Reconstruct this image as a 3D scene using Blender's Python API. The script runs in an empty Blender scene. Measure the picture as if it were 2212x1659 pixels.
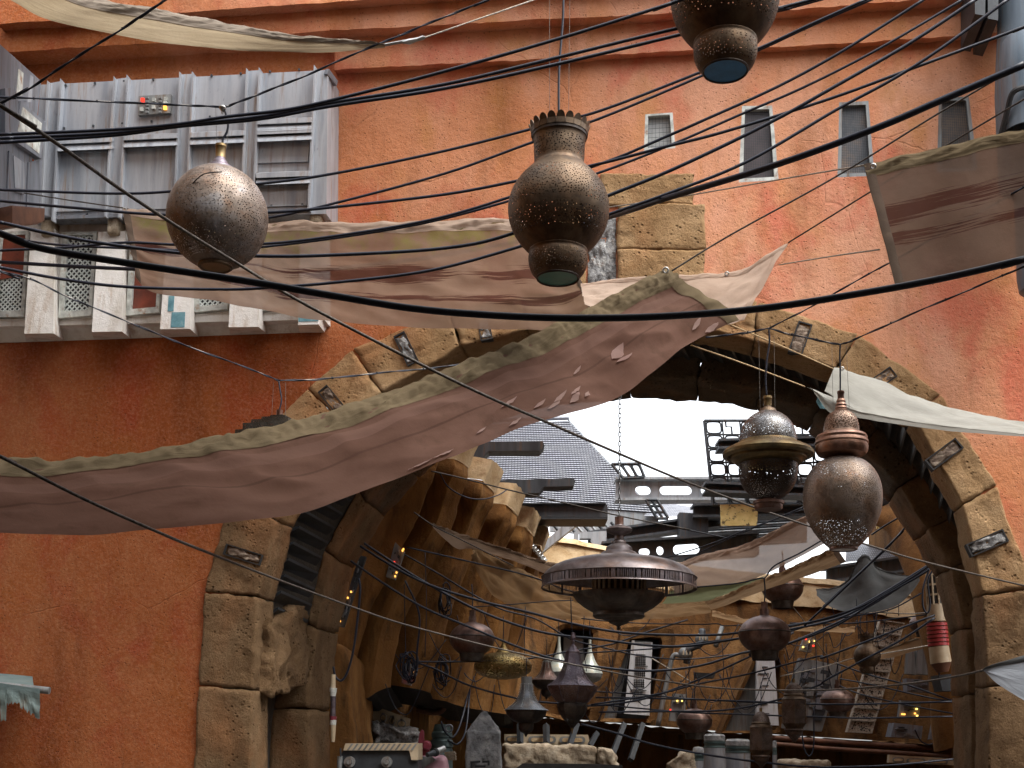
import bpy, bmesh, math, random
from mathutils import Vector, Matrix, noise, geometry
R = math.radians
scene = bpy.context.scene
COL = scene.collection
random.seed(4)

# ------------------------------------------------------------------ camera
CAMZ, PITCH, ROLL, FPX, PX0, PY0 = 2.2, R(7.0), 0.016, 2700.0, 1106.0, 1282.0
CAMM = Matrix.Translation((0, 0, CAMZ)) @ Matrix.Rotation(R(90) + PITCH, 4, 'X') @ Matrix.Rotation(ROLL, 4, 'Z')
cd = bpy.data.cameras.new('camera'); cam = bpy.data.objects.new('camera', cd); COL.objects.link(cam)
cam.matrix_world = CAMM
cd.sensor_width = 36; cd.lens = FPX / 2212 * 36
cd.shift_y = (PY0 - 829.5) / 2212
cd.clip_start = 0.1; cd.clip_end = 500
scene.camera = cam
CR = CAMM.to_3x3(); CO = Vector((0, 0, CAMZ))

def ray(x, y): return CR @ Vector(((x - PX0) / FPX, (PY0 - y) / FPX, -1.0))
def P(x, y, Y):
    d = ray(x, y); return CO + d * (Y / d.y)
def PXM(x, y, Y): return (P(x + 1, y, Y) - P(x, y, Y)).length     # metres per pixel
WYAW = R(8); WU = Vector((math.cos(WYAW), -math.sin(WYAW), 0)); WN = Vector((-math.sin(WYAW), -math.cos(WYAW), 0)); WO = Vector((0, 16, 0))
def W(x, y, off=0.0):                                             # point on the red wall's plane
    d = ray(x, y); k = ((WO + WN * off - CO).dot(WN)) / d.dot(WN); return CO + d * k
def Wuz(x, y, off=0.0):
    p = W(x, y, off); return ((p - WO).dot(WU), p.z)
def WP(u, z, off=0.0): return WO + WU * u + WN * off + Vector((0, 0, z))

# ------------------------------------------------------------------ mesh builder
class MB:
    def __init__(s): s.v = []; s.f = []; s.uv = {}
    def add(s, vs, fs, uvs=None):
        b = len(s.v); s.v += [Vector(v) for v in vs]
        for f in fs: s.f.append(tuple(i + b for i in f))
        if uvs:
            for i, u in enumerate(uvs): s.uv[b + i] = u
        return s
    def hexa(s, c):                     # 8 corners: front 0-3, back 4-7
        return s.add(c, [(0, 1, 2, 3), (7, 6, 5, 4), (0, 4, 5, 1), (1, 5, 6, 2), (2, 6, 7, 3), (3, 7, 4, 0)])
    def prism(s, poly, vec):
        n = len(poly); poly = [Vector(p) for p in poly]; vec = Vector(vec)
        fs = [tuple(range(n)), tuple(range(2 * n - 1, n - 1, -1))] + [(i, (i + 1) % n, n + (i + 1) % n, n + i) for i in range(n)]
        return s.add(poly + [p + vec for p in poly], fs)
    def box(s, c, sx, sy, sz, X=Vector((1, 0, 0)), Yv=Vector((0, 1, 0)), Z=Vector((0, 0, 1))):
        c = Vector(c); q = []
        for dy in (-1, 1):
            for a, b in ((-1, -1), (1, -1), (1, 1), (-1, 1)): q.append(c + X * (a * sx / 2) + Yv * (dy * sy / 2) + Z * (b * sz / 2))
        return s.hexa(q)
    def tube(s, pts, r, n=8, cap=True):
        pts = [Vector(p) for p in pts]; rings = []; up = None
        m = len(pts); vs = []; fs = []
        for i, p in enumerate(pts):
            t = (pts[min(i + 1, m - 1)] - pts[max(i - 1, 0)]).normalized()
            if up is None: up = Vector((0, 0, 1)) if abs(t.z) < .9 else Vector((0, 1, 0))
            a = t.cross(up).normalized(); up = a.cross(t).normalized()
            rr = r[i] if isinstance(r, (list, tuple)) else r
            for k in range(n):
                w = 2 * math.pi * k / n; vs.append(p + a * (math.cos(w) * rr) + up * (math.sin(w) * rr))
        for i in range(m - 1):
            for k in range(n):
                fs.append((i * n + k, i * n + (k + 1) % n, (i + 1) * n + (k + 1) % n, (i + 1) * n + k))
        if cap: fs += [tuple(range(n)), tuple((m - 1) * n + k for k in range(n))]
        return s.add(vs, fs)
    def lathe(s, c, prof, n=48, rot=0.0, scal=None):   # c=(x,y); prof=[(r,z)]
        vs = []; uv = []; fs = []; L = 0
        for j, (r, z) in enumerate(prof):
            if j: L += math.hypot(r - prof[j - 1][0], z - prof[j - 1][1])
            for k in range(n + 1):
                w = 2 * math.pi * k / n + rot
                rr = r * (scal(w, j / max(1, len(prof) - 1)) if scal else 1)
                vs.append((c[0] + rr * math.cos(w), c[1] + rr * math.sin(w), z)); uv.append((k / n, L))
        for j in range(len(prof) - 1):
            for k in range(n):
                a = j * (n + 1) + k; fs.append((a, a + 1, a + n + 2, a + n + 1))
        return s.add(vs, fs, uv)
    def grid(s, F, ns, nt, uvF=None):
        vs = []; uv = []; fs = []
        for i in range(ns + 1):
            for j in range(nt + 1):
                a, b = i / ns, j / nt; vs.append(F(a, b)); uv.append(uvF(a, b) if uvF else (a, b))
        for i in range(ns):
            for j in range(nt):
                k = i * (nt + 1) + j; fs.append((k, k + nt + 1, k + nt + 2, k + 1))
        return s.add(vs, fs, uv)
    def rock(s, c8, n=(10, 10, 5), amp=.03, rnd=.1, seed=0, fscale=2.2):
        """block with rounded, worn edges: trilinear map of a subdivided cube"""
        idx = {}; vs = []; fs = []; sd = Vector((seed * 7.13, seed * 3.7, seed * 1.9))
        cen = sum((Vector(p) for p in c8), Vector()) / 8
        def pt(i, j, k):
            key = (i, j, k)
            if key in idx: return idx[key]
            a = Vector((2 * i / n[0] - 1, 2 * j / n[1] - 1, 2 * k / n[2] - 1))
            lim = 1 - rnd
            inner = Vector([max(-lim, min(lim, q)) for q in a]); d = a - inner
            if d.length > 1e-6: a = inner + d.normalized() * rnd
            u, v, w = [(q + 1) / 2 for q in a]
            f = c8[0].lerp(c8[1], u).lerp(c8[3].lerp(c8[2], u), v); b = c8[4].lerp(c8[5], u).lerp(c8[7].lerp(c8[6], u), v)
            p = f.lerp(b, w)
            q = p * fscale + sd
            nv = noise.noise_vector(q) + noise.noise_vector(q * 2.7) * .55 + noise.noise_vector(q * 6.3) * .30
            ridge = abs(noise.noise(q * 1.1 + Vector((9, 4, 2))))
            p = p + nv * amp * 1.1
            if ridge < .07: p = p - (p - cen).normalized() * amp * (1 - ridge / .07) * .9
            idx[key] = len(vs); vs.append(p); return idx[key]
        for ax in range(3):
            o = [(1, 2), (0, 2), (0, 1)][ax]
            for e in (0, n[ax]):
                for i in range(n[o[0]]):
                    for j in range(n[o[1]]):
                        q = []
                        for di, dj in ((0, 0), (1, 0), (1, 1), (0, 1)):
                            t = [0, 0, 0]; t[ax] = e; t[o[0]] = i + di; t[o[1]] = j + dj; q.append(pt(*t))
                        fs.append(tuple(q))
        return s.add(vs, fs)

OFF = {}
def _mesh(name, mb, mat, off, smooth, auto=None):
    me = bpy.data.meshes.new(name)
    me.from_pydata([v - off for v in mb.v], [], mb.f)
    bm = bmesh.new(); bm.from_mesh(me); bmesh.ops.recalc_face_normals(bm, faces=bm.faces); bm.to_mesh(me); bm.free()
    if mb.uv:
        ul = me.uv_layers.new(name='UVMap')
        for l in me.loops: ul.data[l.index].uv = mb.uv.get(l.vertex_index, (0, 0))
    if smooth:
        for p in me.polygons: p.use_smooth = True
        if smooth != 'full':
            try: me.set_sharp_from_angle(angle=R(38))
            except Exception: pass
    if mat: me.materials.append(mat)
    return me
def thing(name, label, cat, loc, group=None):
    o = bpy.data.objects.new(name, None); COL.objects.link(o); o.location = loc; o.empty_display_size = .1
    o['label'] = label; o['category'] = cat
    if group: o['group'] = group
    OFF[o.name] = Vector(loc); return o
def part(name, mb, mat, parent, smooth=False, label=None, kind=None):
    off = OFF[parent.name]
    o = bpy.data.objects.new(name, _mesh(name, mb, mat, off, smooth)); COL.objects.link(o); o.parent = parent
    OFF[o.name] = off
    if label: o['label'] = label
    if kind: o['kind'] = kind
    return o
def solo(name, mb, mat, label, cat, group=None, smooth=False, kind=None):
    lo = Vector((sum(v.x for v in mb.v) / len(mb.v), sum(v.y for v in mb.v) / len(mb.v), min(v.z for v in mb.v)))
    o = bpy.data.objects.new(name, _mesh(name, mb, mat, lo, smooth)); COL.objects.link(o); o.location = lo
    OFF[o.name] = lo
    if label: o['label'] = label
    if cat: o['category'] = cat
    if group: o['group'] = group
    if kind: o['kind'] = kind
    return o
def kids(o): return [c for c in bpy.data.objects if c.parent == o]
def copy_tree(o, loc=None, scale=1.0, label=None, group=None, parent=None, rotz=0):
    c = o.copy(); COL.objects.link(c)
    if parent: c.parent = parent
    if loc is not None: c.location = loc; c.scale = (scale,) * 3; c.rotation_euler = (0, 0, rotz)
    if label: c['label'] = label
    if group: c['group'] = group
    for ch in kids(o): copy_tree(ch, parent=c)
    return c
def cr(pts, sub=6):                                               # Catmull-Rom through Vectors
    pts = [Vector(p) for p in pts]
    if len(pts) < 3: return [pts[0].lerp(pts[-1], i / sub) for i in range(sub + 1)]
    q = [pts[0] * 2 - pts[1]] + pts + [pts[-1] * 2 - pts[-2]]; out = []
    for i in range(1, len(q) - 2):
        a, b, c, d = q[i - 1:i + 3]
        for k in range(sub):
            t = k / sub
            out.append(.5 * ((2 * b) + (c - a) * t + (2 * a - 5 * b + 4 * c - d) * t * t + (3 * b - a - 3 * c + d) * t ** 3))
    return out + [pts[-1]]
class Poly:                                                       # arc-length sampled smooth curve
    def __init__(s, pts, sub=8):
        s.p = cr(pts, sub); s.l = [0]
        for i in range(1, len(s.p)): s.l.append(s.l[-1] + (s.p[i] - s.p[i - 1]).length)
        s.len = s.l[-1]
    def __call__(s, t):
        d = max(0, min(1, t)) * s.len
        lo, hi = 0, len(s.l) - 1
        while hi - lo > 1:
            m = (lo + hi) // 2
            if s.l[m] <= d: lo = m
            else: hi = m
        k = (d - s.l[lo]) / max(1e-9, s.l[hi] - s.l[lo]); return s.p[lo].lerp(s.p[hi], k)

# ------------------------------------------------------------------ materials
class NT:
    def __init__(s, name):
        s.m = bpy.data.materials.new(name); s.m.use_nodes = True; s.t = s.m.node_tree; s.t.nodes.clear()
        s.out = s.t.nodes.new('ShaderNodeOutputMaterial')
    def n(s, ty, props=None, **ins):
        o = s.t.nodes.new(ty)
        for k, v in (props or {}).items(): setattr(o, k, v)
        for k, v in ins.items(): s.set(o, k, v)
        return o
    def set(s, o, k, v):
        if k[0] == 'i' and k[1:].isdigit(): i = o.inputs[int(k[1:])]
        else: i = o.inputs[k if k in o.inputs else k.replace('_', ' ')]
        if isinstance(v, bpy.types.NodeSocket): s.t.links.new(v, i); return
        d = i.default_value
        if hasattr(d, '__len__') and hasattr(v, '__len__') and len(d) == 4 and len(v) == 3: v = (*v, 1)
        i.default_value = v
    def math(s, op, a, b=0.0, c=None):
        o = s.n('ShaderNodeMath', {'operation': op}, i0=a, i1=b)
        if c is not None: s.set(o, 'i2', c)
        return o.outputs[0]
    def coord(s, kind='Object', scale=(1, 1, 1)):
        tc = s.n('ShaderNodeTexCoord'); mp = s.n('ShaderNodeMapping', Vector=tc.outputs[kind], Scale=scale); return mp.outputs[0]
    def noise(s, vec, scale, detail=5, rough=.55, dist=0):
        return s.n('ShaderNodeTexNoise', Vector=vec, Scale=scale, Detail=detail, Roughness=rough, Distortion=dist).outputs['Fac']
    def vor(s, vec, scale, feat='F1', rnd=1.0):
        return s.n('ShaderNodeTexVoronoi', {'feature': feat}, Vector=vec, Scale=scale, Randomness=rnd).outputs['Distance']
    def ramp(s, fac, stops, interp='LINEAR'):
        o = s.n('ShaderNodeValToRGB', Fac=fac); cr_ = o.color_ramp; cr_.interpolation = interp
        while len(cr_.elements) < len(stops): cr_.elements.new(.5)
        for e, (p, c) in zip(cr_.elements, stops):
            e.position = p; e.color = (*c, 1) if hasattr(c, '__len__') else (c, c, c, 1)
        return o.outputs[0]
    def step(s, fac, a, b):
        return s.n('ShaderNodeMapRange', {'clamp': True}, Value=fac, From_Min=a, From_Max=b).outputs[0]
    def mix(s, f, a, b, mode='MIX'):
        return s.n('ShaderNodeMix', {'data_type': 'RGBA', 'blend_type': mode}, i0=f, i6=a, i7=b).outputs[2]
    def bump(s, h, st=.4, dist=.02, nrm=None):
        o = s.n('ShaderNodeBump', Height=h, Strength=st, Distance=dist)
        if nrm: s.set(o, 'Normal', nrm)
        return o.outputs[0]
    def bsdf(s, **k): return s.n('ShaderNodeBsdfPrincipled', **k)
    def done(s, sh): s.t.links.new(sh.outputs[0] if hasattr(sh, 'outputs') else sh, s.out.inputs[0]); return s.m

def simple(name, stops, scale=4, rough=.7, metal=0.0, bump=.2, bscale=40, stretch=(1, 1, 1), dirt=None, spec=.5, bdist=.01, rvar=0.0):
    t = NT(name); v = t.coord('Object', stretch); o = t.coord('Object')
    c = t.ramp(t.noise(v, scale, 6, .6), stops)
    if dirt:
        d = t.step(t.noise(t.coord('Object', dirt[4] if len(dirt) > 4 else (1, 1, 1)), dirt[1], 8, .65), dirt[2], dirt[3]); c = t.mix(d, c, (*dirt[0], 1))
    b = t.bsdf(Base_Color=c, Roughness=rough, Metallic=metal)
    t.set(b, 'Specular IOR Level', spec)
    if rvar: t.set(b, 'Roughness', t.math('ADD', rough - rvar / 2, t.math('MULTIPLY', t.noise(o, scale * 2.3), rvar)))
    if bump: t.set(b, 'Normal', t.bump(t.noise(o, bscale, 8, .7), bump, bdist))
    return t.done(b)

M = {}
def stucco(name, cols, bright, pit=.5):
    t = NT(name); o = t.coord('Object'); v = t.coord('Object', (1, 1, .55))
    c = t.ramp(t.noise(v, .55, 4, .55, .6), cols)
    red = t.step(t.noise(t.coord('Object', (1.1, 1, .8)), 1.0, 6, .62, .4), .50, .66)
    c = t.mix(t.math('MULTIPLY', red, .62), c, (.56, .10, .060, 1))
    och = t.step(t.noise(v, 1.6, 6, .6), .55, .75)
    c = t.mix(t.math('MULTIPLY', och, .55), c, (.48, .215, .045, 1))
    sm = t.step(t.noise(t.coord('Object', (1.5, 1.5, .35)), 1.1, 6, .62), .50, .72)
    c = t.mix(t.math('MULTIPLY', sm, .65), c, (.27, .10, .035, 1))
    # deeper burnt orange towards the lower left: shade put into the paint colour
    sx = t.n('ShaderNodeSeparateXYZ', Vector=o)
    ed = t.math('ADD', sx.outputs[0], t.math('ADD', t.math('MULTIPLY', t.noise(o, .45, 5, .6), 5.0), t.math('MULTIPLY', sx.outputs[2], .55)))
    shade_mask = t.step(ed, 5.4, 1.6)
    c = t.mix(t.math('MULTIPLY', shade_mask, .97), c, t.mix(1.0, c, (.54, .34, .165, 1), 'MULTIPLY'))
    fine = t.noise(o, 26, 6, .7)
    c = t.mix(t.math('MULTIPLY', t.step(fine, .45, .68), .18), c, bright)
    # pitting: small dark pits gathered in patches
    pv = t.vor(o, 17, 'F1', 1.0)
    patch = t.step(t.noise(o, 2.2, 4, .6), .38, .62)
    pits = t.math('MULTIPLY', t.step(pv, .22, .08), patch)
    c = t.mix(t.math('MULTIPLY', pits, .75), c, (.15, .05, .025, 1))
    # pale drip streaks
    dr = t.math('MULTIPLY', t.step(t.noise(t.coord('Object', (9, 9, .25)), 2.0, 3, .5), .70, .78), t.step(t.noise(o, .8, 3), .5, .62))
    c = t.mix(t.math('MULTIPLY', dr, .45), c, (.62, .45, .34, 1))
    crk = t.vor(t.n('ShaderNodeMix', {'data_type': 'VECTOR'}, i0=.12, i4=o, i5=t.n('ShaderNodeTexNoise', Vector=o, Scale=3.0).outputs['Color']).outputs[1], .55, 'DISTANCE_TO_EDGE')
    ck = t.math('MULTIPLY', t.step(crk, .006, .001), t.step(t.noise(o, .7, 2), .52, .6))
    c = t.mix(t.math('MULTIPLY', ck, .18), c, (.2, .07, .03, 1))
    b = t.bsdf(Base_Color=c, Roughness=.9); t.set(b, 'Specular IOR Level', .2)
    h = t.math('SUBTRACT', t.math('ADD', t.noise(o, 14, 10, .75), t.math('MULTIPLY', t.noise(o, 2.2, 4), 1.4)), t.math('MULTIPLY', pits, pit))
    h = t.math('SUBTRACT', h, t.math('MULTIPLY', ck, .25))
    t.set(b, 'Normal', t.bump(h, .6, .045)); return t.done(b)
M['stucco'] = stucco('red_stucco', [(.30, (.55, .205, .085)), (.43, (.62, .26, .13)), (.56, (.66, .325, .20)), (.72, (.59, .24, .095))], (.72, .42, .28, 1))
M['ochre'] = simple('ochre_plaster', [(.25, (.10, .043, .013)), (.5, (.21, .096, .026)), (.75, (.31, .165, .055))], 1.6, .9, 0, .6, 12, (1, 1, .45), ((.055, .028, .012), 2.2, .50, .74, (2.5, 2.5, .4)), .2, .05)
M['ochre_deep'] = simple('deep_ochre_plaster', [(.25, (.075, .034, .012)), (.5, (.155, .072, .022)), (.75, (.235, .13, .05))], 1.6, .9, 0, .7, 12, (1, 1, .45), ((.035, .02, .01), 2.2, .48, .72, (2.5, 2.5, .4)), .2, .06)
M['pale_plaster'] = simple('pale_plaster', [(.3, (.42, .28, .14)), (.6, (.58, .44, .27)), (.8, (.5, .36, .2))], 3, .9, 0, .6, 14, dirt=((.25, .14, .06), 5, .55, .75), spec=.2, bdist=.04)
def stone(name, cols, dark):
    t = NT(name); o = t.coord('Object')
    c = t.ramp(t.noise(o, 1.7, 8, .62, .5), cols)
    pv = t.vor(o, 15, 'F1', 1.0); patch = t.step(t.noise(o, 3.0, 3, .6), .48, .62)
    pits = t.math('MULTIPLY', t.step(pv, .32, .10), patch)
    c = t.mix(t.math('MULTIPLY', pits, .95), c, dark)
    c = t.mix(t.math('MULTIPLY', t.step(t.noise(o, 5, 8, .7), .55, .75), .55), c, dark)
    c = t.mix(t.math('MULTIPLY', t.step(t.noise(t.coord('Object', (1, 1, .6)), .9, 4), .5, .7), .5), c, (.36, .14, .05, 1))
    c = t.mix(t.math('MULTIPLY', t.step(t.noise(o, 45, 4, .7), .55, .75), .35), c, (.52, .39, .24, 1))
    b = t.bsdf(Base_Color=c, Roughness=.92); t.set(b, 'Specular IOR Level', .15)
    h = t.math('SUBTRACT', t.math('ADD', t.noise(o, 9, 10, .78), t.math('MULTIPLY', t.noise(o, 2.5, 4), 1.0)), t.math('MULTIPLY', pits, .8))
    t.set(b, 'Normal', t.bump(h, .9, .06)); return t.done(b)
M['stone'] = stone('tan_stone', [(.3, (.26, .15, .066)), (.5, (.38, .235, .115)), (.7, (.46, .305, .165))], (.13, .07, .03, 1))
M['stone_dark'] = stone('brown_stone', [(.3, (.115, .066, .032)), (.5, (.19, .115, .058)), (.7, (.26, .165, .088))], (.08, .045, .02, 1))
M['grey_stone'] = simple('grey_stone', [(.3, (.16, .165, .17)), (.5, (.28, .285, .29)), (.7, (.45, .44, .42))], 6, .9, 0, .7, 18, dirt=((.09, .08, .075), 7, .55, .7), spec=.2, bdist=.04)
M['ledge_stone'] = simple('ledge_stone', [(.3, (.23, .17, .11)), (.5, (.40, .33, .24)), (.7, (.52, .45, .35))], 6, .9, 0, .7, 18, dirt=((.12, .08, .05), 8, .56, .7), spec=.2, bdist=.04)
M['rock'] = simple('mineral_rock', [(.35, (.10, .095, .09)), (.5, (.28, .28, .28)), (.65, (.50, .49, .47))], 14, .75, 0, .9, 22, dirt=((.2, .11, .06), 9, .58, .7), bdist=.05)
M['wood'] = simple('weathered_wood', [(.35, (.07, .045, .03)), (.5, (.20, .14, .10)), (.65, (.36, .29, .22))], 9, .85, 0, .8, 30, (1, 1, 3), bdist=.03)
def panel_metal(name, base, pale, rust, rough=.45, metal=.35):
    t = NT(name); o = t.coord('Object'); s_ = t.coord('Object', (3.2, 3.2, .35))
    c = t.ramp(t.noise(s_, 1.6, 5, .55), [(.3, base), (.55, pale), (.75, tuple(x * .8 for x in base))])
    rs = t.step(t.noise(t.coord('Object', (4, 4, .3)), 2.6, 8, .68), .53, .68)
    c = t.mix(t.math('MULTIPLY', rs, .8), c, (*rust, 1))
    sp = t.step(t.noise(t.coord('Object', (6, 6, 1.2)), 7, 6, .7), .62, .72); c = t.mix(t.math('MULTIPLY', sp, .6), c, (.07, .065, .07, 1))
    b = t.bsdf(Base_Color=c, Roughness=t.math('ADD', rough, t.math('MULTIPLY', rs, .35)), Metallic=metal)
    t.set(b, 'Normal', t.bump(t.noise(o, 20, 6, .6), .12, .01)); return t.done(b)
M['panel'] = panel_metal('weathered_grey_panel', (.25, .275, .315), (.40, .42, .455), (.27, .18, .115))
M['panel_dark'] = panel_metal('dark_weathered_metal', (.13, .145, .17), (.22, .23, .26), (.17, .11, .08))
M['blue_metal'] = panel_metal('blue_grey_metal', (.075, .105, .135), (.15, .185, .215), (.20, .12, .07), .5, .15)
M['painted_shade_stone'] = stone('shaded_brown_stone', [(.3, (.075, .055, .038)), (.5, (.12, .09, .06)), (.7, (.16, .12, .085))], (.04, .03, .02, 1))  # shade under the inner arch crown put into a darker stone colour
M['steel'] = panel_metal('roof_steel', (.030, .035, .042), (.065, .074, .084), (.12, .07, .045), .5, .3)
M['steel_pale'] = panel_metal('pale_roof_steel', (.25, .28, .30), (.42, .44, .46), (.25, .18, .12), .5, .3)
M['white_wall'] = simple('white_stucco', [(.3, (.52, .47, .41)), (.5, (.70, .67, .63)), (.7, (.76, .74, .71))], 2.2, .85, 0, .6, 22, (1.5, 1.5, .4), ((.40, .27, .17), 2.4, .55, .8, (3, 3, .5)), .3, .02)
M['teal_tile'] = simple('teal_tile', [(.35, (.06, .17, .21)), (.6, (.13, .28, .32)), (.8, (.35, .42, .42))], 9, .6, 0, .3, 40)
M['frame_white'] = simple('worn_white_frame', [(.35, (.30, .31, .29)), (.6, (.60, .62, .58)), (.8, (.7, .7, .67))], 7, .6, 0, .2, 40, dirt=((.25, .12, .05), 8, .55, .7))
M['lattice'] = simple('pale_lattice', [(.3, (.48, .54, .52)), (.7, (.68, .72, .70))], 8, .6, 0, .1, 40)
M['red_glass'] = simple('dark_red_pane', [(.35, (.10, .025, .015)), (.65, (.24, .055, .03))], 4, .35, 0, .1, 20)
M['dark_glass'] = simple('dark_pane', [(.3, (.02, .022, .026)), (.7, (.05, .05, .055))], 4, .3, 0, 0)
M['black'] = simple('black_interior', [(.3, (.012, .012, .013)), (.7, (.03, .028, .027))], 3, .8, 0, .2)
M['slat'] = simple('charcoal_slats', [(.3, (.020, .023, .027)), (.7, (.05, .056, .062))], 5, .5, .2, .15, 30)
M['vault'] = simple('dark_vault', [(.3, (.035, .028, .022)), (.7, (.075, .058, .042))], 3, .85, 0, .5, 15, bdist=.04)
def cable_mat(name, c0, c1, rough): return simple(name, [(.3, c0), (.7, c1)], 30, rough, 0, .15, 90, spec=.35, bdist=.002)
M['cable'] = cable_mat('black_rubber', (.010, .013, .024), (.022, .027, .042), .42)
M['rope'] = simple('dark_wire_rope', [(.35, (.03, .026, .022)), (.6, (.11, .095, .08))], 60, .55, .5, .8, 160, bdist=.004)
M['rope_pale'] = simple('pale_wire_rope', [(.35, (.20, .17, .13)), (.6, (.46, .42, .36))], 60, .5, .4, .8, 160, bdist=.004)
M['rope_tan'] = simple('tan_rope', [(.35, (.25, .16, .07)), (.6, (.48, .34, .18))], 60, .8, 0, .8, 160, bdist=.004)
M['wire'] = simple('thin_steel_wire', [(.3, (.10, .09, .08)), (.7, (.25, .23, .2))], 20, .45, .6, 0)
M['chrome'] = simple('galvanised_fitting', [(.3, (.35, .35, .34)), (.7, (.6, .6, .58))], 20, .35, .8, .1)
M['chain'] = simple('dark_chain', [(.3, (.05, .05, .05)), (.7, (.12, .12, .12))], 20, .45, .6, 0)
def fabric(name, cols, trans=.5, alpha=.12, mott=.4, strokes=None, stroke_col=(.10, .035, .03), moss=None, stain=(.16, .11, .07), bands=None):
    t = NT(name); uv = t.coord('UV'); o = t.coord('Object')
    c = t.ramp(t.noise(o, 1.6, 5, .6), cols)
    st = t.step(t.noise(o, 3.2, 8, .66), .56, .76); c = t.mix(t.math('MULTIPLY', st, mott), c, (*stain, 1))
    sep = t.n('ShaderNodeSeparateXYZ', Vector=t.n('ShaderNodeTexCoord').outputs['UV']); U_, V_ = sep.outputs[0], sep.outputs[1]
    if bands:                                                     # woven bands of a different tone
        for v0, v1, bc in bands:
            k = t.math('MULTIPLY', t.step(V_, v0 - .004, v0 + .004), t.step(V_, v1 + .004, v1 - .004)); c = t.mix(t.math('MULTIPLY', k, .8), c, (*bc, 1))
    for v0, w in (strokes or []):                                 # dry brush strokes of maroon paint
        band = t.math('SUBTRACT', 1.0, t.math('DIVIDE', t.math('ABSOLUTE', t.math('SUBTRACT', V_, t.math('ADD', v0, t.math('MULTIPLY', t.math('SUBTRACT', t.noise(t.coord('UV', (1, 0, 0)), .9, 3), .5), .16)))), w))
        sn = t.noise(t.coord('UV', (1.1, 55, 1)), 1.0, 7, .7)
        sn2 = t.noise(t.coord('UV', (.8, 3, 1)), 1.0, 3, .5)
        k = t.step(t.math('ADD', t.math('MULTIPLY', band, .45), t.math('ADD', t.math('MULTIPLY', t.math('SUBTRACT', sn, .5), 1.9), t.math('MULTIPLY', t.math('SUBTRACT', sn2, .5), 1.5))), .18, .30)
        k = t.math('MULTIPLY', k, t.step(band, 0.0, .2))
        c = t.mix(t.math('MULTIPLY', k, .9), c, (*stroke_col, 1))
    if moss:
        band = t.step(V_, moss, 0.0)
        g = t.step(t.math('MULTIPLY', t.noise(o, 4.0, 7, .7), t.math('ADD', .6, t.math('MULTIPLY', band, .55))), .42, .60)
        c = t.mix(t.math('MULTIPLY', g, .55), c, (.19, .21, .035, 1))
    wv = t.noise(t.coord('UV', (260, 14, 1)), 1.0, 2)
    b = t.math('ADD', t.noise(o, 60, 4, .7), t.math('MULTIPLY', wv, .4))
    cr_ = t.noise(t.coord('UV', (1.7, 2.6, 1)), 1.5, 3, .5, .4)
    nrm = t.bump(t.math('ADD', t.math('MULTIPLY', b, .10), cr_), .28, .06)
    dif = t.n('ShaderNodeBsdfDiffuse', Color=c, Normal=nrm); tr = t.n('ShaderNodeBsdfTranslucent', Color=c, Normal=nrm)
    sh = t.n('ShaderNodeMixShader', i0=trans, i1=dif.outputs[0], i2=tr.outputs[0])
    if alpha:
        sh = t.n('ShaderNodeMixShader', i0=alpha, i1=sh.outputs[0], i2=t.n('ShaderNodeBsdfTransparent').outputs[0])
    return t.done(sh)
M['cv_pink'] = fabric('pink_brown_canvas', [(.3, (.125, .068, .050)), (.55, (.175, .100, .076)), (.75, (.14, .077, .054))], .5, .02, .5, bands=[(.30, .42, (.195, .115, .09)), (.58, .60, (.11, .062, .047))], stain=(.07, .045, .035))
M['cv_hem'] = fabric('olive_tan_canvas_hem', [(.3, (.125, .094, .057)), (.6, (.178, .137, .085)), (.8, (.145, .112, .07))], .3, 0, .5, stain=(.07, .055, .035))
M['cv_beige'] = fabric('beige_painted_canvas', [(.3, (.205, .13, .09)), (.6, (.265, .18, .132)), (.8, (.23, .15, .107))], .5, .10, .45, strokes=[(.50, .10), (.74, .06)], moss=.5, stroke_col=(.055, .018, .016), stain=(.15, .10, .065))
M['cv_light'] = fabric('pale_beige_canvas', [(.3, (.46, .34, .26)), (.6, (.58, .45, .36)), (.8, (.50, .37, .29))], .5, .03, .4, stain=(.28, .19, .13))
M['cv_grey_brown'] = fabric('grey_brown_painted_canvas', [(.3, (.09, .063, .048)), (.6, (.125, .09, .07)), (.8, (.105, .075, .057))], .5, .08, .4, strokes=[(.45, .13), (.66, .08)], stroke_col=(.045, .018, .016), stain=(.10, .07, .05))
M['cv_tan'] = fabric('tan_canvas', [(.3, (.27, .21, .13)), (.6, (.38, .31, .21)), (.8, (.32, .25, .17))], .4, .0, .45, stain=(.17, .12, .07))
M['cv_taupe'] = fabric('taupe_canvas_hem', [(.3, (0.248, 0.208, 0.168)), (.6, (0.320, 0.272, 0.224)), (.8, (0.280, 0.232, 0.192))], .3, 0, .25)
M['cv_grey'] = fabric('grey_canvas', [(.3, (0.280, 0.273, 0.238)), (.6, (0.364, 0.357, 0.322)), (.8, (0.322, 0.315, 0.280))], .3, 0, .25, stain=(.3, .27, .2))
M['cv_slate'] = fabric('slate_grey_canvas', [(.3, (0.096, 0.102, 0.102)), (.6, (0.144, 0.150, 0.150)), (.8, (0.120, 0.120, 0.120))], .35, 0, .3, stain=(.12, .10, .08))
M['cv_blue_grey'] = fabric('blue_grey_canvas', [(.3, (0.224, 0.248, 0.280)), (.6, (0.288, 0.312, 0.344))], .3, 0, .2, stain=(.2, .2, .2))
M['cv_brown'] = fabric('brown_canvas', [(.3, (0.144, 0.096, 0.066)), (.6, (0.204, 0.144, 0.102))], .4, 0, .3)
M['cv_orange'] = fabric('orange_tan_canvas', [(.3, (0.364, 0.231, 0.119)), (.6, (0.462, 0.308, 0.175))], .5, 0, .2)
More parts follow.
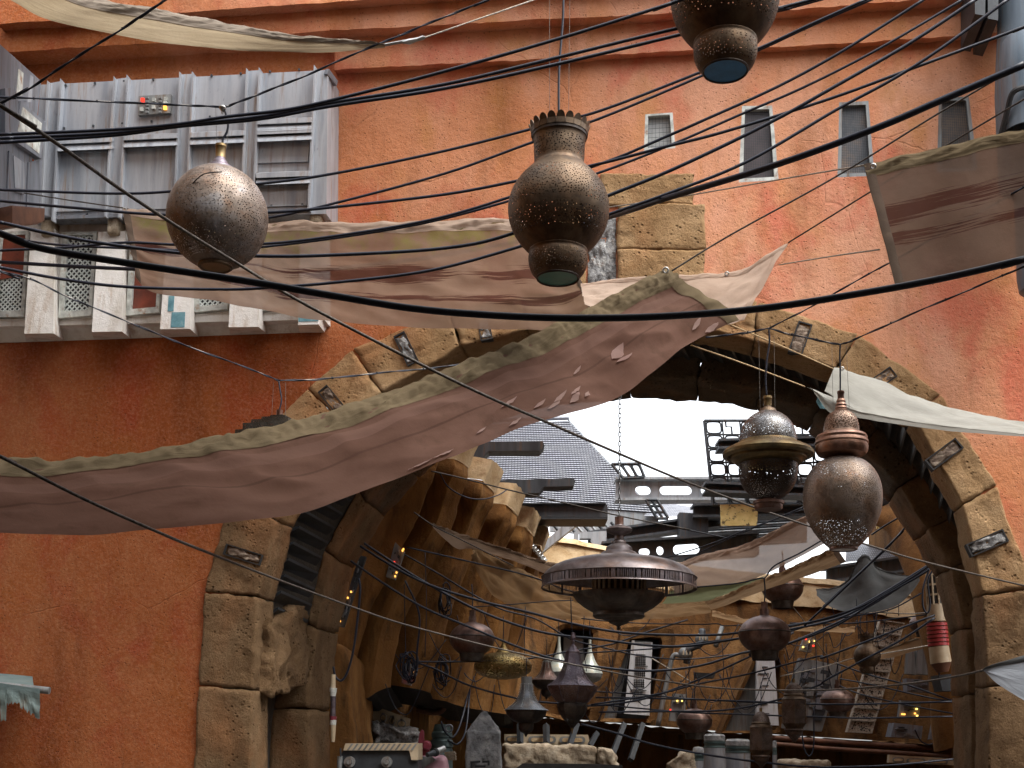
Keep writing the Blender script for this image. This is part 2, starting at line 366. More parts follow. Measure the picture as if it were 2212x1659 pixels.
M['cv_rose'] = fabric('rose_canvas', [(.3, (0.420, 0.300, 0.225)), (.6, (0.525, 0.398, 0.315))], .55, .06, .35, stain=(.4, .25, .15))
M['cv_green'] = fabric('green_canvas', [(.3, (.17, .20, .10)), (.6, (.25, .27, .15))], .5, 0, .2)
M['cv_ochre'] = fabric('ochre_gauze', [(.3, (0.228, 0.144, 0.072)), (.6, (0.300, 0.198, 0.108))], .5, .25, .2)
M['cv_flap'] = fabric('tear_light_canvas', [(.3, (.34, .22, .19)), (.6, (.44, .31, .27))], .6, 0, .1)  # paler cloth colour stands for light coming through the tears
M['cv_teal'] = fabric('teal_rag', [(.3, (0.112, 0.168, 0.175)), (.55, (0.210, 0.273, 0.266)), (.8, (0.280, 0.294, 0.259))], .3, 0, .5, stain=(.24, .16, .10))
def brass(name, cols, rough=.42, holes=None, patt=None, metal=.85, hscale=55, hth=.26, circ=1.5):
    """aged metal; holes -> real openings cut by a cell pattern"""
    t = NT(name); o = t.coord('Object')
    c = t.ramp(t.noise(o, 5, 6, .65, .4), cols)
    pt_ = t.noise(t.coord('Object', (1, 1, 1.6)), 3.2, 5, .6, .6)
    c = t.mix(t.math('MULTIPLY', t.step(pt_, .50, .66), .55), c, t.mix(1.0, c, (.98, 1.08, 1.25, 1), 'MULTIPLY'))
    c = t.mix(t.math('MULTIPLY', t.step(pt_, .48, .34), .6), c, t.mix(1.0, c, (.95, .62, .40, 1), 'MULTIPLY'))
    c = t.mix(t.math('MULTIPLY', t.step(t.noise(o, 9, 8, .7), .52, .70), .65), c, (.035, .028, .024, 1))
    b = t.bsdf(Base_Color=c, Metallic=metal, Roughness=t.math('ADD', rough - .10, t.math('MULTIPLY', t.noise(o, 7, 7, .7), .38)))
    t.set(b, 'Normal', t.bump(t.noise(o, 24, 7, .7), .22, .008))
    if not holes: return t.done(b)
    sep = t.n('ShaderNodeSeparateXYZ', Vector=t.n('ShaderNodeTexCoord').outputs['UV']); V_ = sep.outputs[1]; U_ = sep.outputs[0]
    if patt == 'slots':
        f = t.math('FRACT', t.math('MULTIPLY', U_, 240.0)); g = t.math('FRACT', t.math('MULTIPLY', U_, 20.0))
        k = t.math('MULTIPLY', t.math('LESS_THAN', f, .5), t.math('GREATER_THAN', t.math('ABSOLUTE', t.math('SUBTRACT', g, .5)), .06))
        g2 = t.math('ABSOLUTE', t.math('SUBTRACT', g, .5))
        key = t.math('LESS_THAN', t.math('ABSOLUTE', t.math('SUBTRACT', g2, .12)), .035)
        k = t.math('MAXIMUM', t.math('MULTIPLY', k, t.math('GREATER_THAN', g2, .2)), key)
        vv = t.math('MULTIPLY', t.math('GREATER_THAN', V_, holes[0][0]), t.math('LESS_THAN', V_, holes[0][1])); k = t.math('MULTIPLY', k, vv)
    else:
        d = t.n('ShaderNodeTexVoronoi', {'voronoi_dimensions': '2D'}, Vector=t.coord('UV', (circ, 1, 1)), Scale=hscale, Randomness=.9).outputs['Distance']
        k = t.math('LESS_THAN', d, hth)
        if patt == 'leaf':                                        # plain curving bands left between the pierced fields
            n2 = t.vor(t.coord('UV', (9, 9 / max(.001, holes[0][1]), 1)), 1.0, 'DISTANCE_TO_EDGE', .25); k = t.math('MULTIPLY', k, t.math('GREATER_THAN', n2, .045))
        m = None
        for a, b_ in holes:
            q = t.math('MULTIPLY', t.math('GREATER_THAN', V_, a), t.math('LESS_THAN', V_, b_)); m = q if m is None else t.math('MAXIMUM', m, q)
        k = t.math('MULTIPLY', k, m)
    sh = t.n('ShaderNodeMixShader', i0=k, i1=b.outputs[0], i2=t.n('ShaderNodeBsdfTransparent').outputs[0])
    return t.done(sh)
BRZ = [(.3, (.06, .043, .030)), (.5, (.125, .085, .055)), (.7, (.21, .145, .09))]
DRK = [(.3, (.030, .026, .024)), (.5, (.070, .058, .050)), (.7, (.13, .105, .085))]
COP = [(.3, (.09, .055, .045)), (.5, (.17, .105, .085)), (.7, (.26, .18, .15))]
GLD = [(.3, (.12, .085, .03)), (.5, (.24, .17, .06)), (.7, (.34, .25, .11))]
PUR = [(.3, (.085, .07, .085)), (.5, (.17, .14, .16)), (.7, (.27, .23, .25))]
SPH = [(.3, (.11, .086, .07)), (.5, (.25, .20, .165)), (.7, (.33, .32, .32))]
M['bronze'] = brass('aged_bronze', BRZ); M['dark_bronze'] = brass('dark_bronze', DRK); M['copper'] = brass('aged_copper', COP, .36)
M['gold'] = brass('aged_gold', GLD); M['mauve'] = brass('mauve_metal', PUR, .4)
M['brass_cap'] = brass('brass_cap', [(.3, (.16, .11, .05)), (.7, (.32, .23, .11))], .35)
def emis(name, col, st):
    t = NT(name); return t.done(t.n('ShaderNodeEmission', Color=(*col, 1), Strength=st))
M['led_amber'] = emis('amber_lamp', (1, .42, .08), .7); M['led_red'] = emis('red_lamp', (1, .05, .03), .55); M['led_yellow'] = emis('yellow_lamp', (1, .62, .14), .9)
def glass_disc(name, col): return simple(name, [(.3, tuple(x * .7 for x in col)), (.7, col)], 9, .3, 0, .1)
M['gl_blue'] = glass_disc('blue_glass', (.06, .30, .65)); M['gl_teal'] = glass_disc('teal_glass', (.05, .29, .27)); M['gl_brown'] = glass_disc('amber_glass', (.16, .10, .04))
M['pale_green'] = simple('pale_green_enamel', [(.3, (.30, .34, .31)), (.55, (.46, .50, .45)), (.75, (.48, .40, .25))], 6, .35, .2, .1, 30)
M['machine'] = panel_metal('machine_grey', (.12, .13, .13), (.25, .26, .26), (.18, .12, .08), .55, .3)
M['white_panel'] = panel_metal('white_panel', (.50, .51, .53), (.66, .67, .69), (.34, .28, .22), .5, .1)
M['carved'] = simple('carved_plaster', [(.35, (.20, .16, .12)), (.5, (.46, .40, .32)), (.7, (.62, .56, .47))], 30, .85, 0, .9, 35, bdist=.05)
M['rust_pipe'] = simple('rust_pipe', [(.3, (.09, .04, .025)), (.7, (.20, .09, .05))], 5, .55, .3, .2)
M['yellow'] = simple('worn_yellow_panel', [(.3, (.50, .36, .10)), (.6, (.70, .54, .22))], 5, .6, 0, .1, 20, dirt=((.10, .07, .03), 7, .56, .62))
M['cream'] = simple('cream_enamel', [(.3, (.38, .29, .18)), (.7, (.55, .45, .31))], 5, .5, 0, .1)
M['red_ring'] = simple('red_rubber', [(.3, (.30, .03, .035)), (.7, (.45, .06, .06))], 9, .45, 0, .1)
M['teal_metal'] = simple('teal_metal', [(.3, (.05, .085, .09)), (.7, (.12, .17, .17))], 6, .45, .3, .2)
M['maroon'] = simple('maroon_paint', [(.3, (.16, .02, .035)), (.7, (.28, .05, .07))], 6, .4, .1, .1)
M['pink'] = simple('pink_paint', [(.3, (.36, .17, .22)), (.7, (.48, .29, .32))], 6, .45, .1, .1)
M['ground'] = simple('paving', [(.3, (.05, .042, .036)), (.7, (.09, .075, .062))], 2, .9, 0, .4, 12)
M['pane_grey'] = simple('grey_pane', [(.3, (.30, .31, .31)), (.7, (.46, .47, .46))], 5, .5, 0, .1, 30)
M['pane_plum'] = simple('plum_pane', [(.3, (.060, .040, .042)), (.7, (.11, .075, .075))], 5, .5, 0, .1, 30)
M['pane_blotch'] = simple('blotchy_pane', [(.35, (.06, .07, .085)), (.5, (.13, .12, .12)), (.65, (.26, .17, .11))], 3, .5, 0, .1, 30)
M['pane_rust'] = simple('rusty_pane', [(.35, (.07, .06, .055)), (.5, (.17, .105, .06)), (.65, (.24, .14, .075))], 3, .5, 0, .1, 30)
M['cv_dark'] = fabric('dark_brown_canvas_edge', [(.3, (.055, .040, .030)), (.6, (.085, .062, .048))], .2, 0, .3)
# ================================================================== ground, unseen surroundings
gm = MB().grid(lambda a, b: Vector((-60 + 120 * a, -40 + 140 * b, 0)), 4, 4)
g = solo('ground', gm, M['ground'], None, None, kind='structure')

# ================================================================== red stucco building with its cornices and windows
INTR = [(574, 1900), (580, 1495), (593, 1300), (632, 1143), (690, 1000), (745, 925), (823, 847), (995, 746), (1140, 714), (1300, 700), (1500, 708), (1629, 735), (1808, 798), (1962, 914), (2057, 1110), (2097, 1295), (2108, 1487), (2108, 1900)]
EXTR = [(404, 1900), (428, 1480), (443, 1280), (500, 1050), (570, 935), (664, 838), (764, 755), (968, 668), (1125, 640), (1290, 625), (1525, 632), (1640, 651), (1852, 722), (2030, 852), (2155, 1052), (2230, 1270), (2258, 1470), (2264, 1900)]
bld = thing('stucco_building', 'tall red and orange stucco building front with a wide stone archway', 'building', W(1344, 1880, 0) * 1.0)
def Zline(x0, y0, x1, y1, off): return Wuz(x0, y0, off), Wuz(x1, y1, off)
uL = Wuz(-70, 900)[0]; uR = 9.6; zT = 16.0
hole = [(Wuz(*a)[0] * .35 + Wuz(*b)[0] * .65, max(-.02, Wuz(*a)[1] * .35 + Wuz(*b)[1] * .65)) for a, b in zip(INTR, EXTR)]
outer = [(uL, -.02)] + hole + [(uR, -.02), (uR, zT), (uL, zT)]
WINS = [[(1394, 247), (1453, 243), (1459, 320), (1391, 325)], [(1603, 229), (1668, 228), (1682, 389), (1596, 394)],
        [(1813, 221), (1876, 218), (1889, 380), (1809, 383)], [(2028, 210), (2093, 209), (2112, 368), (2024, 373)]]
loops = [[Vector((u, z, 0)) for u, z in outer]] + [[Vector((*Wuz(x, y), 0)) for x, y in q] for q in WINS]
tri = geometry.tessellate_polygon(loops); flat = [v for l in loops for v in l]
mb = MB().add([WP(v.x, v.y, 0) for v in flat], [tuple(t) for t in tri])
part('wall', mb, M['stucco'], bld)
mb = MB().hexa([WP(uL, 0, -.5), WP(uL, zT, -.5), WP(uL, zT, -.45), WP(uL, 0, -.45)] + [WP(uL + .02, 0, -.5), WP(uL + .02, zT, -.5), WP(uL + .02, zT, -.45), WP(uL + .02, 0, -.45)])
# back skin: closes the building above the arch so that no light leaks through
mb = MB().hexa([WP(uL, 8.35, -.6), WP(uR, 8.35, -.6), WP(uR, zT, -.6), WP(uL, zT, -.6), WP(uL, 8.35, -3.4), WP(uR, 8.35, -3.4), WP(uR, zT, -3.4), WP(uL, zT, -3.4)])
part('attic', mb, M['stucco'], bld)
# windows
FM = ['frame_white', 'frame_white', 'machine', 'machine']
def ingrid(q, a, b): return q[3].lerp(q[2], a).lerp(q[0].lerp(q[1], a), b)
for wi, q in enumerate(WINS):
    Q0 = [W(x, y, 0) for x, y in q]; dn = -WN * .10
    Q = [p - WN * .05 for p in Q0]
    mb = MB()
    for i in range(4):
        a, b = Q0[i], Q0[(i + 1) % 4]; mb.add([a, b, b + dn, a + dn], [(0, 1, 2, 3)])
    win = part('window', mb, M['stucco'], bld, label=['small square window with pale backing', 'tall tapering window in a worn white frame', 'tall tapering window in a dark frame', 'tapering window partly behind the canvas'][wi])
    mb = MB(); t = .085 if wi else .09
    for (a0, a1, b0, b1) in ((0, 1, 0, t * .55), (0, 1, 1 - t * .55, 1), (0, t * 1.2, t * .55, 1 - t * .55), (1 - t * 1.2, 1, t * .55, 1 - t * .55)):
        c = [ingrid(Q, a0, b0), ingrid(Q, a1, b0), ingrid(Q, a1, b1), ingrid(Q, a0, b1)]
        mb.hexa([p + WN * .05 for p in c] + [p - WN * .02 for p in c])
    part('frame', mb, M[FM[wi]], win)
    mb = MB(); n1, n2 = (8, 8) if wi == 0 else (16, 46)
    for k in range(1, n1):
        a = k / n1; A = [ingrid(Q, a - .005, 0), ingrid(Q, a + .005, 0), ingrid(Q, a + .005, 1), ingrid(Q, a - .005, 1)]; mb.add([p + WN * .01 for p in A], [(0, 1, 2, 3)])
    for k in range(1, n2):
        b = k / n2; w = .006 if wi == 0 else .0022; A = [ingrid(Q, 0, b - w), ingrid(Q, 1, b - w), ingrid(Q, 1, b + w), ingrid(Q, 0, b + w)]; mb.add([p + WN * .012 for p in A], [(0, 1, 2, 3)])
    part('wire_screen', mb, M['slat'] if wi else M['steel'], win)
    mb = MB().add([p - WN * .035 for p in Q], [(0, 1, 2, 3)])
    part('pane', mb, [M['pane_grey'], M['pane_plum'], M['pane_blotch'], M['pane_rust']][wi], win)

# cornices: stepped bands with hand-plastered edges
def cornice(pts, off0, off1, ztop, seed, name='cornice'):
    pl = Poly([Vector((*Wuz(x, y, off1), 0)) for x, y in pts], 6); mb = MB()
    def E(a, jit=1):
        p = pl(a); return p.x, p.y + jit * (.022 * noise.noise(Vector((p.x * 2.1, seed, 0))) + .012 * noise.noise(Vector((p.x * 7, seed, 3))))
    n = 160
    def front(a, b):
        u, z = E(a); zz = z + (ztop - z) * b
        return WP(u, zz, off1 + .012 * noise.noise(Vector((u * 2, zz * 2, seed))))
    def under(a, b):
        u, z = E(a); return WP(u, z - .015 * b * 0 + .03 * b + .012 * noise.noise(Vector((u * 5, b * 3, seed))) * (b > 0), off1 + (off0 - .02 - off1) * b + (.012 * noise.noise(Vector((u * 2, z * 2, seed))) if b == 0 else 0))
    mb.grid(front, n, 6); mb.grid(under, n, 3)
    for a in (0, 1):
        u, z = E(a); mb.add([WP(u, z, off1), WP(u, ztop, off1), WP(u, ztop, off0 - .02), WP(u, z, off0 - .02)], [(0, 1, 2, 3)])
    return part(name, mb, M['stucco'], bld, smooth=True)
cornice([(722, 150), (960, 138), (1205, 126), (1490, 108), (1640, 103), (1900, 88), (2230, 66)], 0, .17, zT, 1)
cornice([(2, 114), (315, 93), (525, 80), (715, 66), (1000, 51), (1450, 28), (1700, 21), (2230, -20)], 0, .40, zT + .01, 5)
cornice([(-6, 52), (170, 40), (367, 28), (775, 0), (1500, -50), (2230, -100)], .40, .62, zT + .02, 9)

# ================================================================== stone archway (voussoirs, niches, keystones)
arch = thing('stone_archway', 'wide rough tan stone arch framing the opening in the red wall', 'archway', W(1344, 1880, .1))
AO, AB = .035, -.62
IOFF = [AB] * 4 + [AB * .6, AB * .25] + [AO] * 7 + [AB * .55] + [AB] * 4
for i in range(len(INTR) - 1):
    e0, e1, n0, n1 = EXTR[i], EXTR[i + 1], INTR[i], INTR[i + 1]
    g_ = .0035
    q = [Wuz(*e0, AO), Wuz(*e1, AO), Wuz(*n1, IOFF[i + 1]), Wuz(*n0, IOFF[i])]
    c = [sum(p[0] for p in q) / 4, sum(p[1] for p in q) / 4]
    F = [WP(u, z, AO) for u, z in q]; B = [WP(u, z, AB) for u, z in q]
    # hair-line joints: pull both ends in a little
    for S in (F, B):
        a, b, cc, d = S; k = .006 / max(.2, (a - b).length)
        S[0], S[1], S[2], S[3] = a.lerp(b, k), b.lerp(a, k), cc.lerp(d, k), d.lerp(cc, k)
    L = (F[0] - F[1]).length
    mb = MB().rock([F[0], F[1], F[2], F[3], B[0], B[1], B[2], B[3]], (max(10, min(34, int(L * 16))), 20, 9), .026, .022, 0)
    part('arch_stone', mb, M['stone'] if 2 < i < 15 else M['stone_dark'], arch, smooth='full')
def niche(x0, y0, x1, y1, w, mat, seed, off=AO):
    a, b = Vector((*Wuz(x0, y0, off), 0)), Vector((*Wuz(x1, y1, off), 0)); d = (b - a).normalized(); s = Vector((-d.y, d.x, 0)); hw = w / 2 * PXM((x0 + x1) / 2, (y0 + y1) / 2, 16)
    def pt(k, h, o): p = a + (b - a) * k + s * h; return WP(p.x, p.y, o)
    mb = MB()
    for k0, k1, h0, h1 in ((0, 1, hw * .82, hw), (0, 1, -hw, -hw * .82), (0, .04, -hw * .82, hw * .82), (.96, 1, -hw * .82, hw * .82)):
        mb.hexa([pt(k0, h0, off + .026), pt(k1, h0, off + .026), pt(k1, h1, off + .026), pt(k0, h1, off + .026), pt(k0, h0, off - .1), pt(k1, h0, off - .1), pt(k1, h1, off - .1), pt(k0, h1, off - .1)])
    nb = part('niche', mb, M['black'], arch)
    mb = MB().rock([pt(.06, -hw * .74, off + .02), pt(.94, -hw * .74, off + .02), pt(.94, hw * .74, off + .02), pt(.06, hw * .74, off + .02), pt(.06, -hw * .7, off - .1), pt(.94, -hw * .7, off - .1), pt(.94, hw * .7, off - .1), pt(.06, hw * .7, off - .1)], (16, 8, 4), .025, .2, seed, 9)
    part('inlay', mb, mat, nb, smooth='full')
for i, (x0, y0, x1, y1, w, m_) in enumerate([(862, 722, 893, 786, 27, 'rock'), (697, 840, 736, 887, 26, 'wood'), (486, 1186, 566, 1211, 25, 'wood'), (1740, 698, 1717, 764, 30, 'wood'),
                                          (1930, 803, 1888, 832, 26, 'wood'), (2072, 957, 2006, 1006, 27, 'wood'), (2172, 1156, 2092, 1190, 28, 'rock'), (1040, 668, 1052, 735, 26, 'rock')]):
    niche(x0, y0, x1, y1, w, M[m_], i + 20)
def kstone(x0, y0, x1, y1, seed, o=.10, mat='stone', amp=.035, fs=2.2):
    F = [W(x0, y0, o), W(x1, y0, o), W(x1, y1, o), W(x0, y1, o)]
    part('key_stone' if mat != 'rock' else 'rock_inlay', MB().rock(F + [p - WN * (o + .3) for p in F], (20, 20, 4), amp * .7, .03, seed if mat == 'rock' else 0, fs), M[mat], arch, smooth='full')
kstone(1296, 376, 1500, 440, 41, .05); kstone(1332, 440, 1524, 535, 42, .08); kstone(1332, 536, 1522, 640, 43, .09); kstone(1205, 400, 1266, 640, 44, .03); kstone(1269, 466, 1331, 640, 45, .03, 'rock', .05, 7)

# second, inner arch and the dark slatted vault between the two
IO, IB = -2.3, -3.5
INF = [(664, 1900), (665, 1530), (683, 1357), (721, 1205), (790, 1085), (868, 996), (950, 925), (1046, 866), (1185, 829), (1356, 814), (1506, 818), (1645, 837), (1763, 888), (1859, 962), (1945, 1050), (2006, 1142), (2054, 1226), (2088, 1357), (2097, 1500), (2101, 1900)]
IEX = [(570, 1900), (583, 1530), (662, 1350), (700, 1192), (770, 1062), (848, 968), (930, 892), (1022, 822), (1175, 782), (1356, 766), (1515, 770), (1668, 790), (1800, 845), (1903, 922), (1992, 1022), (2056, 1118), (2120, 1200), (2164, 1345), (2173, 1495), (2180, 1900)]
inner = thing('inner_archway', 'second shaded brown stone arch standing behind the front archway', 'archway', W(1390, 1880, IO))
for i in range(len(INF) - 1):
    q = [Wuz(*IEX[i], IO), Wuz(*IEX[i + 1], IO), Wuz(*INF[i + 1], IO), Wuz(*INF[i], IO)]
    F = [WP(u, z, IO) for u, z in q]; B = [WP(u, z, IB) for u, z in q]
    for S in (F, B):
        a, b, cc, d = S; k = .005 / max(.2, (a - b).length)
        S[0], S[1], S[2], S[3] = a.lerp(b, k), b.lerp(a, k), cc.lerp(d, k), d.lerp(cc, k)
    L = (F[0] - F[1]).length
    mb = MB().rock(F + B, (max(6, min(20, int(L * 10))), 8, 10), .03, .028, 0)
    part('arch_stone', mb, M['stone_dark'] if i < 4 or i > 13 else M['painted_shade_stone'], inner, smooth='full')
vault = thing('slatted_vault', 'dark vault lined with charcoal slats between the two stone arches', 'vault', W(1344, 1880, -1.6))
ca = Poly([Vector((*Wuz(*p_, o_), 0)) for p_, o_ in zip(INTR, IOFF)], 6); cb = Poly([Vector((*Wuz(x, y, IO), 0)) for x, y in IEX], 6)
cx_ = (Wuz(580, 1480)[0] + Wuz(2108, 1480)[0]) / 2
def vl(a, b, grow=.14):
    grow = grow - .22 * b
    A, B = ca(a), cb(a); p = A.lerp(B, b); d = Vector((p.x - cx_, max(0, p.y - 2.0) * .9, 0)); d = d.normalized() if d.length > .01 else d
    p = p + d * grow; return WP(p.x, p.y, -.35 + (IO - .25 + .35) * b)
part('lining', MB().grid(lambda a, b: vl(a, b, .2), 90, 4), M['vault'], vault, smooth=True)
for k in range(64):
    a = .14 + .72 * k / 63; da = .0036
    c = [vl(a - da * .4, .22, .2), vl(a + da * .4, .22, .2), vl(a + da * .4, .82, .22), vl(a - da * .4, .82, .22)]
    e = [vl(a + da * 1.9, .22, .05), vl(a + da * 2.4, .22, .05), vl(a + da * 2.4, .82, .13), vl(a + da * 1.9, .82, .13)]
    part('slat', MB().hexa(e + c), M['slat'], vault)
# rough block that bridges the two left pillars
F = [W(588, 1345, -.2), W(668, 1300, -2.2), W(668, 1475, -2.2), W(588, 1510, -.2)]
blk = MB().rock([F[0], F[1], F[2], F[3]] + [p + Vector((-.6, .1, 0)) for p in F], (18, 18, 8), .08, .06, 91)
part('bridge_stone', blk, M['stone_dark'], arch, smooth='full')

# ================================================================== grey panelled metal cladding box, upper left
box = thing('metal_cladding', 'weathered blue grey metal box with ribs and louvres high on the left wall', 'cladding', W(400, 460, .55))
BO = .55
def bq(x0, y0, x1, y1, x2, y2, x3, y3, o): return [W(x0, y0, o), W(x1, y1, o), W(x2, y2, o), W(x3, y3, o)]
F = bq(88, 183, 708, 151, 705, 462, 62, 470, BO); part('casing', MB().hexa(F + [p - WN * (BO + .05) for p in F]), M['panel'], box)
def Zb(s, t): return Vector((88 + (708 - 88) * s + (62 - 88) * t * (1 - s) + (705 - 708) * t * s, 183 + (151 - 183) * s + (470 - 183) * t * (1 - s) + (462 - 151) * t * s, 0))
def bp(x, y, o): return W(x, y, BO + o)
def zx(x, y): return (x * .3502, y * .3502)
ribs = [((300, 500), (250, 1340)), ((380, 488), (325, 1360)), ((710, 475), (650, 1335)), ((790, 465), (735, 1340)), ((1115, 445), (1075, 1310)), ((1192, 443), (1150, 1310)), ((1527, 424), (1490, 1290)), ((1605, 420), (1563, 1290)), ((1945, 405), (1905, 1290))]
for (a, b) in ribs:
    x0, y0 = zx(*a); x1, y1 = zx(*b); w = 3.2
    F = [bp(x0 - w, y0 - 2, .10), bp(x0 + w * .2, y0 + 2, .10), bp(x1 + w * .2, y1, .10), bp(x1 - w, y1, .10)]
    part('rib', MB().hexa(F + [p - WN * .099 for p in F]), M['panel'], box)
for i in range(0, 8, 2):                                          # raised strip between each pair
    (a, b), (c, d) = ribs[i], ribs[i + 1]
    F = [bp(*zx(a[0], a[1] + 14), .02), bp(*zx(c[0], c[1] + 12), .02), bp(*zx(d[0], d[1] - 20), .02), bp(*zx(b[0], b[1] - 20), .02)]
    part('strip', MB().hexa(F + [p - WN * .018 for p in F]), M['panel'], box)
def louvre(x0, x1, y, n=2):                                       # zoom-1 pixel box: recessed slot with tilted blades
    a = [bp(*zx(x0, y), .004), bp(*zx(x1, y - 14), .004), bp(*zx(x1 - 3, y + 62), .004), bp(*zx(x0 - 3, y + 78), .004)]
    lv = part('louvre', MB().add(a, [(0, 1, 2, 3)]), M['panel_dark'], box)
    for k in (0, 1):
        yy = y + 44 * k
        F = [bp(*zx(x0, yy), .11 - .02 * k), bp(*zx(x1, yy - 14), .11 - .02 * k), bp(*zx(x1, yy + 16), .115), bp(*zx(x0, yy + 30), .115)]
        part('blade', MB().hexa(F + [p - WN * .09 + Vector((0, 0, .05)) for p in F]), M['panel'], lv)
for x0, x1, y in ((355, 683, 858), (762, 1092, 835), (1172, 1505, 818), (1588, 1922, 800), (1580, 1912, 1068)): louvre(x0, x1, y)
louvre(1588, 1922, 745 - 8)
for x0, x1, y0, y1 in ((352, 672, 945, 1310), (757, 1085, 918, 1300), (1165, 1500, 895, 1290), (1583, 1915, 880, 1010), (1576, 1908, 1150, 1280)):
    F = [bp(*zx(x0, y0), .008), bp(*zx(x1, y0 - 14), .008), bp(*zx(x1 - 14, y1 - 10), .008), bp(*zx(x0 - 22, y1), .008)]
    f = part('lower_panel', MB().hexa(F + [p - WN * .006 for p in F]), M['panel'], box)
    mb = MB()
    for i in range(4):
        a, b = F[i], F[(i + 1) % 4]; c = sum(F, Vector()) / 4; w = .045
        mb.hexa([a + WN * .02, b + WN * .02, b.lerp(c, w) + WN * .02, a.lerp(c, w) + WN * .02, a, b, b.lerp(c, w), a.lerp(c, w)])
    part('border', mb, M['panel'], f)
mb = MB()
for s in range(9):
    for x, y in ((405 + s * 180, 525 - s * 12), (395 + s * 180, 790 - s * 14), (345 + s * 190, 1325 - s * 8)):
        mb.box(bp(*zx(x, y), .012), .025, .02, .025, WU, WN)
part('rivets', mb, M['steel'], box, kind='stuff')
F = [bp(*zx(2030, 425), .03), bp(*zx(2085, 500), -.25), bp(*zx(2078, 530), -.25), bp(*zx(2018, 455), .03)]
part('corner_trim', MB().hexa(F + [p - WU * .05 for p in F]), M['panel_dark'], box)
F = [bp(*zx(330, 1332), .03), bp(*zx(1905, 1282), .03), bp(*zx(1905, 1300), .03), bp(*zx(330, 1352), .03)]
part('bottom_rail', MB().hexa(F + [p - WN * .2 for p in F]), M['panel_dark'], box)
# signal panel with coloured lamps
sp = thing('signal_panel', 'small grey panel of square red white and amber lamps on the metal cladding', 'panel', bp(*zx(955, 700), .02))
F = [bp(*zx(855, 592), .05), bp(*zx(1055, 580), .05), bp(*zx(1050, 695), .05), bp(*zx(852, 710), .05)]
part('casing', MB().hexa(F + [p - WN * .05 for p in F]), M['machine'], sp)
def sq(x, y, w, h, mat, nm='lamp'):
    F = [bp(*zx(x - w, y - h), .075), bp(*zx(x + w, y - h), .075), bp(*zx(x + w, y + h), .075), bp(*zx(x - w, y + h), .075)]
    part(nm, MB().hexa(F + [p - WN * .03 for p in F]), mat, sp)
for x, y, m_ in ((878, 614, 'led_red'), (948, 614, 'frame_white'), (1020, 608, 'frame_white'), (872, 672, 'frame_white'), (945, 658, 'frame_white'), (1016, 662, 'led_amber'), (1018, 632, 'frame_white')): sq(x, y, 10, 11, M[m_])
for x in (905, 985): 
    for y in (600, 622, 644, 666, 688): sq(x, y, 9, 6, M['machine'], 'ridge')
for x, y in ((288, 1400), (698, 1392), (1950, 1332)):             # short stone brackets under the box
    F = [bp(*zx(x - 40, y - 48), -.02), bp(*zx(x + 30, y - 52), -.02), bp(*zx(x + 26, y + 48), -.02), bp(*zx(x - 38, y + 52), -.02)]
    part('bracket', MB().rock(F + [p - WN * .45 for p in F], (6, 6, 6), .015, .15, x), M['ledge_stone'], box, smooth='full')

# ================================================================== white bay of lattice windows below it
bay = thing('window_bay', 'projecting white stucco bay of lattice windows between slanted fins', 'window bay', W(330, 735, .3))
B0 = .30
F = [W(-30, 468, B0), W(700, 455, B0), W(700, 690, B0), W(-30, 706, B0)]
part('wall', MB().hexa(F + [p - WN * (B0 + .04) for p in F]), M['white_wall'], bay)
F = [W(-30, 690, B0 + .02), W(700, 672, B0 + .02), W(700, 716, .02), W(-30, 741, .02)]
part('sill', MB().hexa([F[0], F[1], F[1] - WN * .2, F[0] - WN * .2, F[3], F[2], F[2] - WN * .1, F[3] - WN * .1]), M['white_wall'], bay)
def zl(x, y): return (x * .3502, 536 + y * .3502)
fins = [((190, -110), (335, -120), (330, 525), (150, 527), (395, 568)), ((605, -100), (775, -105), (750, 513), (566, 517), (806, 556)), ((1030, -90), (1195, -95), (1172, 497), (987, 500), (1225, 545)),
        ((1440, -80), (1610, -85), (1595, 485), (1410, 488), (1645, 527)), ((1850, -70), (1990, -72), (1965, 470), (1838, 474), (2003, 520))]
for i, (a, b, c, d, e) in enumerate(fins):
    A, Bq = W(*zl(*a), B0 + .14), W(*zl(*b), B0 + .14); Cq, D = W(*zl(*c), B0 + .34), W(*zl(*d), B0 + .34)
    back = [A - WN * .16, Bq - WN * .16, W(*zl(*e), .03), W(zl(*d)[0] + 4, zl(*e)[1] + 1, .03)]
    f = part('fin', MB().hexa([A, Bq, Cq, D] + back), M['white_wall'], bay)
    if i in (2, 4):
        mb = MB(); N = (Bq - A).cross(D - A).normalized(); N = N if N.dot(WN) > 0 else -N
        def fp(u, v): return A.lerp(Bq, u).lerp(D.lerp(Cq, u), v) + N * .006
        for u0, u1, v0, v1 in (((.22, .42, .66, .82), (.36, .82, .83, .985)) if i == 2 else ((.02, .98, .80, .965),)):
            q = [fp(u0, v0), fp(u1, v0), fp(u1, v1), fp(u0, v1)]; mb.hexa(q + [p - N * .03 for p in q])
        part('tile', mb, M['teal_tile'], f)
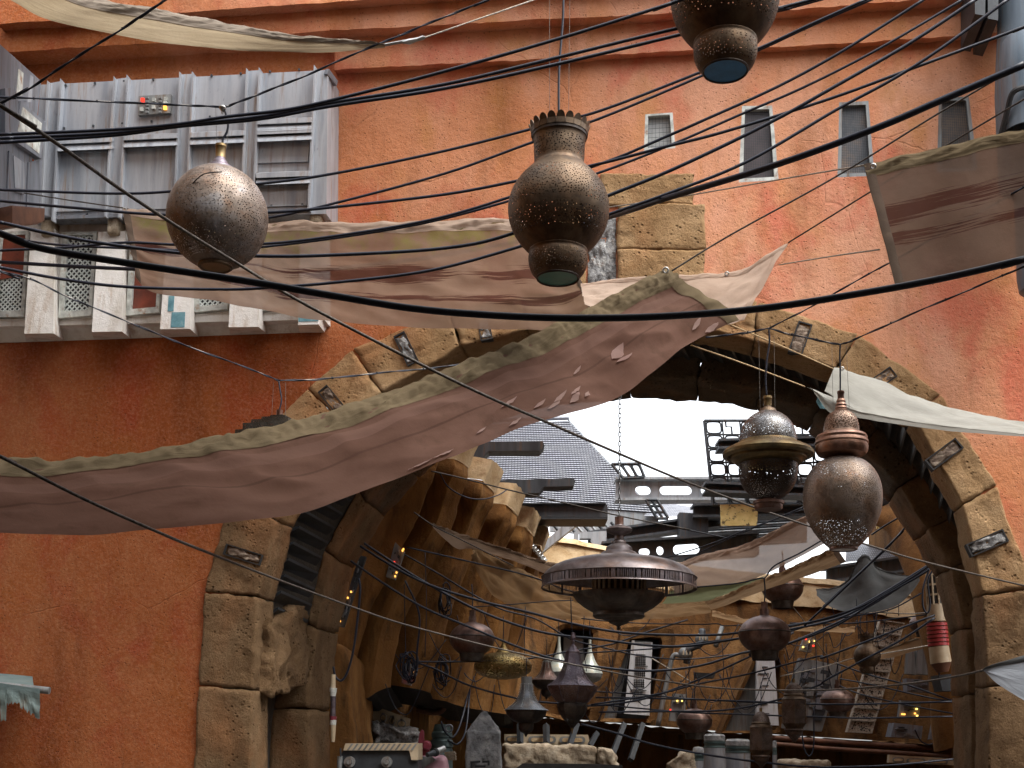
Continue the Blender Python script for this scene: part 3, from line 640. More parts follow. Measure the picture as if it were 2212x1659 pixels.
def lattice(q, n1, n2, w, off):
    """two crossed sets of bars with a bead at every crossing, clipped to the pane"""
    mb = MB()
    def pt(u, v): return ingrid(q, u, v)
    for sgn in (1, -1):
        for k in range(-n2, n1 + n2 + 1):
            pts = []
            N = 26
            for i in range(N + 1):
                v = i / N; x = (k + sgn * v * n2) / n1
                pts.append((x, v))
            ins = [p for p in pts if 0 <= p[0] <= 1]
            if len(ins) < 2: continue
            a, b = ins[0], ins[-1]; A, Bv = pt(*a) + off, pt(*b) + off; d = (Bv - A).normalized(); s = d.cross(WN).normalized() * w
            mb.hexa([A + s + WN * .01, Bv + s + WN * .01, Bv - s + WN * .01, A - s + WN * .01, A + s, Bv + s, Bv - s, A - s])
    for i in range(n1):
        for j in range(n2):
            c = pt((i + .5) / n1, (j + .5) / n2) + off + WN * .012; r = w * 1.7
            mb.add([c + WU * r, c + Vector((0, 0, r)), c - WU * r, c - Vector((0, 0, r))], [(0, 1, 2, 3)])
    return mb
wins = [((10, -90), (190, -95), (160, 430), (-40, 435), 'dark_glass', 5, 16, 'red_glass'), ((400, -90), (610, -92), (575, 425), (372, 440), 'dark_glass', 5, 14, None), ((820, -90), (1020, -95), (990, 405), (787, 425), 'red_glass', 0, 0, None),
        ((1235, -80), (1440, -85), (1412, 385), (1205, 405), 'dark_glass', 5, 13, None), ((1650, -75), (1850, -78), (1830, 372), (1625, 395), 'red_glass', 5, 13, None)]
for a, b, c, d, pm, n1, n2, extra in wins:
    Q = [W(*zl(*p), B0 + .012) for p in (a, b, c, d)]
    w_ = part('window', MB().hexa(Q + [p - WN * .01 for p in Q]), M[pm], bay)
    mb = MB(); cc = sum(Q, Vector()) / 4; w = .17
    I = [ingrid(Q, .14, .96), ingrid(Q, .9, .96), ingrid(Q, .9, .07), ingrid(Q, .14, .07)]
    for i in range(4):
        a_, b_, c_, d_ = Q[i], Q[(i + 1) % 4], I[(i + 1) % 4], I[i]
        mb.hexa([p + WN * .06 for p in (a_, b_, c_, d_)] + [a_, b_, c_, d_])
    part('frame', mb, M['frame_white'], w_)
    if n1: part('lattice', lattice(I, n1, n2, .0085, WN * .022), M['lattice'], w_)
    if extra:
        q = [ingrid(I, 0, .42), ingrid(I, 1, .46), ingrid(I, 1, 1), ingrid(I, 0, 1)]
        part('red_screen', MB().hexa([p + WN * .045 for p in q] + [p + WN * .038 for p in q]), M['red_glass'], w_)

# ================================================================== metal turret on the left edge, tank on the right edge, poles
tur = thing('metal_turret', 'dark grey metal turret wall with white window panes at the left edge', 'turret', P(40, 470, 14.5))
def tq(pts, Ys): return [P(x, y, Y) for (x, y), Y in zip(pts, Ys)]
YA, YB = 13.6, 15.9
def tY(x): return YA + (YB - YA) * (x + 40) / 130
def tp(x, y, o=0): p = P(x, y, tY(x)); return p + Vector((.9, -.35, 0)) * o
F = [tp(-40, 60), tp(89, 175), tp(56, 470), tp(-40, 440)]
part('wall', MB().hexa(F + [p + Vector((-.9, .35, 0)) * .6 for p in F]), M['panel_dark'], tur)
def tz(x, y): return (x * .2694, 59.6 + y * .2694)
def tplate(pts, o, mat, nm, d=.1, parent=None):
    F = [tp(*tz(*p), o) for p in pts]; return part(nm, MB().prism(F, Vector((-.9, .35, 0)) * d), mat, parent or tur)
w1 = tplate([(125, 300), (215, 370), (205, 590), (95, 590)], .03, M['panel_dark'], 'window_frame', .06)
tplate([(132, 335), (172, 368), (160, 548), (112, 548)], .036, M['frame_white'], 'pane', .02, w1)
w2 = tplate([(130, 595), (332, 770), (295, 1060), (20, 880), (85, 830)], .08, M['panel_dark'], 'window_frame', .12)
tplate([(142, 645), (294, 775), (275, 1022), (165, 935), (100, 835)], .088, M['frame_white'], 'pane', .02, w2)
tplate([(-20, 500), (40, 495), (85, 560), (85, 830), (10, 900), (-20, 900)], .12, M['panel_dark'], 'bulge', .14)
tplate([(55, 990), (180, 1090), (180, 1340), (40, 1300)], .04, M['panel_dark'], 'hatch', .05)
tplate([(82, 1030), (165, 1085), (172, 1300), (95, 1290)], .055, M['panel'], 'hatch_door', .03)
tplate([(215, 1080), (325, 1060), (310, 1500), (200, 1480)], .03, M['panel_dark'], 'side_plate', .05)
tplate([(60, 210), (110, 240), (80, 560), (50, 560)], .02, M['panel'], 'rib', .03); tplate([(235, 380), (258, 400), (240, 600), (212, 600)], .02, M['panel'], 'rib', .03)
tplate([(-30, 1450), (240, 1470), (235, 1570), (170, 1600), (-30, 1620)], .25, M['rust_pipe'], 'beam_end', .5)

tank = thing('metal_tank', 'tall blue grey metal tank with a rounded base at the right edge', 'tank', P(2235, 640, 14.4))
k = PXM(2200, 300, 14.4)
def tz_(y): return P(2235, y, 14.4).z
c = P(2235, 300, 14.4)
part('body', MB().lathe((c.x, c.y), [(.02, tz_(645)), (28 * k, tz_(640)), (42 * k, tz_(628)), (46 * k, tz_(600)), (46 * k, tz_(420)), (76 * k, tz_(400)), (78 * k, tz_(200)), (74 * k, tz_(135)), (68 * k, tz_(60)), (66 * k, tz_(-120))], 40), M['blue_metal'], tank, smooth=True)
pl = [P(2230, 186, 13.6), P(2200, 192, 13.6), P(2185, 205, 13.65), P(2176, 240, 13.75), P(2162, 292, 13.9)]
part('strap', MB().tube(cr(pl, 5), 6 * k, 8), M['black'], tank, smooth=True)
c = P(2218, 200, 13.9)
part('bulge', MB().lathe((c.x, c.y), [(.05, tz_(118)), (30 * k, tz_(122)), (46 * k, tz_(140)), (50 * k, tz_(200)), (50 * k, tz_(330))], 28), M['blue_metal'], tank, smooth=True)
for x, y in ((2118, -10), (2146, 0)):
    F = [W(x - 12, y - 60, 1.0), W(x + 12, y - 60, 1.0), W(x + 10, y + 44, 1.0), W(x - 12, y + 40, 1.0)]
    solo('roof_bracket', MB().hexa(F + [p - WN * .8 for p in F]), M['slat'], 'dark bracket end under the cornice, ' + ('left' if x < 2130 else 'right') + ' one of two by the tank', 'bracket', 'brackets under the cornice')
# ================================================================== canvases
def px_poly(pts, Y=None, sub=8):
    return Poly([P(p[0], p[1], p[2] if len(p) > 2 else Y) for p in pts], sub)
def canvas(name, label, top, bot, mat, Yt=None, Yb=None, ns=150, nt=28, seed=0, wr=.03, fx=1.2, ft=3.0, hem=.12, hem_mat=None, gather=.014, gfreq=9, sag=0.0, side=None, extra=None, side_mat=None, diag=0.0):
    T, B = px_poly(top, Yt), px_poly(bot, Yb if Yb is not None else Yt)
    base = (T(0) + T(1) + B(0) + B(1)) / 4
    th = thing(name, label, 'canvas awning', base)
    def S(a, b):
        return T(a).lerp(B(a), b)
    def Nn(a, b):
        e = .01; da = S(min(1, a + e), b) - S(max(0, a - e), b); db = T(a) - B(a); n = da.cross(db); n = n.normalized() if n.length > 1e-9 else Vector((0, -1, 0))
        return n if n.dot(CO - S(a, b)) > 0 else -n
    sd = Vector((seed * 3.1, seed * 7.7, seed * 1.3)); Ln = T.len; Ht = max((T(.5) - B(.5)).length, .05)
    def F(a, b, lift=0.0, g=0.0):
        p = S(a, b); n = Nn(a, b); x, y = a * Ln, b * Ht
        q = Vector((x * fx + diag * y * 2, y * ft - diag * x, 0)) + sd
        env = .35 + .65 * math.sin(math.pi * min(1, max(0, b))) ** .6
        w = wr * env * (noise.noise(q) + .55 * (1 - 2 * abs(noise.noise(q * 1.9 + Vector((5, 1, 0))))) + .25 * noise.noise(q * 4.3))
        # gathers hanging from the top edge fade downwards
        gg = gather * math.exp(-b * 7) * (noise.noise(Vector((x * gfreq, b * 2.0 + x * .7, seed))) + .5 * noise.noise(Vector((x * gfreq * 2.3, b * 3, seed + 4))))
        p = p + n * (w + gg + lift + sag * math.sin(math.pi * b) * math.sin(math.pi * a) ** .5)
        if b < .001: p.z += .006 * noise.noise(Vector((x * 6, 0, seed)))
        if b > .999: p.z += .010 * noise.noise(Vector((x * 3.2, 1, seed)))
        return p
    part('cloth', MB().grid(lambda a, b: F(a, b), ns, nt, lambda a, b: (a * Ln, b)), mat, th, smooth='full')
    if hem:
        def H(a, b):
            x = a * Ln; rip = gather * 1.5 * noise.noise(Vector((x * gfreq * 1.2 + b * 3, b * 1.5, seed + 2))) * math.sin(math.pi * min(1, b * 1.02)) + gather * .7 * noise.noise(Vector((x * gfreq * 3.1 + 4 * b, b * 4, seed + 7))) * math.sin(math.pi * b)
            return F(a, b * hem - .003, .004 + .016 * math.sin(math.pi * b) + rip)
        part('hem', MB().grid(H, ns * 2, 8, lambda a, b: (a * Ln, b)), hem_mat or mat, th, smooth='full')
    for (a0, a1) in (side or []):
        def H(a, b): return F(a0 + (a1 - a0) * a, b, .007 + .006 * math.sin(math.pi * a))
        part('side_hem', MB().grid(H, 6, nt, lambda a, b: (a * .1, b)), side_mat or hem_mat or mat, th, smooth='full')
    th_F = F
    return th, F, Ln
def grommet(th, p, r=.018):
    n = (CO - p).normalized(); a = n.cross(Vector((0, 0, 1))).normalized(); b = a.cross(n); mb = MB()
    pts = [p + n * .02 + a * (math.cos(w) * r) + b * (math.sin(w) * r) for w in [i * math.pi / 8 for i in range(17)]]
    mb.tube(pts, r * .35, 6); part('grommet', mb, M['chrome'], th, smooth=True)
def flap(th, F, a, b, la, lb, tilt=0, seed=0):                     # pale lens at a tear: light through the slit put into its colour
    vs = []; n = 12; up = []; lo = []
    for i in range(n + 1):
        t = i / n; aa = a + la * (t - .5); bb = b + tilt * (t - .5); h = lb * math.sin(math.pi * t) ** .8 * (.8 + .5 * noise.noise(Vector((t * 5, seed, 0))))
        up.append(F(aa, bb - h * .35, .008)); lo.append(F(aa + la * .04, bb + h * .65, .016))
    mb = MB().add(up + lo, [(i, i + 1, n + 2 + i, n + 1 + i) for i in range(n)])
    part('tear_light', mb, M['cv_flap'], th, smooth='full')

c1, F1, L1_ = canvas('canvas_awning', 'long pink brown canvas strip with a tan gathered hem sweeping across the view',
    [(-500, 950, 5.9), (-120, 984, 6.4), (0, 990, 6.6), (100, 997, 6.7), (200, 996, 6.8), (300, 985, 6.9), (410, 965, 7.0), (560, 930, 7.2), (715, 889, 7.5), (873, 836, 7.8), (995, 788, 8.1), (1100, 746, 8.4), (1240, 683, 8.8), (1331, 634, 9.1), (1392, 603, 9.3), (1433, 588, 9.5)],
    [(-500, 1105, 5.5), (-120, 1148, 6.0), (0, 1154, 6.1), (150, 1158, 6.2), (330, 1150, 6.4), (500, 1133, 6.6), (650, 1106, 6.8), (760, 1068, 7.0), (870, 1030, 7.25), (978, 990, 7.5), (1075, 946, 7.8), (1170, 911, 8.0), (1275, 879, 8.3), (1345, 853, 8.6), (1420, 796, 9.0), (1480, 748, 9.3), (1540, 716, 9.6), (1594, 693, 9.8)],
    M['cv_pink'], ns=260, nt=40, seed=1, wr=.065, fx=1.1, ft=2.6, hem=.24, hem_mat=M['cv_hem'], gather=.03, gfreq=7, side=[(.977, 1.0)], diag=.5)
grommet(c1, F1(.988, .03, .02), .02)
rr = random.Random(3); KF = (L1_ - (P(-500, 950, 5.9) - P(-120, 984, 6.4)).length) / L1_
for (a, b, la, lb, ti) in [(.775, .60, .045, .13, -.10), (.772, .70, .040, .06, .0), (.70, .55, .022, .03, -.05), (.56, .68, .03, .05, -.06), (.585, .83, .024, .04, -.06), (.60, .88, .026, .05, -.06), (.618, .82, .03, .04, -.08), (.635, .87, .026, .06, -.08), (.648, .80, .03, .04, -.08), (.66, .86, .022, .05, -.08), (.54, .92, .02, .04, -.04), (.50, .86, .02, .03, -.04), (.40, .965, .035, .03, -.02), (.43, .95, .03, .03, -.02), (.93, .82, .028, .06, -.10), (.945, .95, .03, .10, -.05),]:
    a = 1 - (1 - a) * KF; la *= KF; flap(c1, F1, a, b, la, lb, ti, a * 50)

c2, F2, L2_ = canvas('canvas_awning', 'beige canvas with maroon paint strokes and a mossy top edge behind the sphere lantern',
    [(264, 452), (300, 456), (360, 464), (470, 476), (600, 480), (760, 484), (900, 480), (1040, 475), (1110, 476), (1170, 490), (1205, 530)],
    [(292, 600), (312, 622), (345, 636), (420, 646), (490, 656), (560, 670), (665, 690), (775, 699), (900, 708), (1030, 712), (1150, 714), (1230, 712), (1292, 672)],
    M['cv_beige'], 12.6, 12.2, ns=220, nt=36, seed=2, wr=.055, fx=.55, ft=1.4, hem=.11, hem_mat=M['cv_light'], gather=.03, gfreq=3.5, side=[(0, .018), (.985, 1.0)], diag=.9, side_mat=M['cv_dark'])
grommet(c2, F2(.006, .03, .02))
c3, F3, _ = canvas('canvas_awning', 'pale beige canvas corner pulled out to a point above the arch crown',
    [(1254, 614, 12.0), (1370, 604, 12.0), (1490, 595, 12.0), (1588, 586, 12.0), (1640, 562, 11.9), (1702, 525, 11.8)],
    [(1262, 660, 11.6), (1350, 690, 11.6), (1450, 705, 11.6), (1530, 706, 11.6), (1575, 700, 11.6), (1608, 690, 11.6)], M['cv_light'], ns=90, nt=24, seed=3, wr=.05, fx=1.6, ft=1.2, hem=.10, hem_mat=M['cv_light'], gather=.008, side=[(.95, 1.0)], diag=1.4)
grommet(c3, F3(.70, .06, .02))
c4, F4, _ = canvas('canvas_awning', 'grey brown canvas with dark paint smears at the right edge below the tapered windows',
    [(1866, 356, 9.0), (1962, 336, 9.0), (2067, 312, 8.9), (2140, 294, 8.9), (2212, 279, 8.8), (2330, 250, 8.7), (2800, 150, 8.4)],
    [(1933, 616, 8.6), (2020, 601, 8.6), (2102, 583, 8.5), (2212, 557, 8.5), (2330, 530, 8.4), (2800, 430, 8.1)], M['cv_grey_brown'], ns=120, nt=30, seed=4, wr=.022, fx=.8, ft=1.2, hem=.11, hem_mat=M['cv_hem'], gather=.022, gfreq=5, side=[(0, .024)], side_mat=M['cv_dark'])
grommet(c4, F4(.02, .04, .02))
c5, F5, _ = canvas('canvas_awning', 'tan canvas strip crossing the top left corner in front of the cornice',
    [(60, -70, 7.4), (220, 0, 7.5), (350, 22, 7.6), (455, 45, 7.7), (595, 71, 7.8), (715, 83, 7.9), (790, 90, 8.0), (831, 96, 8.0)],
    [(-110, -70, 7.2), (24, 2, 7.3), (88, 38, 7.3), (175, 60, 7.4), (315, 88, 7.5), (455, 105, 7.6), (595, 114, 7.8), (715, 113, 7.9), (785, 107, 8.0), (831, 103, 8.0)], M['cv_tan'], ns=140, nt=24, seed=5, wr=.018, fx=1.0, ft=2, hem=.36, hem_mat=M['cv_taupe'], gather=.014, gfreq=9)
c6, F6, _ = canvas('canvas_awning', 'grey canvas strip tied at the right shoulder of the stone arch',
    [(1801, 797, 14.2), (1830, 803, 14.2), (1900, 825, 14.2), (1962, 851, 14.1), (2050, 880, 14.0), (2130, 898, 13.9), (2212, 911, 13.8), (2300, 920, 13.7), (2700, 950, 13.2)],
    [(1781, 846, 14.0), (1815, 868, 13.9), (1857, 892, 13.8), (1940, 910, 13.8), (2032, 922, 13.7), (2130, 932, 13.6), (2212, 941, 13.5), (2300, 946, 13.4), (2700, 968, 12.9)], M['cv_grey'], ns=110, nt=20, seed=6, wr=.05, fx=.8, ft=2.4, hem=0, gather=.02, gfreq=4, side=[(0, .03)])
grommet(c6, F6(.02, .06, .02))
def H6(a, b):
    p = px_poly([(1742, 836, 13.9), (1800, 858, 13.8), (1860, 888, 13.7), (1950, 906, 13.6), (2060, 922, 13.5), (2212, 939, 13.3), (2300, 944, 13.2), (2700, 966, 12.8)], None, 4)(a)
    q = px_poly([(1760, 850, 13.9), (1795, 893, 13.85), (1850, 902, 13.8), (1950, 918, 13.7), (2060, 932, 13.6), (2212, 943, 13.4), (2300, 950, 13.3), (2700, 972, 12.8)], None, 4)(a)
    r = p.lerp(q, b); r.y -= .05 * math.sin(math.pi * b) + .02 * noise.noise(Vector((a * 30, b * 3, 0))); return r
part('rolled_edge', MB().grid(H6, 90, 8, lambda a, b: (a * 4, b)), M['cv_grey'], c6, smooth='full')
tf = [P(x, y, 13.88) for x, y in ((1768, 852), (1792, 866), (1800, 884), (1772, 882), (1764, 868))]
part('teal_patch', MB().prism(tf, Vector((0, .02, 0))), M['teal_tile'], c6)
c7, F7, _ = canvas('canvas_awning', 'slate blue canvas corner at the lower right edge tied to a wire',
    [(2124, 1447, 8.6), (2165, 1432, 8.5), (2212, 1417, 8.4), (2290, 1388, 8.3), (2650, 1260, 7.9)], [(2127, 1450, 8.6), (2155, 1476, 8.4), (2212, 1514, 8.2), (2290, 1560, 8.0), (2650, 1760, 7.4)], M['cv_blue_grey'], ns=50, nt=16, seed=7, wr=.006, hem=.2, hem_mat=M['cv_slate'], gather=.003)

# teal rag over a pole, lower left
rag = thing('rag_awning', 'ragged teal cloth draped over a short pole on the lower left wall', 'awning', P(60, 1500, 14.2))
def ragF(a, b):
    x = -60 + 146 * a; y0 = 1466 + 22 * (a * 146 / 146); L = [95, 98, 60, 40, 88, 45, 42, 52, 60, 70][min(9, int(a * 9.99))] * .92 + 10 * noise.noise(Vector((a * 40, 0, 0)))
    L = max(20, L * (1 if a > .41 else .95)); p = P(x, y0 + L * b, 14.2); p.y += .05 * noise.noise(Vector((a * 6, b * 3, 5))) * b; return p
part('cloth', MB().grid(ragF, 80, 14, lambda a, b: (a, b)), M['cv_teal'], rag, smooth='full')
def ragT(a, b):
    p = P(-700 + 786 * a, 1370 + 118 * a, 14.2); q = P(-700 + 770 * a, 1400 + 60 * a, 16.95); r = p.lerp(q, b); r.z -= .12 * math.sin(math.pi * b); return r
part('cloth_top', MB().grid(ragT, 24, 10, lambda a, b: (a, b)), M['cv_teal'], rag, smooth='full')
part('pole', MB().tube([P(-60, 1474, 14.26), P(107, 1492, 14.26)], .042, 14), M['machine'], rag, smooth=True)

# ================================================================== cables and ropes in front of the wall
def anchor(pts, V, L=4.0):
    """carry a line on past the edge of the view to where it would be tied"""
    def off(p): return p[0] < -20 or p[0] > 2240 or p[1] < -8
    V = list(V)
    if off(pts[0]): V = [V[0] + (V[0] - V[1]).normalized() * L] + V
    if off(pts[-1]): V = V + [V[-1] + (V[-1] - V[-2]).normalized() * L]
    return V
def Y_near(V): return sum(p.y for p in V) / len(V) < 14
def cable(pts, rpx, label, mat='cable', Y=8.0, name='cable', cat='cable', group=None, n=8, sub=7):
    m = len(pts); V = []
    for i, p in enumerate(pts):
        if len(p) > 2: y = p[2]
        elif isinstance(Y, tuple): y = Y[0] + (Y[1] - Y[0]) * i / (m - 1)
        else: y = Y
        V.append(P(p[0], p[1], y))
    k = PXM(1106, 830, sum((p.y for p in V)) / m); V = anchor(pts, V)
    return solo(name, MB().tube(cr(V, sub), rpx * k * (1.22 if mat == 'cable' and Y_near(V) else 1), n), M[mat], label, cat, group, smooth='full')
G = 'black cables slung across the red wall'
cable([(-90, 296), (0, 291), (245, 280), (385, 268), (490, 252), (630, 235), (775, 202), (960, 154), (1205, 84), (1450, 7), (1530, -22)], 3.1, 'black cable leaving the top left of centre, uppermost of the three over the metal cladding', Y=(7.2, 6.8), group=G)
cable([(-90, 303), (0, 299), (245, 287), (385, 270), (560, 252), (715, 222), (960, 182), (1205, 124), (1460, 62), (1690, 16), (1790, -10)], 3.4, 'middle one of three black cables over the metal cladding, passing behind the top lantern', Y=(7.3, 7.2), group=G)
cable([(-90, 316), (0, 308), (245, 292), (385, 273), (560, 257), (715, 229), (960, 191), (1205, 138), (1468, 75), (1700, 18), (1810, -12)], 3.4, 'lowest of three black cables over the metal cladding, thick beside the bronze lantern cord', Y=(7.4, 7.4), group=G)
cable([(-90, 408), (0, 410), (245, 418), (378, 413), (560, 397), (715, 376), (960, 326), (1180, 270), (1300, 238), (1490, 165), (1640, 104), (1752, 52), (1868, 0), (1920, -24)], 2.7, 'black cable just above the bronze lantern collar, rising to the top lantern cup', Y=(9.5, 8.6), group=G)
cable([(470, 482), (578, 471), (715, 441), (960, 375), (1142, 310), (1300, 254), (1490, 175), (1640, 108), (1760, 52), (1880, 0), (1930, -22)], 2.5, 'thinner black cable meeting the bronze lantern at its pierced neck', Y=(9.8, 8.8), group=G)
cable([(-90, 424), (0, 434), (175, 450), (360, 464), (578, 459), (715, 448), (960, 420), (1121, 390), (1263, 361), (1350, 340), (1437, 317), (1542, 291), (1682, 249), (1822, 203), (1962, 151), (2212, 58), (2300, 22)], 2.9, 'black cable at the shoulder of the bronze lantern that runs on to the right edge', Y=(9.6, 8.2), group=G)
cable([(-90, 546), (0, 541), (140, 535), (270, 524), (400, 529), (564, 527), (715, 511), (925, 476), (1100, 426), (1263, 366), (1345, 336), (1437, 296), (1517, 261), (1682, 186), (1822, 109), (1994, 0), (2040, -30)], 2.7, 'black cable crossing the belly of the bronze lantern, the upper one of a close pair', Y=(10, 8.6), group=G)
cable([(-90, 498), (0, 510), (70, 522), (140, 530), (270, 536), (420, 541), (560, 534), (740, 512), (925, 480), (1100, 434), (1280, 378), (1437, 318), (1605, 245), (1735, 189), (1892, 109), (2078, 0), (2120, -26)], 2.4, 'black cable crossing the belly of the bronze lantern, the lower one of a close pair', Y=(10.4, 8.8), group=G)
cable([(-90, 459), (0, 480), (175, 518), (385, 546), (560, 553), (715, 551), (960, 536), (1108, 504), (1315, 422), (1437, 373), (1577, 308), (1693, 249), (1787, 196), (1962, 95), (2106, 0), (2150, -30)], 3.4, 'black cable sagging under the sphere lantern and across the top of the beige canvas', Y=(8.6, 7.8), group=G)
cable([(-90, 563), (0, 578), (140, 604), (280, 620), (490, 625), (595, 620), (715, 611), (925, 585), (1111, 536), (1220, 499), (1318, 462), (1437, 420), (1612, 350), (1805, 238), (1927, 172), (2032, 105), (2176, 0), (2220, -32)], 3.0, 'black cable along the lower part of the beige canvas, rising past the tall windows', Y=(9.2, 8.0), group=G)
cable([(-90, 560, 14.5), (0, 566, 14.4), (280, 581, 14.0), (600, 588, 13.6), (900, 560, 13.2), (1150, 515, 12.9), (1318, 468, 9.5), (1437, 429, 8.4), (1682, 354, 7.6), (1892, 277, 7.2), (2032, 217, 7.0), (2212, 140, 6.8), (2300, 104, 6.7)], 4.6, 'thick black cable below the tapered windows, running from the lantern to the right edge', group=G)
cable([(-90, 470), (0, 504), (88, 536), (280, 569), (525, 606), (715, 638), (890, 666), (1065, 681), (1240, 687), (1437, 683), (1647, 666), (1857, 634), (2032, 602), (2212, 560), (2320, 530)], 6.6, 'thickest black cable sagging across the whole view and over the pink canvas', Y=5.6, group=G, n=12)
cable([(-60, 192, 5.4), (0, 228, 5.5), (130, 315, 5.8), (262, 410, 6.2), (400, 500, 6.6), (532, 581, 7), (613, 631, 6.8), (715, 687, 6.9), (925, 795, 7.1), (1065, 862, 7.3), (1170, 907, 7.7), (1335, 979, 8.8), (1490, 1044, 10.2), (1690, 1117, 11.2), (1890, 1182, 12.2), (2010, 1217, 12.8), (2212, 1265, 13.6), (2300, 1285, 13.9)], 3.0, 'long wire rope running diagonally down from the left edge across the sphere lantern', mat='rope', cat='wire rope', name='wire_rope')
cable([(-60, 960, 5.2), (0, 986, 5.4), (182, 1078, 5.65), (350, 1153, 6.0), (430, 1186, 6.6), (602, 1253, 8.6), (775, 1316, 10.2), (885, 1352, 11), (1086, 1403, 11.8), (1290, 1446, 11.8), (1420, 1469, 11.5), (1563, 1487, 11), (1767, 1491, 10.2), (1950, 1478, 9.4), (2060, 1462, 9), (2124, 1448, 8.6)], 2.3, 'wire rope from the left edge down past the stone pillar to the slate canvas corner', mat='rope', cat='wire rope', name='wire_rope')
cable([(2280, 105, 8.2), (2212, 137, 8.4), (2032, 242, 8.7), (1805, 382, 9.1), (1577, 508, 9.4), (1440, 592, 9.5)], 2.1, 'brown wire rope stretched from the right edge to the tip of the pink canvas', mat='rope', cat='wire rope', name='wire_rope')
cable([(2280, 172, 9.4), (2212, 214, 9.6), (1962, 364, 10.6), (1703, 524, 11.8)], 2.0, 'brown wire rope stretched from the right edge to the pointed pale canvas', mat='rope', cat='wire rope', name='wire_rope')
cable([(1300, 450, 13), (1475, 424, 12), (1717, 382, 10.2), (1867, 357, 9)], 1.7, 'pale wire under the tapered windows tied to the grey brown canvas', mat='rope_pale', cat='wire', name='guy_wire')
cable([(1683, 572, 11.8), (1800, 553, 10), (1900, 539, 8.9)], 1.6, 'short pale wire between the pointed canvas and the grey brown canvas', mat='rope_pale', cat='wire', name='guy_wire')
cable([(1493, 746, 12), (1600, 783, 12.6), (1738, 835, 13.9)], 1.7, 'tan rope across the dark vault below the arch crown to the grey canvas', mat='rope_tan', cat='rope', name='rope')
cable([(1574, 700, 12), (1680, 744, 13), (1801, 797, 14.2)], 1.5, 'tan rope along the face of the arch stones to the grey canvas', mat='rope_tan', cat='rope', name='rope')
cable([(52, 417, 13.6), (160, 434, 13.1), (265, 449, 12.6)], 1.5, 'thin wire rope from the metal turret to the corner of the beige canvas', mat='rope', cat='wire rope', name='wire_rope')
tb = thing('turnbuckle_line', 'pale steel line with a turnbuckle at the tip of the top left canvas', 'steel line', P(834, 95, 8))
part('line', MB().tube([P(831, 97, 8), P(918, 81, 8)], .010, 6), M['chrome'], tb, smooth=True)
part('line', MB().tube([P(918, 81, 8), P(1153, 0, 8.2), P(1230, -26, 8.3)], .005, 6), M['rope_pale'], tb, smooth=True)
part('turnbuckle', MB().tube([P(870, 92, 7.99), P(884, 90, 7.99), P(900, 86, 7.99), P(915, 81, 7.99)], [.008, .02, .012, .016], 8), M['chrome'], tb, smooth=True)

def bundle(segs, label, Y, rpx=1.5, name='wire_bundle', ties=None, gap=2.0, mat2='rope_pale'):
    """a steel wire with black leads twisted round it, held by cable ties"""
    V = [P(p[0], p[1], p[2] if len(p) > 2 else Y) for p in segs]; k = PXM(1106, 600, V[0].y); V = anchor(segs, V); pts = cr(V, 14)
    th = thing(name, label, 'cable bundle', V[0])
    part('steel_wire', MB().tube(pts, rpx * .62 * k, 6), M[mat2], th, smooth='full')
    for ph, amp in ((0, 1), (2.4, .9)):
        q = []
        for i, p in enumerate(pts):
            u = i / 14 * 1.15
            q.append(p + Vector((0, -.3 * gap * k, 0)) + Vector((0, math.cos(ph + u * 5), math.sin(ph + u * 5) - .6)) * (gap * k * amp * (.55 + .6 * abs(noise.noise(Vector((u * 1.7, ph, 0)))))))
        part('lead', MB().tube(q, rpx * .8 * k, 6), M['cable'], th, smooth='full')
    L = Poly(V, 8); nt_ = ties or max(3, int(L.len / .42))
    for i in range(1, nt_):
        p = L(i / nt_); d = (L(i / nt_ + .01) - p).normalized()
        part('cable_tie', MB().tube([p - d * 1.4 * k, p + d * 1.4 * k], 3.0 * k, 8), M['black'], th)
    return th
bundle([(-70, 262), (0, 224), (70, 187), (150, 133), (245, 74), (336, 14), (362, -4), (420, -44)], 'bundle of black leads crossing the top left corner over the tan canvas', 6.0, 2.3, gap=2.6)
bundle([(-70, 204), (0, 209), (245, 220), (400, 227), (484, 231)], 'bundle of tied leads from the left edge to the hook of the sphere lantern', 8.0, 1.9)
bundle([(484, 231), (500, 226), (567, 200), (665, 161), (775, 112), (855, 80), (946, 42), (1054, 0), (1130, -30)], 'bundle of tied leads rising right from the hook of the sphere lantern', 8.0, 2.0)
bundle([(-60, 562, 9), (0, 585, 9.1), (66, 602, 9.2), (147, 641, 9.3), (273, 693, 9.5), (402, 746, 9.8), (546, 799, 10.2), (602, 822, 10.4)], 'thin tied lead sagging over the lower left wall to the stepped lantern', 9.4, 1.6)
bundle([(602, 822, 10.4), (700, 818, 10.6), (820, 805, 11), (930, 795, 11.3), (1015, 784, 11.5)], 'thin tied lead from the stepped lantern hook to behind the pink canvas', 10.4, 1.5)
bundle([(2290, 362, 8.4), (2212, 404, 8.6), (2106, 464, 8.9), (1927, 564, 9.4), (1850, 606, 9.6), (1752, 662, 9.8), (1661, 709, 10)], 'bundle of pale wire and leads down from the right edge to the brimmed lantern hook', 9, 1.7)
bundle([(1661, 709, 10), (1717, 724, 9.8), (1805, 742, 9.5), (1815, 744, 9.5)], 'short lead between the hooks of the brimmed and the bulb lanterns', 9.8, 1.5)
bundle([(1815, 744, 9.5), (1850, 731, 9.4), (1962, 681, 9.2), (2102, 622, 9), (2212, 575, 8.8), (2290, 540, 8.7)], 'thin tied leads rising from the bulb lantern hook to the right edge', 9.2, 1.5)
bundle([(1661, 709, 10), (1600, 720, 10.1), (1524, 728, 10.2)], 'short lead from the brimmed lantern hook leftwards behind the canvas', 10, 1.5)

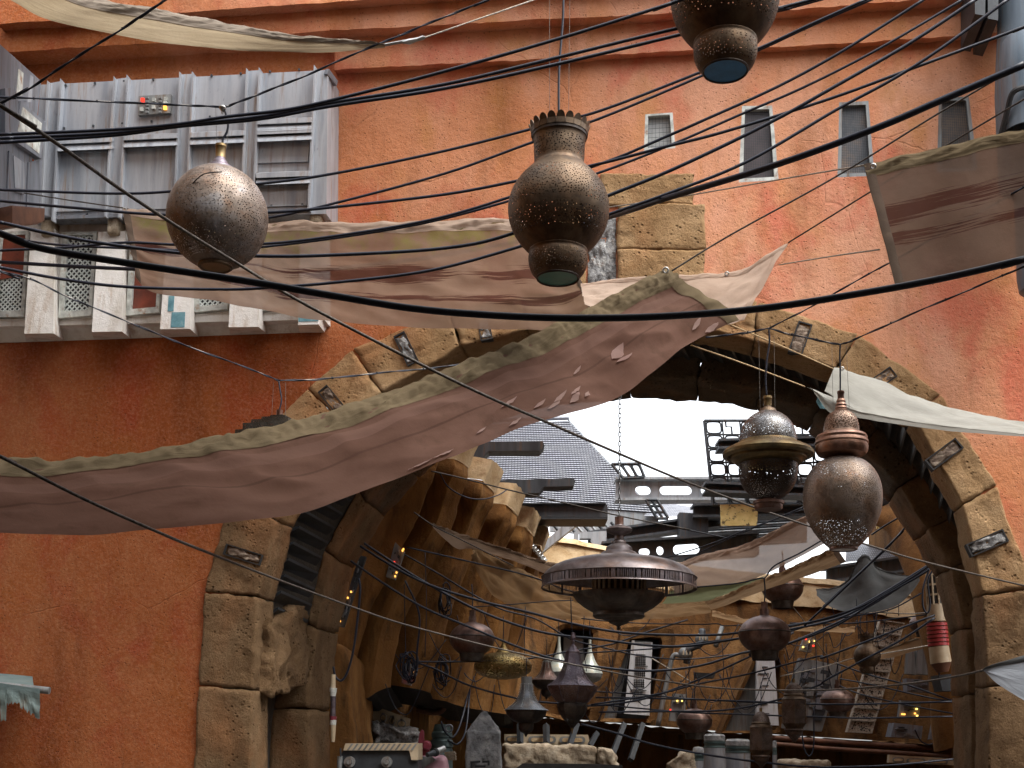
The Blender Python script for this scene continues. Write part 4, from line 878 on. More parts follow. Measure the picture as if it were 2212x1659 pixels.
# ================================================================== lanterns
def axis(cx, y, Y): return P(cx, y, Y)
class Lan:
    """profile builder: px radii and px heights measured at depth Y -> world lathe"""
    def __init__(s, name, label, cx, ytop, ybot, Y, cat='lantern', group=None):
        s.cx, s.Y = cx, Y; s.c = P(cx, (ytop + ybot) / 2, Y); s.k = PXM(cx, (ytop + ybot) / 2, Y)
        s.t = thing(name, label, cat, Vector((s.c.x, s.c.y, P(cx, ybot, Y).z)), group)
    def z(s, y): return P(s.cx, y, s.Y).z
    def prof(s, pr, smooth=3):
        q = [Vector((r * s.k, s.z(y), 0)) for r, y in pr]
        if smooth: q = cr(q, smooth)
        return [(max(.0005, v.x), v.y) for v in q]
    def lathe(s, nm, pr, mat, n=56, smooth=3, flat=False, rot=0, scal=None, parent=None):
        return part(nm, MB().lathe((s.c.x, s.c.y), s.prof(pr, smooth), n, rot, scal), mat, parent or s.t, smooth=False if flat else True)
    def disc(s, nm, r, y, mat):
        z = s.z(y); return part(nm, MB().lathe((s.c.x, s.c.y), [(.0005, z), (r * s.k, z)], 40), mat, s.t)
    def tube(s, nm, pts, r, mat):
        return part(nm, MB().tube(cr([P(x, y, s.Y) for x, y in pts], 6), r * s.k, 8), M[mat] if isinstance(mat, str) else mat, s.t, smooth='full')
    def wires(s, x0, y0, x1, y1, x2=None, x3=None):
        for a, b in ((x0, x2 if x2 is not None else x0), (x1, x3 if x3 is not None else x1)):
            part('suspension_wire', MB().tube([P(a, y0, s.Y), P(b, y1, s.Y)], max(.45 * s.k, .0016), 5), M['wire'], s.t)
def arc(prs):  return prs
# 1 sphere
l = Lan('sphere_lantern', 'large pierced metal sphere lantern hanging in front of the metal cladding', 471, 313, 580, 8.0)
import math as _m
sph = [(108 * _m.sin(a), 471 - 108 * _m.cos(a)) for a in [.27 + (2.80 - .27) * i / 22 for i in range(23)]]
kk = l.k
LT = sum(_m.hypot(sph[i + 1][0] - sph[i][0], sph[i + 1][1] - sph[i][1]) for i in range(22)) * kk
l.lathe('shade', sph, brass('pierced_sphere_metal', SPH, .52, [(.0, LT * .96)], 'leaf', hscale=60, hth=.20, metal=.8, circ=2 * math.pi * 85 * kk), 72, 0)
l.lathe('rim', [(34, 570), (37, 573), (37, 577), (33, 580), (30, 577)], M['bronze'], 40, 0); l.disc('glass_disc', 32, 577, M['gl_brown'])
l.lathe('cap', [(11, 341), (13, 346), (17, 351), (19, 357), (27, 361), (29, 366), (30, 369)], M['mauve'], 40, 2)
l.lathe('socket', [(1, 313), (12, 313), (12.5, 318), (11, 320), (11, 340), (12, 342)], M['brass_cap'], 28, 0)
l.tube('cord', [(484, 232), (489, 250), (493, 268), (490, 285), (482, 300), (480, 313)], 2.6, 'cable')
l.wires(466, 232, 499, 322, 469, 489)
l.lathe('hook', [(1, 228), (7, 230), (8, 234), (3, 240), (2, 246)], M['chrome'], 16, 2)
mb = MB().tube(cr([P(480, 371, 7.66), P(440, 376, 7.66), P(414, 398, 7.70), P(402, 402, 7.74), P(380, 412, 7.86)], 4), .004, 5)
part('crack', mb, M['black'], l.t)
# 2 big bronze vase lantern; 3 the one cut by the top edge is the same kind
def vase(label, cx, Y, s=1.0, y0=0, gl='gl_teal', cord=True):
    f = lambda r, y: (r * s, y0 + y * s)
    l = Lan('vase_lantern', label, cx, f(0, 252)[1], f(0, 602)[1], Y)
    body = [(58, 362), (70, 373), (86, 390), (99, 410), (107, 432), (109.5, 452), (106, 478), (96, 503), (80, 526), (63, 543)]
    q = l.prof([f(*p) for p in body], 3); LL = sum(_m.hypot(q[i + 1][0] - q[i][0], q[i + 1][1] - q[i][1]) for i in range(len(q) - 1))
    l.lathe('belly', [f(*p) for p in body], brass('pierced_bronze', BRZ, .42, [(.16 * LL, .56 * LL), (.62 * LL, .84 * LL)], hscale=54 / s, hth=.205, circ=2 * math.pi * 95 * s * l.k), 72)
    nk = [(59, 298), (56, 306), (55, 330), (54, 352), (56, 358), (58.5, 362)]
    q = l.prof([f(*p) for p in nk], 3); LL = sum(_m.hypot(q[i + 1][0] - q[i][0], q[i + 1][1] - q[i][1]) for i in range(len(q) - 1))
    l.lathe('neck', [f(*p) for p in nk], brass('pierced_bronze_neck', BRZ, .42, [(.18 * LL, .80 * LL)], hscale=52 / s, hth=.23, circ=2 * math.pi * 56 * s * l.k), 56)
    cp = [(62, 541), (64, 544), (62.5, 549), (64, 556), (63, 570), (57, 587), (46, 600)]
    q = l.prof([f(*p) for p in cp], 3); LL = sum(_m.hypot(q[i + 1][0] - q[i][0], q[i + 1][1] - q[i][1]) for i in range(len(q) - 1))
    l.lathe('cup', [f(*p) for p in cp], brass('pierced_bronze_cup', BRZ, .42, [(.22 * LL, .86 * LL)], hscale=54 / s, hth=.21, circ=2 * math.pi * 60 * s * l.k), 56)
    l.lathe('rim', [f(46, 598), f(47, 601), f(45, 604), f(42, 602)], M['dark_bronze'], 40, 0); l.disc('glass_disc', 43 * s, f(0, 601)[1], M[gl])
    l.lathe('top_plate', [f(14, 276), f(40, 279), f(61, 285), f(60, 299)], M['dark_bronze'], 48, 0)
    cm = MB(); zc = l.z(f(0, 284)[1]); zt = l.z(f(0, 270)[1])
    for i in range(20):
        w = 2 * math.pi * i / 20; d = Vector((math.cos(w), math.sin(w), 0)); t_ = Vector((-d.y, d.x, 0)); hw = 9.2 * s * l.k
        ctr = Vector((l.c.x, l.c.y, 0)); pts = []
        for j in range(9):
            a = math.pi * j / 8; pts.append(ctr + d * ((60 + 5 * math.sin(a)) * s * l.k) + t_ * (hw * math.cos(a)) + Vector((0, 0, zc + (zt - zc) * (.15 + .85 * math.sin(a)))))
        pts += [ctr + d * (59 * s * l.k) - t_ * hw + Vector((0, 0, l.z(f(0, 293)[1]))), ctr + d * (59 * s * l.k) + t_ * hw + Vector((0, 0, l.z(f(0, 293)[1])))]
        cm.prism(pts, d * (2.5 * s * l.k))
    part('crown', cm, M['bronze'], l.t)
    l.lathe('socket', [f(1, 251), f(6, 251), f(6, 255), f(15, 256), f(15.5, 260), f(14, 262), f(14, 277)], M['copper'], 28, 0)
    if cord:
        l.tube('cord', [(1217, -40), (1217, 0), (1216, 40), (1213, 80), (1209, 130), (1207, 180), (1207, 251)], 2.6, 'cable'); l.wires(1187, -40, 1231, 274, 1187, 1228)
    return l.t, l
va, la = vase('big bronze vase lantern with a scalloped crown hanging at the centre of the view', 1207, 8.0)
s2 = 116 / 109.0
vb, lb = vase('dark vase lantern with blue glass cut off by the top edge', 1566, 7.0, s2, 150 - 600 * s2 + 2, 'gl_blue', False)
part('cord', MB().tube([P(1568, 252 * s2 + 150 - 598 * s2, 7.0), P(1572, -700, 7.0)], .009, 8), M['cable'], vb, smooth=True)
# 4 brimmed lantern
l = Lan('brimmed_lantern', 'round dark lantern with a wide flat brim hanging before the arch opening', 1659, 856, 1100, 10.0)
dome = [(8, 886), (20, 890), (36, 899), (49, 912), (57, 927), (61, 945), (62, 957)]
l.lathe('upper_dome', dome, brass('pierced_dark_dome', [(.3, (.09, .09, .09)), (.5, (.17, .16, .15)), (.7, (.26, .25, .25))], .30, [(.015, .5)], hscale=72, hth=.26, circ=2 * math.pi * 50 * l.k), 64)
l.lathe('brim', [(62, 955), (66, 960), (80, 966), (92, 972), (97.5, 979), (97, 985), (88, 989), (82, 986), (80, 992), (72, 996), (70, 1000), (62, 1003)], brass('brim_bronze', [(.3, (.06, .045, .025)), (.5, (.15, .11, .05)), (.7, (.23, .17, .08))], .34), 72, 0)
l.lathe('lower_dome', [(62, 1002), (63.5, 1012), (62, 1028), (57, 1045), (47, 1061), (34, 1073), (20, 1080)], brass('pierced_dark_bowl', DRK, .34, [(.015, .5)], hscale=66, hth=.25, circ=2 * math.pi * 50 * l.k), 64)
l.lathe('foot', [(18, 1076), (20, 1081), (33, 1083), (33, 1089), (30, 1091), (30, 1097), (28, 1101), (.3, 1101)], M['copper'], 40, 0)
l.lathe('collar', [(8, 878), (10, 881), (17, 884), (20, 890)], M['bronze'], 28, 0)
l.lathe('socket', [(1, 856), (9.5, 856), (10, 861), (8.5, 863), (8.5, 877)], M['brass_cap'], 24, 0)
l.tube('cord', [(1661, 712), (1662, 740), (1657, 775), (1654, 815), (1656, 857)], 2.0, 'cable'); l.wires(1639, 725, 1672, 886, 1642, 1674)
# 5 bulb lantern
l = Lan('bulb_lantern', 'tall copper lantern with a ringed collar over a pierced egg shaped globe', 1819, 845, 1188, 9.5)
l.lathe('globe', [(28, 989), (45, 996), (62, 1010), (75, 1030), (82, 1053), (83.5, 1075), (81, 1100), (73, 1126), (60, 1150), (44, 1170), (30, 1183)], brass('pierced_globe_metal', [(.3, (.13, .10, .085)), (.5, (.24, .18, .135)), (.7, (.31, .27, .25))], .38, [(.02, 2)], hscale=72, hth=.175, metal=.8, circ=2 * math.pi * 70 * l.k), 72)
l.lathe('rim', [(30, 1182), (30, 1187), (26, 1189), (25, 1186)], M['copper'], 40, 0); l.disc('glass_disc', 26, 1187, M['white_panel'])
CB = brass('ringed_copper', [(.3, (.16, .085, .055)), (.5, (.29, .165, .115)), (.7, (.40, .25, .17))], .33)
l.lathe('collar', [(39, 935), (44, 938), (52, 941), (55, 946), (54, 951), (56, 954), (57, 958), (55, 961), (56, 966), (55, 975), (51, 982), (40, 986), (30, 990)], CB, 64, 0)
l.lathe('small_dome', [(14, 888), (24, 893), (32, 903), (36.5, 916), (38, 930), (39, 936)], brass('pierced_copper_dome', [(.3, (.17, .10, .07)), (.5, (.31, .20, .14)), (.7, (.42, .30, .22))], .36, [(.02, .2)], hscale=80, hth=.35, circ=2 * math.pi * 32 * l.k), 48)
l.lathe('stem', [(8, 862), (10, 867), (9, 870), (12, 875), (11, 878), (13, 882), (12, 884), (14, 886), (14, 889)], CB, 32, 0)
l.lathe('socket', [(1, 845), (7.5, 845), (8, 849), (7, 851), (7, 862)], M['copper'], 24, 0)
l.tube('cord', [(1815, 744), (1814, 770), (1815, 800), (1815, 846)], 1.8, 'cable'); l.wires(1797, 748, 1828, 893, 1800, 1835)
# 6 saucer lantern
l = Lan('saucer_lantern', 'very wide saucer shaped lantern with a key pattern rim hanging on a chain', 1337, 1117, 1362, 14.0)
SM = brass('saucer_metal', [(.3, (.06, .05, .05)), (.5, (.12, .10, .098)), (.7, (.19, .165, .16))], .36, metal=.75)
l.lathe('dome', [(46, 1203), (75, 1206), (108, 1213), (135, 1222), (154, 1234), (163, 1244), (166, 1249)], SM, 96)
q = l.k
l.lathe('key_band', [(166, 1249), (166.5, 1260), (166, 1271)], brass('key_band_metal', [(.3, (.085, .07, .075)), (.5, (.155, .13, .135)), (.7, (.23, .20, .205))], .33, [(.004, 22 * q * .86)], 'slots', metal=.75), 96, 0)
l.lathe('band_edge', [(167, 1247.5), (168, 1249), (167, 1250.5), (165.5, 1249)], SM, 96, 0); l.lathe('band_edge', [(167, 1270), (168, 1272), (167, 1273), (165.5, 1271)], SM, 96, 0)
l.lathe('inner_drum', [(55, 1225), (55, 1282)], brass('drum_metal', DRK, .5), 48, 0)
mb = MB()
for i in range(28):
    w = 2 * math.pi * i / 28; d = Vector((math.cos(w), math.sin(w), 0)); mb.box(Vector((l.c.x, l.c.y, (l.z(1240) + l.z(1282)) / 2)) + d * 57 * q, 5 * q, 3 * q, abs(l.z(1240) - l.z(1282)), Vector((-d.y, d.x, 0)), d)
part('drum_bars', mb, M['cream'], l.t)
l.lathe('lower_bowl', [(99, 1283), (98, 1289), (90, 1300), (74, 1313), (56, 1323), (55, 1326), (56, 1331), (52, 1335), (38, 1337)], M['dark_bronze'], 72, 0)
l.lathe('bowl_floor', [(99, 1283), (55, 1281)], M['black'], 64, 0)
l.lathe('finial', [(38, 1336), (30, 1340), (22, 1342), (20, 1346), (10, 1350), (5, 1352), (4, 1355), (5, 1358), (3, 1361), (.3, 1362)], M['dark_bronze'], 40, 0)
l.lathe('stepped_top', [(9, 1133), (10, 1135), (24, 1139), (29, 1144), (26, 1150), (13, 1155), (10.5, 1158), (10.5, 1166), (14, 1168), (15.5, 1171), (15, 1175), (20, 1177), (28, 1183), (29, 1190), (36, 1193), (46, 1202), (48, 1204)], SM, 56, 0)
l.lathe('socket', [(1, 1117), (9.5, 1117), (9.5, 1134)], M['copper'], 28, 0)
cm = MB(); zt, zb = P(1336, 770, 14).z, l.z(1117); nl = int((zt - zb) / .055)
for i in range(nl):
    z = zb + .055 * (i + .5); a = Vector((1, 0, 0)) if i % 2 else Vector((0, 1, 0)); ring = [Vector((l.c.x, l.c.y, z)) + a * (.014 * math.cos(w)) + Vector((0, 0, .036 * math.sin(w))) for w in [2 * math.pi * j / 10 for j in range(11)]]
    cm.tube(ring, .0055, 5, False)
part('chain', cm, M['chain'], l.t)
# 7 stepped square lantern half behind the pink canvas
l = Lan('stepped_lantern', 'stepped pyramid lantern of square pierced tiers peeping over the pink canvas', 603, 886, 960, 10.4)
def tier(x0, r0, y0, r1, y1, mat, nm='tier'):
    l.lathe(nm, [(r0, y0), (r1, y0 + .5), (r1, y1), (r1 * .9, y1)], mat, 4, 0, True, rot=R(28))
PM = brass('pierced_tier', [(.3, (.05, .055, .055)), (.6, (.12, .115, .10)), (.8, (.17, .14, .10))], .45, [(.01, 4)], hscale=75, hth=.22)
for r0, y0, r1, y1 in ((6, 899, 21, 905), (21, 905, 40, 914), (40, 914, 62, 924), (62, 924, 80, 940), (80, 940, 96, 958)): tier(0, r0, y0, r1, y1, PM)
l.lathe('socket', [(1, 886), (7, 886), (7, 900)], M['copper'], 20, 0)
l.tube('cord', [(602, 823), (605, 842), (608, 865), (603, 888)], 1.7, 'cable'); l.wires(591, 826, 617, 900, 587, 617)
# ================================================================== court beyond the arch
def A4(x, y): return (655.5 + .2872 * x, 1182.2 + .2872 * y)     # zoom frames used while measuring
def A5(x, y): return (1132.3 + .2872 * x, 1182.2 + .2872 * y)
def A6(x, y): return (1576.8 + .2872 * x, 1182.2 + .2872 * y)
def AA(x, y): return (893.9 + .2694 * x, 864.1 + .2694 * y)
def AB_(x, y): return (1430.2 + .2694 * x, 864.1 + .2694 * y)
def pxp(mb, pts, Y, d, f=None):
    pts = [f(*p) for p in pts] if f else pts
    return mb.prism([P(x, y, Y) for x, y in pts], Vector((0, d, 0)))

# ---- left ribbed vault wall, curling over at its top
lw = thing('ribbed_wall', 'ochre plaster vault wall with leaning ribs at the left of the court', 'wall', P(860, 1560, 22))
YS = [20.9, 21.2, 21.7, 22.7, 24.0, 25.7, 27.6]
rows = [[(540, 1600), (650, 1560), (745, 1480), (838, 1480), (915, 1512), (985, 1526), (1060, 1538)],
        [(590, 1450), (690, 1400), (775, 1330), (870, 1360), (945, 1400), (1015, 1410), (1072, 1430)],
        [(640, 1300), (755, 1240), (845, 1210), (915, 1240), (975, 1280), (1038, 1300), (1085, 1330)],
        [(690, 1160), (820, 1120), (895, 1110), (955, 1140), (1005, 1190), (1065, 1220), (1105, 1255)],
        [(735, 1050), (865, 1030), (930, 1035), (990, 1080), (1038, 1130), (1090, 1170), (1120, 1215)],
        [(770, 980), (890, 985), (945, 998), (1010, 1052), (1055, 1100), (1105, 1150), (1135, 1195)]]
rc = [cr([P(x, y, Y - (.25 if k > 3 else 0)) for (x, y), Y in zip(r, YS)], 30) for k, r in enumerate(rows)]
cols_n, row_n = 180, 46
def surf(a, b):                                                   # a along the wall, b upwards
    pts = [r[round(a * 180)] for r in rc]; q = cr(pts, 4); x = b * (len(q) - 1); i = min(int(x), len(q) - 2); return q[i].lerp(q[i + 1], x - i)
CACHE = [[surf(i / cols_n, j / row_n) for j in range(row_n + 1)] for i in range(cols_n + 1)]
def ribprof(a):
    v = 0
    for c, w in ((.14, .05), (.333, .052), (.50, .05), (.667, .045), (.82, .04), (.95, .03)):
        d = abs(a - c) / w; v = max(v, min(1, max(0, (1.2 - d) / .3)))
    return v
def lwf(a, b):
    i, j = round(a * cols_n), round(b * row_n); p = CACHE[i][j]
    h = ribprof(a + .006 * noise.noise(Vector((b * 5, a * 3, 1)))) * (.78 - .25 * max(0, b - .6) / .4)
    q = p * 1.1; h += .07 * noise.fractal(q, .9, 2.1, 4)
    if b > .93: h += .0
    return p + Vector((.80, -.55, -.12)) * h
part('rib_wall', MB().grid(lwf, cols_n, row_n), M['ochre'], lw, smooth='full')
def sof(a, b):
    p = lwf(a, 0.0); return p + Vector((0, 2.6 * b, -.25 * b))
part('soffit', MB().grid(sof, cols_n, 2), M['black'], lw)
def rim(a, b):                                                    # broken pale plaster edge at the top
    i = round(a * cols_n); p = lwf(i / cols_n, 1.0); r = .10 * noise.noise(p * 3) ; return p + Vector((.03 + .14 * b, .12 * b, .42 * b + r * (1 - abs(2 * b - 1)) + (.06 * noise.noise(p * 9) if b > 0 else 0)))
part('broken_edge', MB().grid(rim, cols_n, 5), M['pale_plaster'], lw, smooth='full')
# big plastered buttress beside the inner pillar
bt = MB().rock([P(680, 1368, 20.2), P(748, 1395, 20.2), P(790, 1900, 20.2), P(680, 1900, 20.2), P(690, 1350, 21.0), P(806, 1452, 21.6), P(808, 1900, 21.6), P(690, 1900, 21.0)], (10, 30, 10), .05, .06, 77)
for v in bt.v:
    pass
solo('buttress', bt, M['ochre'], 'plastered orange buttress block just right of the inner stone pillar', 'buttress', smooth='full')

# ---- far wall
FY = 29.0
fw = thing('court_wall', 'curved ochre plaster wall closing the far side of the court', 'wall', P(1560, 1600, FY))
top = Poly([P(x, y, Y) for x, y, Y in ((1000, 1110, 28.5), (1159, 1166, 29.6), (1240, 1180, 30), (1303, 1192, 30.2), (1500, 1235, 30.4), (1700, 1258, 30.3), (1830, 1270, 30.1), (1960, 1290, 29.6), (2110, 1300, 28.5))], 6)
bot = Poly([P(x, y, Y) for x, y, Y in ((1000, 1528, 27.6), (1130, 1546, 28.6), (1293, 1558, 29), (1430, 1570, 29.1), (1563, 1580, 29.1), (1700, 1588, 29), (1830, 1596, 28.8), (1960, 1604, 28.4), (2110, 1612, 27.6))], 6)
def fwf(a, b):
    p = bot(a).lerp(top(a), b); p.y += .09 * noise.fractal(p * .9, .9, 2, 4) - .22 * max(0, math.sin(a * 34) - .2) * (1 - b * .6); return p
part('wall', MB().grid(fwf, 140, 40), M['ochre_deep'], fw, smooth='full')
def cop(a, b):
    p = top(a); p.y += -.25 + .5 * b; p.z += .16 * (1 - (2 * b - 1) ** 2) + .03 * noise.noise(p * 3); return p
part('coping', MB().grid(cop, 100, 6), M['pale_plaster'], fw, smooth='full')
def lipf(a, b):
    p = bot(a); p.y += -.18 + 1.6 * b; p.z += -.02 + .05 * noise.noise(Vector((a * 60, b * 3, 0))) * (b < .5) - .1 * b; return p
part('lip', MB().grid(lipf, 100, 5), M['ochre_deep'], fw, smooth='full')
def back(a, b):
    p = bot(a); p.y += 1.4; p.z -= 3.4 * b; return p
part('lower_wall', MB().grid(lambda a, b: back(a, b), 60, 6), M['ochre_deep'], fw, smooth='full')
for x, y, w, h in ((1303, 1215, 60, 0),):
    pass
def back2(a, b):
    p = P(680, 1470, 21.5).lerp(P(1060, 1500, 29.4), a); p.z = p.z * (1 - b); return p
part('side_wall', MB().grid(back2, 20, 4), M['ochre'], fw, smooth='full')
# lighter plaster skirt at the parapet
def skirt(a, b):
    p = bot(a).lerp(top(a), 1 - .16 * b - (.02 * noise.noise(Vector((a * 40, b, 0))) if b > 0 else 0)); p.y += -.16 + .06 * noise.noise(p * 2); return p
part('parapet_plaster', MB().grid(skirt, 100, 6), M['pale_plaster'], fw, smooth='full')
# vertical ochre frames round the tall recesses
def tall_recess(outer, inner, label, slab, panelq, kind):
    t = thing('wall_niche', label, 'niche', P(*outer[0], 28.4))
    mb = MB(); O = [P(x, y, 28.25) for x, y in outer]; I = [P(x, y, 28.3) for x, y in inner]; n = len(O)
    dv = Vector((0, .9, 0))
    for i in range(n):
        a, b, c, d = O[i], O[(i + 1) % n], I[(i + 1) % n], I[i]; mb.hexa([a, b, c, d, a + dv, b + dv, c + dv, d + dv])
    part('surround', mb, M['ochre_deep'], t)
    mb = MB(); pxp(mb, inner, 28.9, .1); part('recess', mb, M['black'], t)
    if slab: mb = MB(); pxp(mb, slab, 28.6, .15); part('slab', mb, M['machine'], t)
    return t
t = tall_recess([A5(740, 605), A5(1000, 590), A5(1120, 620), A5(1140, 700), A5(1000, 1260), A5(950, 1320), A5(570, 1310), A5(620, 1150)], [A5(795, 690), A5(960, 672), A5(1030, 680), A5(1040, 720), A5(950, 1240), A5(930, 1290), A5(600, 1285), A5(650, 1150)],
                'tall leaning niche holding a pale panel of round vent holes', [A5(740, 770), A5(800, 780), A5(690, 1290), A5(600, 1285)], None, 0)
mb = MB(); pxp(mb, [A5(812, 700), A5(965, 716), A5(942, 1266), A5(752, 1250)], 28.15, .12); pn = part('vent_panel', mb, M['white_panel'], t)
mb = MB()
for r0 in range(5):
    x0, y0, x1 = ((842, 832, 908), (834, 918, 905), (830, 1000, 897), (826, 1090, 885), (820, 1130, 880))[r0]
    rows_ = (4, 4, 4, 2, 2)[r0]
    for i in range(6):
        for j in range(rows_):
            x, y = A5(x0 + (x1 - x0) * i / 5, y0 + 16 * j); c = P(x, y, 28.13); mb.add([c + Vector((.020 * math.cos(w), 0, .026 * math.sin(w))) for w in [k * math.pi / 4 for k in range(8)]], [tuple(range(8))])
for y, xa, xb in ((805, 840, 912), (890, 835, 930), (1072, 800, 920), (706, 830, 960)):
    part('seam', pxp(MB(), [A5(xa, y - 4), A5(xb, y + 2), A5(xb, y + 8), A5(xa, y + 4)], 28.12, .02), M['black'], pn)
part('vent_holes', mb, M['black'], pn, kind='stuff')
t = tall_recess([A5(1720, 850), A5(1830, 760), A5(1960, 780), A5(1990, 860), A5(1930, 1380), A5(1880, 1400), A5(1480, 1395), A5(1560, 1200)], [A5(1745, 865), A5(1850, 830), A5(1925, 840), A5(1930, 880), A5(1905, 1350), A5(1890, 1375), A5(1510, 1380), A5(1590, 1200)],
                'tall leaning niche holding a white tower panel with short slots', [A5(1720, 870), A5(1752, 870), A5(1740, 1385), A5(1505, 1390)], None, 0)
mb = MB(); pxp(mb, [A5(1750, 850), A5(1885, 850), A5(1916, 1340), A5(1745, 1335)], 28.0, .12); pn = part('tower_panel', mb, M['white_panel'], t)
mb = MB()
for x, y, w in ((1812, 900, 22), (1800, 950, 40), (1812, 985, 20), (1815, 1040, 24), (1818, 1250, 26), (1800, 1180, 34)): pxp(mb, [A5(x - w, y - 3), A5(x + w, y - 3), A5(x + w, y + 3), A5(x - w, y + 3)], 27.98, .03)
part('slots', mb, M['black'], pn, kind='stuff')
t = tall_recess([A5(240, 600), A5(300, 575), A5(520, 590), A5(560, 640), A5(520, 1200), A5(300, 1300), A5(60, 1240), A5(160, 900)], [A5(270, 625), A5(310, 605), A5(500, 615), A5(520, 650), A5(480, 1180), A5(290, 1265), A5(90, 1225), A5(190, 900)],
                'niche with two pale green flask lanterns behind the octagonal lantern', [A5(300, 660), A5(440, 670), A5(470, 1150), A5(280, 1200)], None, 0)

# control boxes with lamps
def control(label, quad, Y, lamps, n=10, seed=0, mat='machine', d=.14):
    F = [P(x, y, Y) for x, y in quad]; t = thing('control_box', label, 'control box', (F[2] + F[3]) / 2, 'control boxes on the court walls')
    part('casing', MB().prism(F, Vector((0, d, 0))), M[mat], t)
    rr = random.Random(seed); mb = MB()
    for i in range(n):
        a, b = rr.uniform(.06, .75), rr.uniform(.06, .85); w, h = rr.uniform(.08, .25), rr.uniform(.03, .10); pt = lambda u, v: F[0].lerp(F[1], u).lerp(F[3].lerp(F[2], u), v)
        q = [pt(a, b), pt(a + w, b), pt(a + w, b + h), pt(a, b + h)]; e = Vector((0, -rr.uniform(.03, .08), 0)); part('ridge', MB().prism([p + e for p in q], -e), M[('slat', 'machine', 'panel_dark')[i % 3]], t)
    for x, y, c in lamps:
        p = P(x, y, Y - .05); s = PXM(x, y, Y) * 1.9; part('lamp', MB().box(p, s * 1.4, .06, s * 1.8), M[{'a': 'led_amber', 'r': 'led_red', 'y': 'led_yellow'}[c]], t)
    return t
def al(f, *ls): return [(*f(x, y), c) for x, y, c in ls]
control('slim dark control box with amber lamps high on the ribbed wall', [A4(690, -40), A4(760, 30), A4(690, 240), A4(620, 220)], 20.75, al(A4, (752, 14, 'a'), (745, 25, 'a'), (700, 190, 'a'), (690, 218, 'a'), (684, 112, 'r')), 12, 1)
control('long narrow strip of lamps on the edge of the inner stone pillar', [A4(420, 60), A4(470, 70), A4(300, 600), A4(255, 590)], 20.0, al(A4, (318, 322, 'r'), (358, 335, 'a'), (320, 375, 'a'), (333, 380, 'a'), (275, 555, 'a'), (262, 588, 'a')), 16, 2, 'slat')
control('control box with amber and red lamps low on the second rib among coiled leads', [A4(750, 870), A4(835, 880), A4(810, 1040), A4(738, 1020)], 20.9, al(A4, (826, 945, 'a'), (800, 985, 'r'), (760, 992, 'r')), 10, 3)
control('wide control box with six lamps under the gold disc lantern', [A4(1340, 975), A4(1500, 970), A4(1560, 1225), A4(1325, 1220)], 27.6, al(A4, (1357, 1188, 'a'), (1378, 1190, 'a'), (1492, 1187, 'a'), (1518, 1205, 'a'), (1505, 1140, 'a'), (1545, 1106, 'r'), (1450, 1100, 'r')), 14, 4)
control('dark control box with two amber lamps right of the vented panel', [A5(1120, 1100), A5(1225, 1105), A5(1200, 1310), A5(1090, 1305)], 28.2, al(A5, (1152, 1155, 'y'), (1186, 1156, 'y'), (1100, 1222, 'r')), 12, 5)
control('small box of red and yellow lamps beside the large copper bowl lantern', [A6(560, 675), A6(650, 690), A6(610, 790), A6(525, 775)], 28.2, al(A6, (572, 690, 'r'), (600, 710, 'y'), (638, 706, 'y'), (550, 750, 'y'), (628, 741, 'r')), 8, 6)
control('control box with four amber lamps right of the carved panel', [A6(1285, 1150), A6(1440, 1160), A6(1420, 1285), A6(1270, 1275)], 27.8, al(A6, (1404, 1216, 'y'), (1296, 1255, 'a'), (1312, 1256, 'a'), (1408, 1267, 'y'), (1392, 1250, 'a')), 12, 7)
control('blue grey junction boxes mounted high near the right stone pillar', [A6(1330, 985), A6(1560, 1010), A6(1555, 1095), A6(1335, 1085)], 27.4, [], 12, 8, 'panel_dark', .3)
control('pair of grey box units low near the right stone pillar', [A6(1235, 1320), A6(1450, 1345), A6(1440, 1440), A6(1210, 1425)], 27.2, [], 12, 9, 'panel_dark', .4)
control('large leaning grey machine panel behind the hexagonal lanterns', [A6(530, 830), A6(840, 890), A6(690, 1385), A6(375, 1355)], 28.3, [], 46, 10, 'machine', .3)

# carved pale panels
def carved(label, q, Y):
    F = [P(x, y, Y) for x, y in q]; t = thing('carved_panel', label, 'carved panel', (F[2] + F[3]) / 2)
    part('slab', MB().prism(F, Vector((0, .12, 0))), M['carved'], t); pt = lambda u, v: F[0].lerp(F[1], u).lerp(F[3].lerp(F[2], u), v)
    mb = MB(); n = 9
    for k in range(n + 1):
        v = k / n; h = .008; qd = [pt(0, max(0, v - h)), pt(1, max(0, v - h)), pt(1, min(1, v + h)), pt(0, min(1, v + h))]; mb.prism([p + Vector((0, -.05, 0)) for p in qd], Vector((0, .06, 0)))
    for u0, u1 in ((0, .05), (.95, 1)):
        qd = [pt(u0, 0), pt(u1, 0), pt(u1, 1), pt(u0, 1)]; mb.prism([p + Vector((0, -.045, 0)) for p in qd], Vector((0, .05, 0)))
    part('frame', mb, M['carved'], t)
    mb = MB(); rr = random.Random(len(label))
    for i in range(420):
        u, v = rr.uniform(.08, .9), rr.uniform(.01, .985)
        if abs((v * n) % 1) < .14 or abs((v * n) % 1) > .86: continue
        a = rr.uniform(.02, .05); b = rr.uniform(.003, .009); qd = [pt(u - a, v), pt(u, v - b), pt(u + a, v), pt(u, v + b)]; mb.add([p + Vector((0, -.012, 0)) for p in qd], [(0, 1, 2, 3)])
    part('carving', mb, M['rock'] if False else M['black'], t, kind='stuff')
    return t
carved('tall leaning pale panel of carved tracery behind the small vase lantern', [A6(1125, 545), A6(1310, 570), A6(1065, 1400), A6(875, 1390)], 28.1)
carved('short pale carved panel half hidden by the right stone pillar', [A6(1625, 1090), A6(1790, 1100), A6(1760, 1300), A6(1590, 1280)], 27.4)
